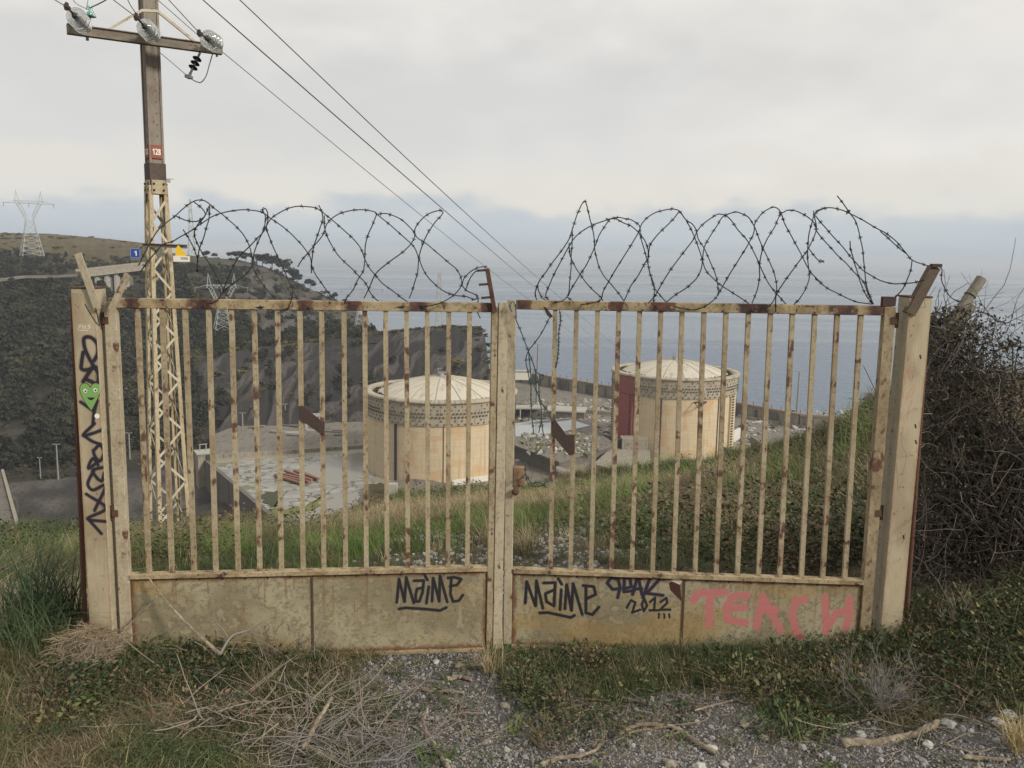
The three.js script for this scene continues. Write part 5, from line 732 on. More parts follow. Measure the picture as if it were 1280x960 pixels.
{
  const hJ = hAt(196, 232), hT = poleTop.y - poleB.y, w0 = 0.23, w1 = 0.105, W_ = (y) => lerp(w0, w1, y / hJ), T = 0.055;
  for (const [sx, sz] of [[-1, -1], [1, -1], [1, 1], [-1, 1]]) { // angle-section legs
    const a = V(sx * w0, 0, sz * w0), b = V(sx * w1, hJ, sz * w1); part('leg', merge([beam(a, b, T, 0.007, V(0, 0, 1)), beam(a.clone().add(V(sx * T / 2, 0, -sz * T / 2)), b.clone().add(V(sx * T / 2, 0, -sz * T / 2)), 0.007, T, V(0, 0, 1))]), angleMat, PO);
  }
  let y = 0.3, k = 0; while (y < hJ - 0.25) { const s = Math.max(0.34, W_(y) * 2.05), y2 = Math.min(hJ - 0.1, y + s); for (const f of [0, 1, 2, 3]) { const sg = (k + f) % 2 ? 1 : -1, wa = W_(y), wb = W_(y2); let a = V(-sg * wa, y, wa), b = V(sg * wb, y2, wb); const g = beam(a, b, 0.034, 0.006, V(0, 0, 1)); g.rotateY(f * Math.PI / 2); part('lattice_bar', g, latMat, PO); } y = y2; k++; }
  // solid head of the pole: box with flange lips and drilled holes
  const hw = 0.105; part('mast', merge([boxM(hw * 1.7, hT - hJ + 0.1, hw * 1.7, 0, (hT + hJ) / 2, 0), ...[[-1, -1], [1, -1], [1, 1], [-1, 1]].map(([a, b]) => boxM(0.03, hT - hJ + 0.1, 0.03, a * hw * 0.87, (hT + hJ) / 2, b * hw * 0.87))]), weathered, PO);
  const holes = []; for (let q = 0; q < 34; q++) for (const f of [0, 1, 2, 3]) { const g = new THREE.CylinderGeometry(0.0085, 0.0085, 0.006, 8); g.rotateX(Math.PI / 2); g.translate(0.02, hJ + 0.55 + q * 0.16, hw * 0.852); g.rotateY(f * Math.PI / 2); holes.push(g); } part('bolt_holes', merge(holes), M.dark, PO, 'stuff');
  part('joint_collar', boxM(0.235, 0.24, 0.235, 0, hJ + 0.2, 0), mat({ map: uvScale(paintTex(931, { base: [84, 74, 70], dark: [64, 56, 54], amount: 0.4 }), 1, 1), roughness: 0.85 }), PO);
  for (let f = 0; f < 4; f++) { const g = boxM(0.2, 0.2, 0.008, 0, hJ - 0.02, 0.122); g.rotateY(f * Math.PI / 2); const pm = part('gusset_plate', g, angleMat, PO); const bl = []; for (const [a, b] of [[-1, -1], [1, -1], [1, 1], [-1, 1]]) { const c = new THREE.CylinderGeometry(0.016, 0.016, 0.02, 6); c.rotateX(Math.PI / 2); c.translate(a * 0.07, hJ - 0.02 + b * 0.045, 0.134); c.rotateY(f * Math.PI / 2); bl.push(c); } part('bolts', merge(bl), darkRust, pm); }
  // painted number plates
  const num = canvasTex(128, 128, (x) => { x.fillStyle = 'rgb(150,62,52)'; x.fillRect(0, 0, 128, 128); x.fillStyle = 'rgb(140,120,108)'; x.fillRect(8, 10, 112, 108); x.fillStyle = 'rgb(120,58,50)'; x.globalAlpha = 0.55; x.fillRect(8, 10, 112, 108); x.globalAlpha = 1; x.fillStyle = 'rgb(236,230,218)'; x.font = 'bold 74px sans-serif'; x.textAlign = 'center'; x.save(); x.translate(64, 92); x.scale(0.82, 1.1); x.fillText('128', 0, 0); x.restore(); }, { clamp: true });
  for (const f of [0, 3]) { const g = new THREE.BoxGeometry(0.155, 0.19, 0.004); g.translate(-0.005, hAt(198, 190), hw * 0.87 + 0.017); g.rotateY(f * Math.PI / 2); part('number_plate', g, mat({ map: num, roughness: 0.8 }), PO); }
  // clip near the joint
  part('side_clip', merge([boxM(0.07, 0.05, 0.03, 0.15, hJ + 0.08, 0.08), boxM(0.09, 0.008, 0.03, 0.19, hJ + 0.11, 0.08)]), M.galv, PO);
  // sign bracket with its plates, on the side towards the gate
  const A = pl(atP(178, 304, 13.65)), B = pl(atP(234, 306, 13.65)); part('sign_bracket', merge([beam(A, B, 0.07, 0.006, V(0, 1, 0)), beam(A.clone().add(V(0, -0.03, 0)), B.clone().add(V(0, -0.03, 0)), 0.006, 0.05, V(0, 1, 0))]), weathered, PO);
  const sign = (px, py, w, h, tex, name, label, shape) => { const p = pl(atP(px, py, 13.6)); let g; if (shape) { g = new THREE.ExtrudeGeometry(new THREE.Shape(shape.map(q => new THREE.Vector2(...q))), { depth: 0.004, bevelEnabled: false }); } else g = new THREE.BoxGeometry(w, h, 0.004); g.rotateY(-0.72 + 0.1); g.translate(p.x, p.y, p.z); const m = part(name, g, tex, PO); m.userData.label = label; };
  const blue = canvasTex(128, 128, (x) => { x.fillStyle = 'rgb(44,70,140)'; x.fillRect(0, 0, 128, 128); x.strokeStyle = 'rgb(150,165,200)'; x.lineWidth = 5; x.strokeRect(5, 5, 118, 118); x.fillStyle = 'rgb(225,228,232)'; x.font = 'bold 92px sans-serif'; x.textAlign = 'center'; x.fillText('1', 72, 98); }, { clamp: true }), white = canvasTex(256, 96, (x) => { x.fillStyle = 'rgb(222,218,206)'; x.fillRect(0, 0, 256, 96); x.fillStyle = 'rgb(60,56,56)'; x.font = 'bold 54px sans-serif'; x.textAlign = 'center'; x.fillText('1006', 168, 62); }, { clamp: true });
  sign(169, 316.5, 0.14, 0.14, mat({ map: blue, roughness: 0.5 }), 'number_sign', 'small blue square plate with a white figure one'); sign(227, 323.5, 0.235, 0.085, mat({ map: white, roughness: 0.6 }), 'number_sign', 'white plate with dark figures');
  sign(226, 320, 0, 0, mat({ rgb: [0.78, 0.5, 0.03], roughness: 0.5 }), 'warning_sign', 'yellow triangular warning plate', [[-0.075, 0], [0.085, 0.0], [0.06, 0.05], [-0.03, 0.16], [-0.07, 0.10]]);
  const s0 = pl(atP(169, 312, 13.62)), s1 = pl(atP(180, 305, 13.66)); part('sign_stalk', rod(s0, s1, 0.008, 5), M.galv, PO); const t0 = pl(atP(224, 318, 13.62)), t1 = pl(atP(224, 304, 13.65)); part('sign_stalk', rod(t0, t1, 0.008, 5), M.galv, PO);
  // crossarms
  const arm = (a, b) => part('crossarm', merge([beam(pl(a), pl(b), 0.11, 0.13, V(0, 1, 0)), beam(pl(a).add(V(0, 0.055, 0)), pl(b).add(V(0, 0.055, 0)), 0.16, 0.012, V(0, 1, 0))]), weathered, PO);
  const a0 = atP(84, 41, 12.5), a1 = atP(277, 58, 13.55); a1.y = a0.y = (a0.y + a1.y) / 2; arm(a0, a1); const b0 = atP(140, -82, 12.9), b1 = atP(248, -76, 13.5); b1.y = b0.y = (b0.y + b1.y) / 2; arm(b0, b1);
  const br = [[atP(177, 13, 12.95), a0.clone().lerp(a1, 0.25).add(V(0, 0.06, 0))], [atP(197, 14, 13.05), a0.clone().lerp(a1, 0.82).add(V(0, 0.06, 0))]]; for (const [p, q] of br) part('arm_brace', beam(pl(p), pl(q), 0.035, 0.03, V(0, 0, 1)), mat({ map: uvScale(paintTex(935, { base: [188, 180, 162], dark: [150, 140, 120], amount: 0.2 }), 1, 1) }), PO); part('brace_clamp', beam(pl(br[0][0]), pl(br[1][0]), 0.035, 0.03, V(0, 0, 1)), latMat, PO);
  part('arm_hook', merge([boxM(0.03, 0.14, 0.04, 0, 0, 0), boxM(0.05, 0.03, 0.05, 0, 0.07, 0)]).translate(...pl(atP(109, 44, 12.9)).toArray()), darkRust, PO);
  part('end_ring', boxM(0.025, 0.09, 0.025).translate(...pl(atP(271, 67, 13.75)).toArray()), darkRust, PO);
}
// ------------------------------------------------------------------ glass insulator strings, pin insulator, lines
const glassMat = new THREE.MeshPhysicalMaterial({ color: new THREE.Color().setRGB(0.95, 0.96, 0.95), transmission: 0.95, thickness: 0.02, roughness: 0.06, ior: 1.5, attenuationColor: new THREE.Color().setRGB(0.85, 0.9, 0.88), attenuationDistance: 0.3, side: THREE.DoubleSide });
const fitting = mat({ rgb: [0.10, 0.095, 0.09], metalness: 0.5, roughness: 0.6 });
function insulator(from, to, label, r = 0.125, n = 3) {
  const o = thing('glass_insulator', label, 'insulator', from, 0, 'glass insulators on the crossarm'); o.quaternion.setFromUnitVectors(V(0, 1, 0), to.clone().sub(from).normalize()); const L = from.distanceTo(to), st = 0.13;
  for (let k = 0; k < n; k++) { const y = 0.16 + k * st, pr = [[0.03, 0], [r * 0.55, -0.012], [r, -0.03], [r * 1.0, -0.022], [r * 0.9, -0.005], [r * 0.55, 0.02], [0.045, 0.04], [0.03, 0.045]]; const g = part('glass_disc', new THREE.LatheGeometry(pr.map(q => new THREE.Vector2(...q)), 28), glassMat, o); g.position.y = y; const rib = []; for (const q of [0.45, 0.65, 0.85]) rib.push(new THREE.TorusGeometry(r * q, 0.008, 5, 28).rotateX(Math.PI / 2).translate(0, -0.03, 0)); part('glass_rib', merge(rib), glassMat, g); const c = part('metal_cap', new THREE.CylinderGeometry(0.028, 0.04, 0.07, 12), fitting, o); c.position.y = y + 0.06; }
  part('pin', new THREE.CylinderGeometry(0.014, 0.014, L, 8).translate(0, L / 2, 0), fitting, o); part('wire_clamp', merge([boxM(0.05, 0.12, 0.04, 0, L, 0), boxM(0.03, 0.05, 0.09, 0, L + 0.03, 0)]), darkRust, o);
}
const lineMat = mat({ rgb: [0.11, 0.11, 0.115], metalness: 0.3, roughness: 0.6 });
function cable(label, pts, r, r2 = r) { const a = pts[0]; const m = single('power_line', twig(spline(pts, 40).map(p => p.clone().sub(a)), r, r2, 5), lineMat, label, 'cable', 'overhead lines on the power pole'); m.position.copy(a); return m; }
const iL = [atP(107, 34, 12.5), atP(84, 9, 11.75)], iC = [atP(193, 46, 12.95), atP(171, 22, 12.15)], iR = [atP(272, 56, 13.4), atP(250, 42, 12.65)];
insulator(iL[0], iL[1], 'leftmost clear glass insulator string on the crossarm'); insulator(iC[0], iC[1], 'middle clear glass insulator string on the crossarm before the mast'); insulator(iR[0], iR[1], 'rightmost clear glass insulator string on the crossarm end');
cable('overhead line running up left from the leftmost insulator', [iL[1], atP(66, -2, 11.0), atP(20, -40, 9)], 0.006); cable('overhead line running up left from the middle insulator', [iC[1], atP(142, 0, 11.2), atP(80, -50, 9)], 0.006); cable('upper of two lines meeting the middle insulator', [atP(172, 20, 12.6), atP(159, -2, 12.3), atP(150, -80, 12.9)], 0.006); cable('overhead line running up left from the rightmost insulator', [iR[1], atP(210, -1, 12), atP(150, -60, 10)], 0.006); cable('lower of two lines meeting the rightmost insulator', [atP(252, 48, 13.4), atP(196, -1, 12.6), atP(185, -10, 12.5)], 0.005); cable('thin jumper line above the leftmost insulator', [atP(110, 12, 12.6), atP(93, 2, 12.5), atP(88, -20, 12.4)], 0.005);
cable('dark jumper line rising right of the teal insulator', [atP(112, 10, 12.7), atP(125, 4, 12.7), atP(135, -2, 12.7), atP(150, -20, 12.8)], 0.009); cable('short line above the teal insulator', [atP(108, 12, 12.6), atP(110, 0, 12.6), atP(112, -20, 12.6)], 0.004);
{ const p = atP(112, 15, 12.85), o = thing('pin_insulator', 'teal glass pin insulator standing on the left crossarm', 'insulator', p); const t = new THREE.MeshPhysicalMaterial({ color: new THREE.Color().setRGB(0.25, 0.55, 0.5), transmission: 0.75, thickness: 0.05, roughness: 0.08, ior: 1.5, side: THREE.DoubleSide }); part('glass_bell', new THREE.LatheGeometry([[0.012, 0.09], [0.045, 0.085], [0.05, 0.05], [0.04, 0.03], [0.07, 0.0], [0.085, -0.06], [0.07, -0.06], [0.05, -0.02], [0.015, -0.01]].map(q => new THREE.Vector2(...q)), 20), t, o); part('pin', new THREE.CylinderGeometry(0.012, 0.012, 0.22, 8).translate(0, -0.1, 0), fitting, o); }
{ const a = atP(250, 66, 13.6), b = atP(236, 96, 13.5), o = thing('pin_insulator', 'black ribbed insulator hanging under the right crossarm', 'insulator', a); o.quaternion.setFromUnitVectors(V(0, -1, 0), b.clone().sub(a).normalize()); const L = a.distanceTo(b); part('rod', new THREE.CylinderGeometry(0.018, 0.018, L, 8).translate(0, -L / 2, 0), M.galv, o); for (let k = 0; k < 3; k++) part('shed', new THREE.LatheGeometry([[0.02, 0.02], [0.05, 0.008], [0.068, -0.008], [0.064, -0.014], [0.03, -0.005], [0.02, -0.02]].map(q => new THREE.Vector2(...q)), 18).translate(0, -0.1 - k * 0.075, 0), M.dark, o); part('clamp', merge([boxM(0.11, 0.04, 0.04, 0, -L, 0), boxM(0.03, 0.1, 0.03, 0, -L + 0.02, 0)]), M.galv, o);
  cable('slack jumper line under the right crossarm', [b, atP(243, 101, 13.5), atP(251, 103, 13.5), atP(257, 96, 13.5), atP(262, 80, 13.6), atP(267, 63, 13.65)], 0.008); cable('thin stay line from the mast to the black insulator', [atP(199, 65, 13.3), atP(218, 81, 13.4), atP(233, 94, 13.5)], 0.005); }
const tower = [atP(748, 443, 300), atP(762, 439, 300), atP(797, 457, 300)];
cable('lowest of three long lines descending right to the plant', [atP(277, 64, 13.8), atP(466, 220, 26), atP(605, 332, 60), atP(665, 377.5, 110), tower[0]], 0.006, 0.022); cable('middle of three long lines descending right to the plant', [atP(180, -66, 13.3), atP(254, 0, 14.5), atP(320, 58, 16), atP(506, 220, 26), atP(677, 367, 100), tower[1]], 0.006, 0.022); cable('highest of three long lines descending right to the plant', [atP(236, -60, 13.4), atP(300, 0, 15), atP(532, 220, 27), atP(700, 372, 100), tower[2]], 0.006, 0.022);

// ------------------------------------------------------------------ grasses, weeds, stones and sticks
const leafMat = mat({ roughness: 0.8 });
function tuft(seed, n, h, spread, w, bend, segs = 3) {       // blades leaving one root
  const r = rng(seed), pos = [], idx = [];
  for (let b = 0; b < n; b++) {
    const a = r() * 6.283, L = h * (0.45 + 0.65 * r()), x0 = (r() - 0.5) * spread, z0 = (r() - 0.5) * spread, bd = bend * (0.3 + r()), ww = w * (0.6 + 0.7 * r()), base = pos.length / 3, ca = Math.cos(a), sa = Math.sin(a);
    for (let k = 0; k <= segs; k++) { const t = k / segs, out = bd * t * t * L + 0.12 * t * L, y = L * (t - 0.35 * bd * t * t), hw = ww * (1 - t * 0.92) / 2; pos.push(x0 + ca * out - sa * hw, y, z0 + sa * out + ca * hw, x0 + ca * out + sa * hw, y, z0 + sa * out - ca * hw); }
    for (let k = 0; k < segs; k++) { const q = base + k * 2; idx.push(q, q + 1, q + 2, q + 1, q + 3, q + 2); }
  }
  return geomOf(pos, idx);
}
function leafy(seed, n, R, H, size, aspect = 0.55) {          // a low weed: small pointed leaves held on all sides
  const r = rng(seed), pos = [], idx = [];
  for (let k = 0; k < n; k++) { const a = r() * 6.283, q = Math.sqrt(r()) * R, c = V(Math.cos(a) * q, H * r() * (1 - 0.5 * q / R), Math.sin(a) * q), s = size * (0.5 + r()); const d = V(Math.cos(a + (r() - 0.5) * 2), (r() - 0.2) * 0.9, Math.sin(a + (r() - 0.5) * 2)).normalize(), u = V(r() - 0.5, 0.25, r() - 0.5).cross(d).normalize(), nn = u.clone().cross(d), b = pos.length / 3; for (const [x, y, z] of [[0, 0, 0], [0.35, aspect * 0.5, 0.06], [1, 0, -0.05], [0.35, -aspect * 0.5, 0.06]]) { const p = c.clone().addScaledVector(d, x * s).addScaledVector(u, y * s).addScaledVector(nn, z * s); pos.push(p.x, p.y, p.z); } idx.push(b, b + 1, b + 2, b, b + 2, b + 3); }
  return geomOf(pos, idx);
}
const m4 = new THREE.Matrix4(), q4 = new THREE.Quaternion(), eu = new THREE.Euler();
function place(x, z, s, r, tilt = 0.15, dy = 0, sy = 1) { eu.set((r() - 0.5) * tilt * 2, r() * 6.283, (r() - 0.5) * tilt * 2); q4.setFromEuler(eu); return m4.clone().compose(V(x, nearY(x, z) + dy, z), q4, V(s, s * sy, s)); }
const GREEN = [0.055, 0.082, 0.022], OLIVE = [0.095, 0.092, 0.036], DRY = [0.20, 0.16, 0.09], STRAW = [0.29, 0.235, 0.135], BROWN = [0.12, 0.085, 0.05], DEEP = [0.032, 0.055, 0.020], FRESH = [0.10, 0.15, 0.03];
const vary = (c, r, k = 0.35) => { const s = 1 + (r() - 0.5) * 2 * k; return [c[0] * s * (1 + (r() - 0.5) * 0.2), c[1] * s, c[2] * s]; };
{ // short turf and litter before the gate
  const r = rng(1001), geos = [tuft(1, 14, 0.055, 0.07, 0.0036, 1.1), tuft(2, 14, 0.08, 0.08, 0.0036, 1.1), tuft(3, 14, 0.035, 0.09, 0.0036, 1.4)], lists = [[], [], []];
  for (let i = 0; i < 44000; i++) {
    const z = -1.6 - r() * 3.2, x = (r() - 0.5) * 2 * (0.75 * -z + 0.9); const g = gravelAt(x, z), n = fbm(x * 3, z * 3, 3, 71), n2 = fbm(x * 0.9 + 5, z * 0.9, 3, 73); if (r() < g * 1.05 || r() > 0.35 + n) continue;
    const left = sm(-0.4, -1.6, x); let c = n2 > 0.52 ? (n > 0.5 ? GREEN : OLIVE) : (n > 0.55 ? OLIVE : r() < 0.5 ? DRY : BROWN); if (r() < 0.10) c = STRAW; const k = Math.floor(r() * 3); lists[k].push({ m: place(x, z, 0.6 + r() * 0.6 + 0.25 * left, r, 0.3), c: vary(c, r) });
  }
  lists.forEach((l, i) => inst('short_grass', geos[i], leafMat, l, null, ['short mixed grass growing on the ground before the gate', 'taller wispy grass among the ground before the gate', 'low creeping grass on the ground before the gate'][i], 'grass'));
}
{ // greener growth along the foot of the gate and the weeds there
  const r = rng(1011), g1 = tuft(5, 16, 0.22, 0.09, 0.005, 0.7), l1 = [], w1 = leafy(6, 80, 0.11, 0.11, 0.020), wl = [], w2 = leafy(7, 60, 0.09, 0.13, 0.017, 0.45), wl2 = [];
  for (let i = 0; i < 2600; i++) { const x = -2.1 + r() * 4.6, z = -4.52 + Math.abs(r() + r() - 1) * 0.55; const band = x < -1.0 ? 0.8 : x < 0.1 ? 0.03 : 1, n = fbm(x * 4, z * 4, 3, 81); if (r() > band * (0.25 + n)) continue; l1.push({ m: place(x, z, 0.25 + r() * 0.5, r, 0.25), c: vary(r() < 0.2 ? DRY : r() < 0.6 ? GREEN : DEEP, r) }); }
  for (let i = 0; i < 1050; i++) { const x = -2.3 + r() * 5, z = -4.5 + r() * (0.45 + 0.5 * r()); const n = fbm(x * 2.4, z * 2.4, 3, 83); const ok = x < -1.0 ? sm(0.38, 0.52, n) : x < 0.1 ? 0.02 : sm(0.34, 0.48, n); if (r() > ok) continue; (r() < 0.6 ? wl : wl2).push({ m: place(x, z, 0.6 + r() * 0.7, r, 0.2), c: vary(r() < 0.25 ? BROWN : r() < 0.5 ? DEEP : r() < 0.6 ? OLIVE : GREEN, r, 0.5) }); }
  for (let i = 0; i < 420; i++) { const x = -2.9 + r() * 2.2, z = -4.3 + r() * 1.0; if (fbm(x * 2, z * 2, 3, 85) < 0.5) continue; wl2.push({ m: place(x, z, 0.4 + r() * 0.5, r, 0.2), c: vary(r() < 0.3 ? OLIVE : DEEP, r) }); }
  const dryT = tuft(8, 7, 0.2, 0.1, 0.0028, 0.9, 4), dl = []; for (let i = 0; i < 620; i++) { const x = -2.6 + r() * 5.6, z = -4.5 + r() * 1.0; if (x > -1.0 && x < 0.1 && r() < 0.8) continue; if (fbm(x * 3, z * 3, 3, 87) < 0.45) continue; dl.push({ m: place(x, z, 0.4 + r() * 0.8, r, 0.7), c: vary(r() < 0.5 ? STRAW : r() < 0.5 ? DRY : BROWN, r) }); } inst('dry_stalks', dryT, leafMat, dl, null, 'dry pale stalks standing among the weeds before the gate', 'stalks');
  inst('verge_grass', g1, leafMat, l1, null, 'green grass crowding the foot of the gate sheets', 'grass'); inst('verge_weeds', w1, leafMat, wl, null, 'dark leafy weeds along the foot of the gate', 'weeds'); inst('verge_weeds', w2, leafMat, wl2, null, 'small leaved weeds spreading before the gate', 'weeds');
}
{ // rough slope behind the gate
  const r = rng(1021), geos = [tuft(11, 14, 0.24, 0.16, 0.007, 0.9), tuft(12, 16, 0.38, 0.2, 0.007, 1.1), tuft(13, 14, 0.13, 0.2, 0.007, 1.1)], lists = [[], [], []], weed = leafy(14, 150, 0.3, 0.36, 0.034, 0.5), wl = [];
  for (let i = 0; i < 60000; i++) {
    const d = 4.95 + Math.pow(r(), 0.75) * 12.6, x = (r() - 0.5) * 2 * (0.72 * d + 1), z = -Math.sqrt(Math.max(16, d * d - 0)); if (Math.hypot(x, z) > 17.5) continue; const g = gravelAt(x, z), n = fbm(x * 0.7, z * 0.7, 4, 91), n2 = fbm(x * 2.2, z * 2.2, 3, 93); if (r() < g * 0.92) continue; if (Math.abs(x) < 2.0 && d < 5.4 && r() < 0.5) continue;
    const rightS = sm(0.8, 4, x); let c = n > 0.50 ? (n2 > 0.52 ? FRESH : GREEN) : n > 0.42 ? OLIVE : n2 > 0.5 ? STRAW : DRY; if (r() < 0.16) c = r() < 0.5 ? STRAW : BROWN; if (rightS > 0.2 && n2 < 0.42) c = BROWN;
    const k = n2 > 0.52 && d > 7 ? (r() < 0.5 ? 1 : 0) : r() < 0.5 ? 2 : 0; lists[k].push({ m: place(x, z, (0.5 + r() * 0.7) * (0.7 + 0.5 * rightS) * sm(3.8, 8.5, d) + 0.1, r, 0.25), c: vary(c, r) });
  }
  for (let i = 0; i < 5200; i++) { const d = 5.4 + r() * 11, x = (r() - 0.5) * 2 * (0.72 * d + 1), z = -d, n = fbm(x * 0.5 + 3, z * 0.5, 3, 97); if (Math.hypot(x, z) > 17) continue; const ok = x > 1.2 ? sm(0.4, 0.55, n) : x < -2 ? 0.3 * sm(0.5, 0.6, n) : sm(0.6, 0.68, n) * 0.5; if (r() > ok * 0.8) continue; wl.push({ m: place(x, z, 0.5 + r() * 0.9, r, 0.2), c: vary(r() < 0.4 ? BROWN : r() < 0.6 ? DEEP : OLIVE, r) }); }
  lists.forEach((l, i) => inst('slope_grass', geos[i], leafMat, l, null, ['mixed green and dry grass on the slope behind the gate', 'long pale bent grass on the slope behind the gate', 'short tufted grass on the slope behind the gate'][i], 'grass')); inst('slope_scrub', weed, leafMat, wl, null, 'dark low scrub on the right of the slope behind the gate', 'scrub');
  // stony patch behind the bars
  const st = []; for (let i = 0; i < 16000; i++) { const d = 5.0 + r() * 7, x = (r() - 0.5) * 8, z = -d; if (r() > gravelAt(x, z) + 0.04) continue; const s = 0.007 + r() * r() * 0.028, g = 0.2 + r() * 0.26; st.push({ m: place(x, z, s, r, 3, s * 0.3, 0.7), c: [g * 1.03, g, g * 0.96] }); } inst('slope_stones', new THREE.DodecahedronGeometry(1, 0), leafMat, st, null, 'pale loose stones on the ground behind the bars', 'stones');
}
function stoneGeo(seed) { const g = new THREE.IcosahedronGeometry(1, 1), p = g.attributes.position, seen = new Map(), r = rng(seed); for (let i = 0; i < p.count; i++) { const k = [p.getX(i), p.getY(i), p.getZ(i)].map(v => v.toFixed(3)).join(); if (!seen.has(k)) seen.set(k, 0.72 + r() * 0.5); const s = seen.get(k); p.setXYZ(i, p.getX(i) * s, p.getY(i) * s * 0.72, p.getZ(i) * s); } g.computeVertexNormals(); return g; }
const pebbles = [1, 2, 3, 4].map(stoneGeo);
{ // gravel
  const r = rng(1031), lists = [[], [], [], []];
  for (let i = 0; i < 150000; i++) { const z = -1.6 - r() * 3.1, x = (r() - 0.5) * 2 * (0.72 * -z + 0.5); const g = gravelAt(x, z); if (r() > g * 0.95 + 0.03) continue; const big = r() < 0.022; const s = big ? 0.007 + r() * 0.009 : 0.0022 + r() * r() * 0.0056, t = 0.15 + r() * 0.17 + (r() < 0.07 ? 0.1 : 0); lists[Math.floor(r() * 4)].push({ m: place(x, z, s, r, 3, s * 0.25), c: r() < 0.16 ? [0.10, 0.09, 0.085] : [t * 1.02, t * 0.99, t * (0.95 + r() * 0.08)] }); }
  lists.forEach((l, i) => inst('gravel', pebbles[i], mat({ roughness: 0.9 }), l, null, ['grey gravel spread over the track before the gate', 'fine pale grit scattered among the gravel', 'dark and light pebbles mixed into the gravel', 'coarse grey chippings lying in the gravel'][i], 'gravel'));
}
{ // dead stalks, chaff and odd seedlings lying everywhere
  const r = rng(1041), st = geomOf([-0.5, 0, -0.02, 0.5, 0.01, -0.012, 0.5, 0.012, 0.012, -0.5, 0.002, 0.02, 0, 0.045, 0], [0, 1, 4, 1, 2, 4, 2, 3, 4, 3, 0, 4]), L = [], sd = leafy(68, 16, 0.03, 0.03, 0.014, 0.5), S = [];
  for (let i = 0; i < 7600; i++) { const z = -1.6 - r() * 3.05, x = (r() - 0.5) * 2 * (0.72 * -z + 0.5); if (fbm(x * 2, z * 2, 3, 107) < 0.36) continue; const l = 0.015 + r() * r() * 0.11; eu.set((r() - 0.5) * 0.3, r() * 6.283, (r() - 0.5) * 0.5); q4.setFromEuler(eu); L.push({ m: m4.clone().compose(V(x, nearY(x, z) + 0.006 + r() * 0.02, z), q4, V(l, 0.05, 0.05 + r() * 0.06)), c: vary(r() < 0.5 ? [0.24, 0.19, 0.125] : r() < 0.6 ? [0.16, 0.125, 0.09] : [0.34, 0.28, 0.19], r) }); }
  for (let i = 0; i < 900; i++) { const z = -2.8 - r() * 1.7, x = (r() - 0.5) * 2 * (0.72 * -z + 0.1); if (fbm(x * 3, z * 3, 3, 109) < 0.5) continue; S.push({ m: place(x, z, 0.5 + r() * 1.1, r, 0.2), c: vary(r() < 0.4 ? OLIVE : GREEN, r) }); }
  inst('stalk_litter', st, leafMat, L, null, 'dead stalks and chaff littering the ground before the gate', 'litter'); inst('seedlings', sd, leafMat, S, null, 'tiny green seedlings sprouting through the gravel', 'weeds');
}
{ // stones one can pick out
  const sm_ = [mat({ map: uvScale(cTex, 2, 2), rgb: [0.95, 0.95, 0.95] }), mat({ rgb: [0.40, 0.39, 0.36] }), mat({ rgb: [0.30, 0.29, 0.28] })];
  const L = [[732, 821, 5.5, 'round pale stone in the grass below the word Maime'], [733, 840, 4.5, 'pale stone just below the round stone in the grass'], [1134, 795, 6, 'white stone at the foot of the right pillar'], [1263, 845, 7, 'pale block at the right edge above the straw tuft'], [1232, 868, 8, 'large pale stone right of the dead shrub'], [1246, 896, 8, 'grey stone beside the straw tuft'], [1009, 917, 7, 'grey stone left of the driftwood'], [1077, 917, 6, 'yellowish stone under the dead shrub'], [1003, 934, 6, 'pale pebble below the green leafy plant'], [955, 922, 6, 'pale pebble left of the green leafy plant'], [1160, 930, 7, 'grey stone below the driftwood end'], [1262, 886, 8, 'flat stone at the right edge'], [838, 954, 8, 'light stone at the bottom edge in the gravel centre'], [875, 957, 8, 'broad light stone at the bottom edge right of centre'], [906, 953, 6, 'small white stone at the bottom edge right of centre'], [10, 786, 14, 'weathered pale rock at the left edge by the tall grass'], [40, 832, 5, 'reddish stone in the turf at the lower left'], [98, 904, 9, 'flat pale stone in the turf at the lower left'], [632, 880, 7, 'white stone in the gravel below the gate gap'], [558, 948, 6, 'tan stone near the bottom edge left of centre'], [1185, 905, 9, 'dark grey stone above the driftwood end'], [930, 905, 6, 'pale stone at the end of the fallen branch'], [890, 932, 7, 'pale chip beside the fallen branch'], [655, 800, 5, 'small stone at the foot of the meeting stiles'], [575, 835, 7, 'rounded stone in the gravel under the left sheet'], [545, 826, 5, 'small pale stone under the left sheet']];
  L.forEach(([x, y, s, label], i) => { let p = onY(x, y, 0.03); p = onY(x, y, nearY(p.x, p.z) + 0.01); const k = s / 1080 * p.distanceTo(camera.position) * 0.95; const m = single('stone', pebbles[i % 4], sm_[i % 3], label, 'stone', 'stones lying before the gate'); m.position.set(p.x, nearY(p.x, p.z) + k * 0.3, p.z); m.scale.set(k, k * 0.8, k * 0.9); m.rotation.y = i * 1.7; });
}
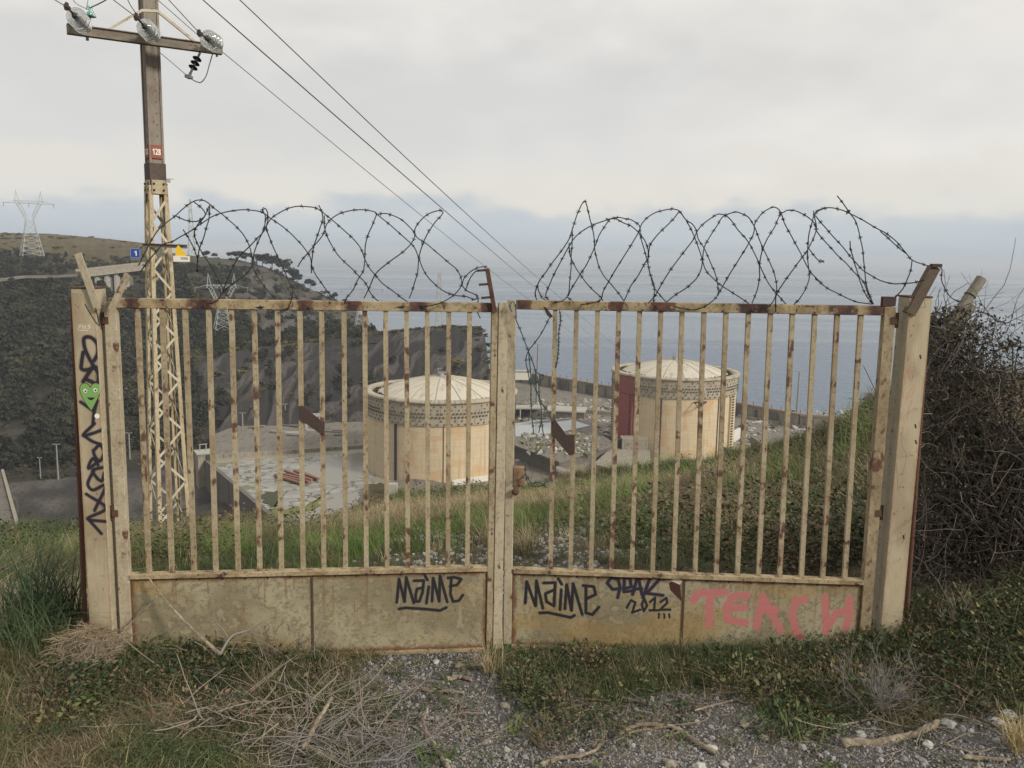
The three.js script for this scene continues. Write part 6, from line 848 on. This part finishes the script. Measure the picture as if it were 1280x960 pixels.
// sticks and branches
const barkTex = pixTex(128, 256, (u, v) => { const a = fbm(u * 12, v * 40, 4, 5, 12, 40), b = fbm(u * 4, v * 6, 4, 15, 4, 6); return mix3(mix3([118, 106, 92], [176, 164, 142], a), [92, 82, 72], sm(0.5, 0.7, b) * 0.6); }, { repeat: [8, 4] });
const stickMat = mat({ map: barkTex, roughness: 0.95 }), twigMat = mat({ rgb: [0.24, 0.205, 0.165], roughness: 0.95 }), twigGrey = mat({ rgb: [0.20, 0.185, 0.17], roughness: 0.95 }), twigDark = mat({ rgb: [0.075, 0.06, 0.05], roughness: 0.95 });
function gpt(x, y, up = 0.01) { let p = onY(x, y, 0.03); p = onY(x, y, nearY(p.x, p.z) + up); return onY(x, y, nearY(p.x, p.z) + up); }
function stick(pts, r0, r1, label, m = stickMat, up = 0.012) {
  const P = spline(pts.map(([x, y, u]) => gpt(x, y, u ?? up)), 22), b = P[0], r = rng(Math.round(pts[0][0] * 7 + pts[0][1])); const q = P.map((p, i) => p.clone().sub(b).add(V((r() - 0.5) * r0 * 0.6, (r() - 0.5) * r0 * 0.4, (r() - 0.5) * r0 * 0.6))); const o = single('dead_branch', twig(q, r0, r1, 7), m, label, 'branch', 'dead branches lying before the gate'); o.position.copy(b); return o;
}
stick([[1054, 930], [1100, 927], [1140, 918], [1165, 908], [1178, 902]], 0.021, 0.014, 'thick pale driftwood branch at the lower right'); stick([[676, 956], [700, 948], [735, 942], [752, 930]], 0.012, 0.006, 'short pale branch at the bottom edge centre'); stick([[782, 912], [800, 906], [838, 908], [850, 914], [862, 922], [893, 941]], 0.009, 0.012, 'forked fallen branch in the middle of the gravel'); stick([[786, 916], [838, 907], [880, 901], [888, 893]], 0.005, 0.003, 'thin crooked twig crossing the forked branch'); stick([[868, 888], [905, 878], [955, 866]], 0.006, 0.004, 'long straight stick left of the green leafy plant'); stick([[688, 871], [720, 873], [762, 876]], 0.006, 0.004, 'straight stick lying in the gravel below the first word'); stick([[780, 873], [795, 876], [812, 880]], 0.008, 0.006, 'short stick right of the straight stick'); stick([[702, 886], [718, 883], [730, 881]], 0.009, 0.004, 'pale sliver of wood in the gravel'); stick([[528, 862], [555, 864], [580, 866]], 0.012, 0.009, 'pale split plank under the left sheet'); stick([[556, 850], [575, 846], [590, 850]], 0.014, 0.008, 'rounded bark piece under the left sheet'); stick([[320, 915], [350, 902], [360, 898, 0.05]], 0.02, 0.014, 'broken thick branch in the brushwood heap'); stick([[362, 918], [380, 932], [400, 943], [430, 954]], 0.02, 0.014, 'thick grey branch lying low in the brushwood heap'); stick([[379, 935, 0.03], [395, 905, 0.07], [415, 872, 0.13]], 0.012, 0.008, 'broken upright branch rising from the brushwood heap'); stick([[560, 960], [545, 935], [530, 905, 0.03], [535, 885, 0.06]], 0.012, 0.006, 'mossy stub standing in the gravel'); stick([[1000, 916], [1060, 905], [1100, 896]], 0.007, 0.004, 'thin grey branch under the dead shrub'); stick([[1205, 946], [1230, 948], [1262, 950]], 0.011, 0.008, 'pale stick at the bottom right edge'); stick([[465, 905], [490, 900], [528, 912], [545, 917]], 0.005, 0.003, 'curved pale twig right of the brushwood heap'); stick([[1180, 930], [1215, 940], [1245, 934]], 0.004, 0.003, 'thin bent twig by the driftwood end');
{ // thorny branch leaning on the left sheet
  const r = rng(1101), o = thing('leaning_branch', 'thorny dead branch leaning on the left gate sheet', 'branch'); const P = (x, y, z) => onZ(x, y, z); const mainP = spline([P(186, 722, -4.38), P(200, 742, -4.36), P(232, 778, -4.32), P(262, 806, -4.26), P(275, 818, -4.2)], 24); part('stem', twig(mainP, 0.004, 0.012, 6), stickMat, o); part('side_stem', twig(spline([P(197, 744, -4.36), P(185, 758, -4.36), P(168, 775, -4.36), P(152, 790, -4.34)], 14), 0.005, 0.004, 5), stickMat, o); const th = []; for (let k = 2; k < 24; k++) { const p = mainP[k]; for (const s of [-1, 1]) th.push(rod(p, p.clone().add(V(s * 0.02 + (r() - 0.5) * 0.02, 0.02 * (r() - 0.2), 0.015 * r())), 0.0014, 4, 0.0006)); } part('thorns', merge(th), stickMat, o, 'stuff');
  const o2 = thing('leaning_branch', 'forked dark twig reaching right from the thorny branch', 'branch'); part('stem', twig(spline([P(275, 818, -4.2), P(290, 795, -4.28), P(310, 788, -4.34), P(330, 776, -4.36)], 16), 0.008, 0.003, 5), twigGrey, o2); part('fork', twig(spline([P(278, 814, -4.22), P(284, 797, -4.3), P(274, 782, -4.34), P(262, 776, -4.36)], 14), 0.005, 0.002, 5), twigGrey, o2);
}
function tangle(name, label, cat, seed, n, centre, rx, ry, rz, len, r0, m, opt = {}) {   // a heap of bent dead twigs
  const r = rng(seed), a = [], c = centre; for (let k = 0; k < n; k++) { const q = Math.sqrt(r()), t = r() * 6.28, hgt = ry * (1 - q * q) * r(); let x = Math.cos(t) * q * rx, z = Math.sin(t) * q * rz; const g = nearY(c.x + x, c.z + z) - c.y; let p = V(x, g + hgt + 0.006, z), d = V(r() - 0.5, (r() - 0.5) * (opt.up ?? 0.35), r() - 0.5).normalize(); const pts = [p.clone()], N = 6, L = len * (0.4 + r()); const turn = (r() - 0.5) * (opt.curl ?? 1.6); for (let i = 0; i < N; i++) { d.applyAxisAngle(V(0, 1, 0), turn / N).add(V((r() - 0.5) * 0.35, (r() - 0.5) * 0.25, (r() - 0.5) * 0.35)).normalize(); p = p.clone().addScaledVector(d, L / N); p.y = Math.max(p.y, nearY(c.x + p.x, c.z + p.z) - c.y + 0.004); pts.push(p); } const rr = r0 * (0.4 + r() * r() * 1.6); a.push(twig(pts, rr, rr * 0.5, 4)); }
  const o = thing(name, label, cat, c); part('twigs', merge(a), m, o, 'stuff'); return o;
}
{ const c = gpt(345, 900), base = V(c.x, nearY(c.x, c.z), c.z); tangle('brushwood_heap', 'heap of curled dead twigs on the ground at the lower left', 'brushwood', 1111, 420, base, 0.55, 0.13, 0.34, 0.26, 0.0032, twigMat); const c2 = gpt(430, 945); tangle('brushwood_heap', 'spread of dead twigs at the bottom edge left of centre', 'brushwood', 1113, 240, V(c2.x, nearY(c2.x, c2.z), c2.z), 0.42, 0.08, 0.22, 0.24, 0.003, twigGrey); const c3 = gpt(525, 905); tangle('brushwood_heap', 'sparse dead stalks right of the brushwood heap', 'brushwood', 1117, 90, V(c3.x, nearY(c3.x, c3.z), c3.z), 0.4, 0.04, 0.3, 0.22, 0.0022, twigMat);
  const c4 = gpt(1150, 900); tangle('brushwood_heap', 'litter of dead twigs round the driftwood', 'brushwood', 1119, 170, V(c4.x, nearY(c4.x, c4.z), c4.z), 0.55, 0.06, 0.3, 0.2, 0.002, twigMat); const c5 = gpt(300, 830); tangle('brushwood_heap', 'thin dead stems over the weeds below the left sheet', 'brushwood', 1123, 110, V(c5.x, nearY(c5.x, c5.z), c5.z), 0.65, 0.16, 0.2, 0.28, 0.0018, twigMat, { up: 0.8 }); const c6 = gpt(880, 880); tangle('brushwood_heap', 'scattered stalks in the gravel left of the leafy plant', 'brushwood', 1125, 70, V(c6.x, nearY(c6.x, c6.z), c6.z), 0.7, 0.03, 0.3, 0.16, 0.0018, twigMat); }
function shrub(name, label, cat, seed, base, n, h, spread, r0, m, depth = 3, kids = 4) {      // branching leafless shrub
  const r = rng(seed), a = []; const grow = (p, d, L, rad, lev) => { const pts = [p.clone()]; let q = p.clone(), dd = d.clone(); for (let i = 0; i < 4; i++) { dd.add(V((r() - 0.5) * 0.45, (r() - 0.4) * 0.3, (r() - 0.5) * 0.45)).normalize(); q = q.clone().addScaledVector(dd, L / 4); pts.push(q); } a.push(twig(pts, rad, rad * 0.55, 4)); if (lev > 0) for (let k = 0; k < kids; k++) { const t = pts[1 + Math.floor(r() * 4)]; grow(t, dd.clone().add(V((r() - 0.5) * 1.7, (r() - 0.45) * 1.2, (r() - 0.5) * 1.7)).normalize(), L * (0.45 + 0.35 * r()), rad * 0.6, lev - 1); } };
  for (let k = 0; k < n; k++) { const t = r() * 6.28; grow(V((r() - 0.5) * 0.05, 0, (r() - 0.5) * 0.05), V(Math.cos(t) * spread * r(), 0.9, Math.sin(t) * spread * r()).normalize(), h * (0.4 + 0.3 * r()), r0, depth); } const o = thing(name, label, cat, base); part('branches', merge(a), m, o, 'stuff'); return o;
}
{ const c = gpt(1095, 890); shrub('dead_shrub', 'bare grey dead shrub before the right pillar', 'shrub', 1131, V(c.x, nearY(c.x, c.z) - 0.01, c.z), 7, 0.34, 1.6, 0.0042, twigGrey, 3, 4); const d = gpt(352, 830); shrub('dead_shrub', 'fine bare stalk shrub against the left sheet seam', 'shrub', 1133, V(d.x, nearY(d.x, -4.44), -4.44), 4, 0.26, 0.7, 0.002, twigDark, 2, 4); const e = gpt(1010, 850); shrub('dead_shrub', 'thin dry stalks before the pink letters', 'shrub', 1137, V(e.x, nearY(e.x, e.z), e.z), 4, 0.34, 0.8, 0.002, twigDark, 2, 3); const f = gpt(1180, 800); shrub('dead_shrub', 'pale dead stalks on the bank right of the right pillar', 'shrub', 1139, V(f.x, nearY(f.x, f.z), f.z), 5, 0.4, 1.2, 0.0028, twigMat, 2, 4); }
{ // tufts that stand out
  const one = (name, label, cat, geo, m, x, z, s = 1) => { const o = single(name, geo, m, label, cat); o.position.set(x, nearY(x, z) - 0.01, z); o.scale.setScalar(s); return o; };
  const g = (c) => mat({ rgb: c, roughness: 0.75 }); const P = (x, y) => gpt(x, y);
  one('grass_tussock', 'big dark green grass tussock left of the left pillar', 'grass', tuft(51, 420, 0.64, 0.3, 0.0075, 0.85, 5), g([0.035, 0.062, 0.024]), -2.62, -4.62); one('grass_tussock', 'spreading green grass tussock below the big tussock', 'grass', tuft(52, 240, 0.42, 0.34, 0.007, 1.25, 5), g([0.05, 0.08, 0.03]), -2.58, -4.34); one('grass_tussock', 'low green tussock at the left edge', 'grass', tuft(57, 200, 0.36, 0.3, 0.007, 1.1, 5), g([0.045, 0.068, 0.025]), -2.95, -4.35); one('straw_clump', 'dry straw clump at the left edge behind the tussock', 'grass', tuft(53, 320, 0.5, 0.45, 0.007, 1.5, 5), g([0.46, 0.37, 0.22]), -3.45, -5.2); one('straw_clump', 'second dry straw clump behind the left pillar', 'grass', tuft(63, 200, 0.4, 0.5, 0.006, 1.5, 5), g([0.42, 0.34, 0.2]), -3.05, -5.6);
  const s1 = P(1275, 935); one('straw_clump', 'upright straw coloured tuft at the lower right edge', 'grass', tuft(54, 170, 0.20, 0.09, 0.0045, 0.7, 4), g([0.42, 0.33, 0.17]), s1.x, s1.z); const s2 = P(612, 838); one('straw_clump', 'dry straw tuft at the foot of the meeting stiles', 'grass', tuft(55, 110, 0.24, 0.08, 0.0032, 1.0, 4), g([0.36, 0.28, 0.16]), s2.x, s2.z); one('straw_clump', 'tall dry stalks before the meeting stiles', 'grass', tuft(56, 16, 0.42, 0.22, 0.003, 0.25, 4), g([0.4, 0.33, 0.2]), s2.x - 0.03, s2.z - 0.05);
  const l1 = P(1000, 905); one('leafy_plant', 'bright green upright leafy plant at the lower right', 'plant', tuft(58, 260, 0.12, 0.34, 0.013, 0.4, 4), g([0.06, 0.10, 0.022]), l1.x, l1.z); const l2 = P(172, 948); one('leafy_plant', 'bright green leafy rosette at the bottom left', 'plant', tuft(59, 110, 0.08, 0.24, 0.012, 0.9, 4), g([0.085, 0.12, 0.03]), l2.x, l2.z); const l3 = P(390, 880); one('leafy_plant', 'fresh green grass tuft below the left sheet seam', 'plant', tuft(60, 120, 0.17, 0.3, 0.006, 0.8, 4), g([0.075, 0.12, 0.03]), l3.x, l3.z); const l4 = P(545, 950); one('leafy_plant', 'dark green broad leaved plant at the bottom centre', 'plant', tuft(61, 70, 0.10, 0.2, 0.012, 1.1, 4), g([0.05, 0.085, 0.02]), l4.x, l4.z); const l5 = P(640, 915); one('leafy_plant', 'small pale green seedling in the gravel centre', 'plant', tuft(62, 26, 0.10, 0.08, 0.011, 0.8, 4), g([0.12, 0.15, 0.05]), l5.x, l5.z); const l6 = P(1190, 880); one('leafy_plant', 'small green weed right of the dead shrub', 'plant', leafy(64, 70, 0.1, 0.1, 0.03), g([0.04, 0.065, 0.02]), l6.x, l6.z);
  const l7 = P(215, 815); one('leafy_plant', 'yellow green bramble leaves at the foot of the left leaf', 'plant', leafy(65, 130, 0.26, 0.14, 0.03, 0.7), g([0.13, 0.16, 0.03]), l7.x, l7.z); const l8 = P(403, 812); one('leafy_plant', 'slim upright weed against the left sheet', 'plant', merge([twig([V(0, 0, 0), V(0.003, 0.07, 0), V(-0.002, 0.16, 0)], 0.003, 0.0015, 4), leafy(66, 16, 0.03, 0.16, 0.04, 0.35)]), g([0.05, 0.06, 0.025]), l8.x, -4.42);
  // straw-covered lump at the foot of the left pillar
  const lp = P(105, 830), lump = thing('straw_mound', 'earth mound matted with dead straw at the left pillar foot', 'mound', [lp.x, nearY(lp.x, lp.z) + 0.0, lp.z - 0.06]); lump.scale.setScalar(1.35); const sg = stoneGeo(77); sg.scale(0.15, 0.16, 0.14); part('earth_core', sg, mat({ map: soilTex, rgb: [0.42, 0.36, 0.29] }), lump); const r = rng(1201), a = []; for (let k = 0; k < 420; k++) { const t = r() * 6.28, q = r() * 1.25, p = V(Math.cos(t) * Math.sin(q) * 0.15, Math.cos(q) * 0.125, Math.sin(t) * Math.sin(q) * 0.14); const d = V(r() - 0.5, (r() - 0.5) * 0.3, r() - 0.5).normalize(); a.push(twig([p, p.clone().addScaledVector(d, 0.03).add(V(0, 0.004, 0)), p.clone().addScaledVector(d, 0.07).add(V(0, -0.004, 0))], 0.0014, 0.0007, 3)); } part('straw_mat', merge(a), mat({ rgb: [0.30, 0.235, 0.15] }), lump, 'stuff');
  const tr = P(972, 832); const rag = tuft(67, 14, 0.1, 0.12, 0.04, 1.4, 4); one('dark_rag', 'scrap of dark blue plastic in the weeds below the pink letters', 'litter', rag, mat({ rgb: [0.02, 0.024, 0.045], roughness: 0.4 }), tr.x, tr.z, 0.7);
}
{ // bramble thicket right of the right pillar, over an old pipe frame
  const r = rng(1301), o = thing('bramble_thicket', 'dark leafless bramble thicket right of the right pillar', 'thicket', [2.9, nearY(2.9, -5.0), -5.0]); const a = [], b = [], leaves = []; const cx = 2.9, cz = -5.0, by = nearY(cx, cz);
  const topAt = (x, z) => { const l = clamp((x - 2.3) / 1.9); return lerp(1.60, 0.9, sm(0.13, 0.45, l)) * (0.9 + 0.2 * fbm(x * 4, z * 4, 2, 7)) * sm(-5.9, -5.2, z + 0.0 + (z < -5.2 ? 0 : 0)) * 1; };
  for (let k = 0; k < 5600; k++) { const z0 = -4.62 - r() * 0.95, x0 = 0.478 * -z0 + Math.pow(r(), 1.25) * 2.2, H = Math.max(0.5, topAt(x0, -5.1)); const y0 = r() * H; let p = V(x0 - cx, nearY(x0, z0) - by + y0, z0 - cz), d = V((r() - 0.5) * 1.2, (r() - 0.5) * 1.2, (r() - 0.5) * 1.0).normalize(); const L = 0.14 + r() * 0.34, pts = [p.clone()]; for (let i = 0; i < 5; i++) { d.add(V((r() - 0.5) * 0.8, (r() - 0.55) * 0.6, (r() - 0.5) * 0.7)).normalize(); p = p.clone().addScaledVector(d, L / 5); const lim = 0.47 * -(p.z + cz); if (p.x + cx < lim) p.x = lim - cx + r() * 0.03; pts.push(p); } const rad = 0.0016 + r() * r() * 0.0032; (r() < 0.3 ? a : b).push(twig(pts, rad, rad * 0.55, 3)); }
  for (let k = 0; k < 60; k++) { const x0 = 2.75 + r() * 1.6, z0 = -4.75 - r() * 0.6; const H = topAt(x0, -5.1); let p = V(x0 - cx, nearY(x0, z0) - by, z0 - cz); const pts = [p.clone()]; let d = V((r() - 0.5) * 0.5, 1, (r() - 0.5) * 0.5).normalize(); for (let i = 0; i < 7; i++) { d.add(V((r() - 0.5) * 0.4, i > 4 ? -0.1 : 0.1, (r() - 0.5) * 0.4)).normalize(); p = p.clone().addScaledVector(d, H * 0.98 / 7); pts.push(p); } b.push(twig(pts, 0.006, 0.002, 4)); }
  part('pale_stems', merge(a), mat({ rgb: [0.15, 0.125, 0.10], roughness: 0.95 }), o, 'stuff'); part('dark_stems', merge(b), mat({ rgb: [0.06, 0.048, 0.042], roughness: 0.95 }), o, 'stuff');
  const lf = geomOf([0, 0, 0, 0.35, 0.25, 0.05, 1, 0, -0.05, 0.35, -0.25, 0.05], [0, 1, 2, 0, 2, 3]), L = []; for (let k = 0; k < 46000; k++) { const z0 = -4.62 - Math.pow(r(), 0.8) * 0.95, x0 = 0.482 * -z0 + Math.pow(r(), 1.25) * 2.2, H = Math.max(0.4, topAt(x0, -5.1)), y0 = r() * H; eu.set(r() * 6.28, r() * 6.28, r() * 6.28); q4.setFromEuler(eu); const s = (0.012 + r() * 0.022) * (z0 < -5.0 ? 1.7 : 1); const hi = y0 / H; L.push({ m: m4.clone().compose(V(x0 - cx, nearY(x0, z0) - by + y0, z0 - cz), q4, V(s, s, s)), c: vary(r() < 0.75 ? [0.045, 0.038, 0.028] : r() < 0.6 ? [0.035, 0.045, 0.02] : [0.12, 0.095, 0.06], r) }); } inst('withered_leaves', lf, leafMat, L, o);
  const sp = []; for (let k = 0; k < 7; k++) { const x0 = 3.35 + r() * 0.6, z0 = -5.6; let p = V(x0 - cx, 0.9, z0 - cz); const pts = [p.clone()]; for (let i = 0; i < 5; i++) { p = p.clone().add(V((r() - 0.4) * 0.1, 0.13, (r() - 0.5) * 0.08)); pts.push(p); } sp.push(twig(pts, 0.006, 0.003, 5)); } part('upright_shoots', merge(sp), twigDark, o);
  // sprig with bunched leaves at the right edge
  const sb = far(1268, 470, 6.0), s = thing('leafy_sprig', 'thin sprig with leaf rosettes against the sea at the right edge', 'sprig', [sb.x, sb.y - 0.35, sb.z]); const t1 = far(1266, 432, 6.0).sub(s.position), t2 = far(1277, 428, 6.0).sub(s.position); part('stem', merge([twig(spline([V(0, 0, 0), V(0.0, 0.2, 0), t1], 10), 0.006, 0.004, 5), twig(spline([V(0.01, 0.25, 0), t1.clone().lerp(t2, 0.6).add(V(0, -0.06, 0)), t2], 8), 0.004, 0.003, 5)]), twigDark, s); for (const t of [t1, t2]) { const g = leafy(91, 26, 0.045, 0.06, 0.035, 0.5); g.translate(t.x, t.y - 0.03, t.z); part('leaf_rosette', g, mat({ rgb: [0.03, 0.035, 0.022] }), s); }
  // small weeds rooted on the bank
  const bank = [], bg = leafy(92, 70, 0.12, 0.13, 0.02, 0.4), bt = []; for (let k = 0; k < 900; k++) { const x = 2.0 + r() * 1.9, z = -4.75 + r() * 1.05; if (r() > sm(1.9, 2.4, x)) continue; (r() < 0.45 ? bank : bt).push({ m: place(x, z, 0.5 + r() * 0.7, r, 0.3), c: vary(r() < 0.28 ? DEEP : r() < 0.45 ? GREEN : r() < 0.7 ? BROWN : DRY, r, 0.5) }); } inst('bank_weeds', bg, leafMat, bank, null, 'mixed weeds on the bank below the brambles', 'weeds'); inst('bank_grass', tuft(93, 12, 0.2, 0.12, 0.005, 1.0), leafMat, bt, null, 'rough grass on the bank below the brambles', 'grass');
}
{ // old fence pipes sticking out of the brambles
  const pipeMat = mat({ map: uvScale(paintTex(960, { base: [128, 124, 110], dark: [84, 82, 72], amount: 0.3 }), 2, 2), roughness: 0.85 });
  const pipe = (a, b, r, label) => { const o = thing('fence_pipe', label, 'pipe', a, 0, 'cut pipes in the brambles'), q = b.clone().sub(a), L = q.length(); o.quaternion.setFromUnitVectors(V(0, 1, 0), q.normalize()); const pr = [[r, 0], [r, L], [r * 0.86, L], [r * 0.86, L * 0.5]].map(e => new THREE.Vector2(...e)); part('tube', new THREE.LatheGeometry(pr, 18), pipeMat, o); part('collar', new THREE.TorusGeometry(r * 1.05, 0.004, 6, 18).rotateX(Math.PI / 2).translate(0, L * 0.72, 0), wireMat, o); };
  pipe(at(1175, 425, 5.15), at(1227, 348, 5.15), 0.031, 'thick cut pipe leaning out of the brambles'); pipe(at(1188, 420, 5.3), at(1217, 383, 5.3), 0.02, 'short thin pipe beside the thick leaning pipe');
}
{ // old retaining wall on the far left slope
  const o = thing('retaining_wall', 'weathered board marked concrete wall at the left edge below the valley road', 'wall'); const a = far(3, 588, 46), b = far(27, 676, 30); const n = 6; for (let k = 0; k < n; k++) { const p = a.clone().lerp(b, k / n), q = a.clone().lerp(b, (k + 1) / n - 0.004), d = V(-6, 0, 1.5); const s = geomOf([p.x, p.y, p.z, q.x, q.y, q.z, q.x + d.x, q.y + 0.6, q.z + d.z, p.x + d.x, p.y + 0.6, p.z + d.z, p.x, p.y - 6, p.z, q.x, q.y - 6, q.z], [0, 1, 2, 0, 2, 3, 0, 4, 5, 0, 5, 1], [0, 0, 2, 0, 2, 6, 0, 6, 0, 6, 2, 6]); part('wall_panel', s, mat({ map: uvScale(cTexD, 0.3, 0.3) }), o); } part('coping', beam(a, b, 0.12, 0.12, V(0, 1, 0)), M.conc, o);
}

shade(scene);
renderer.render(scene, camera);
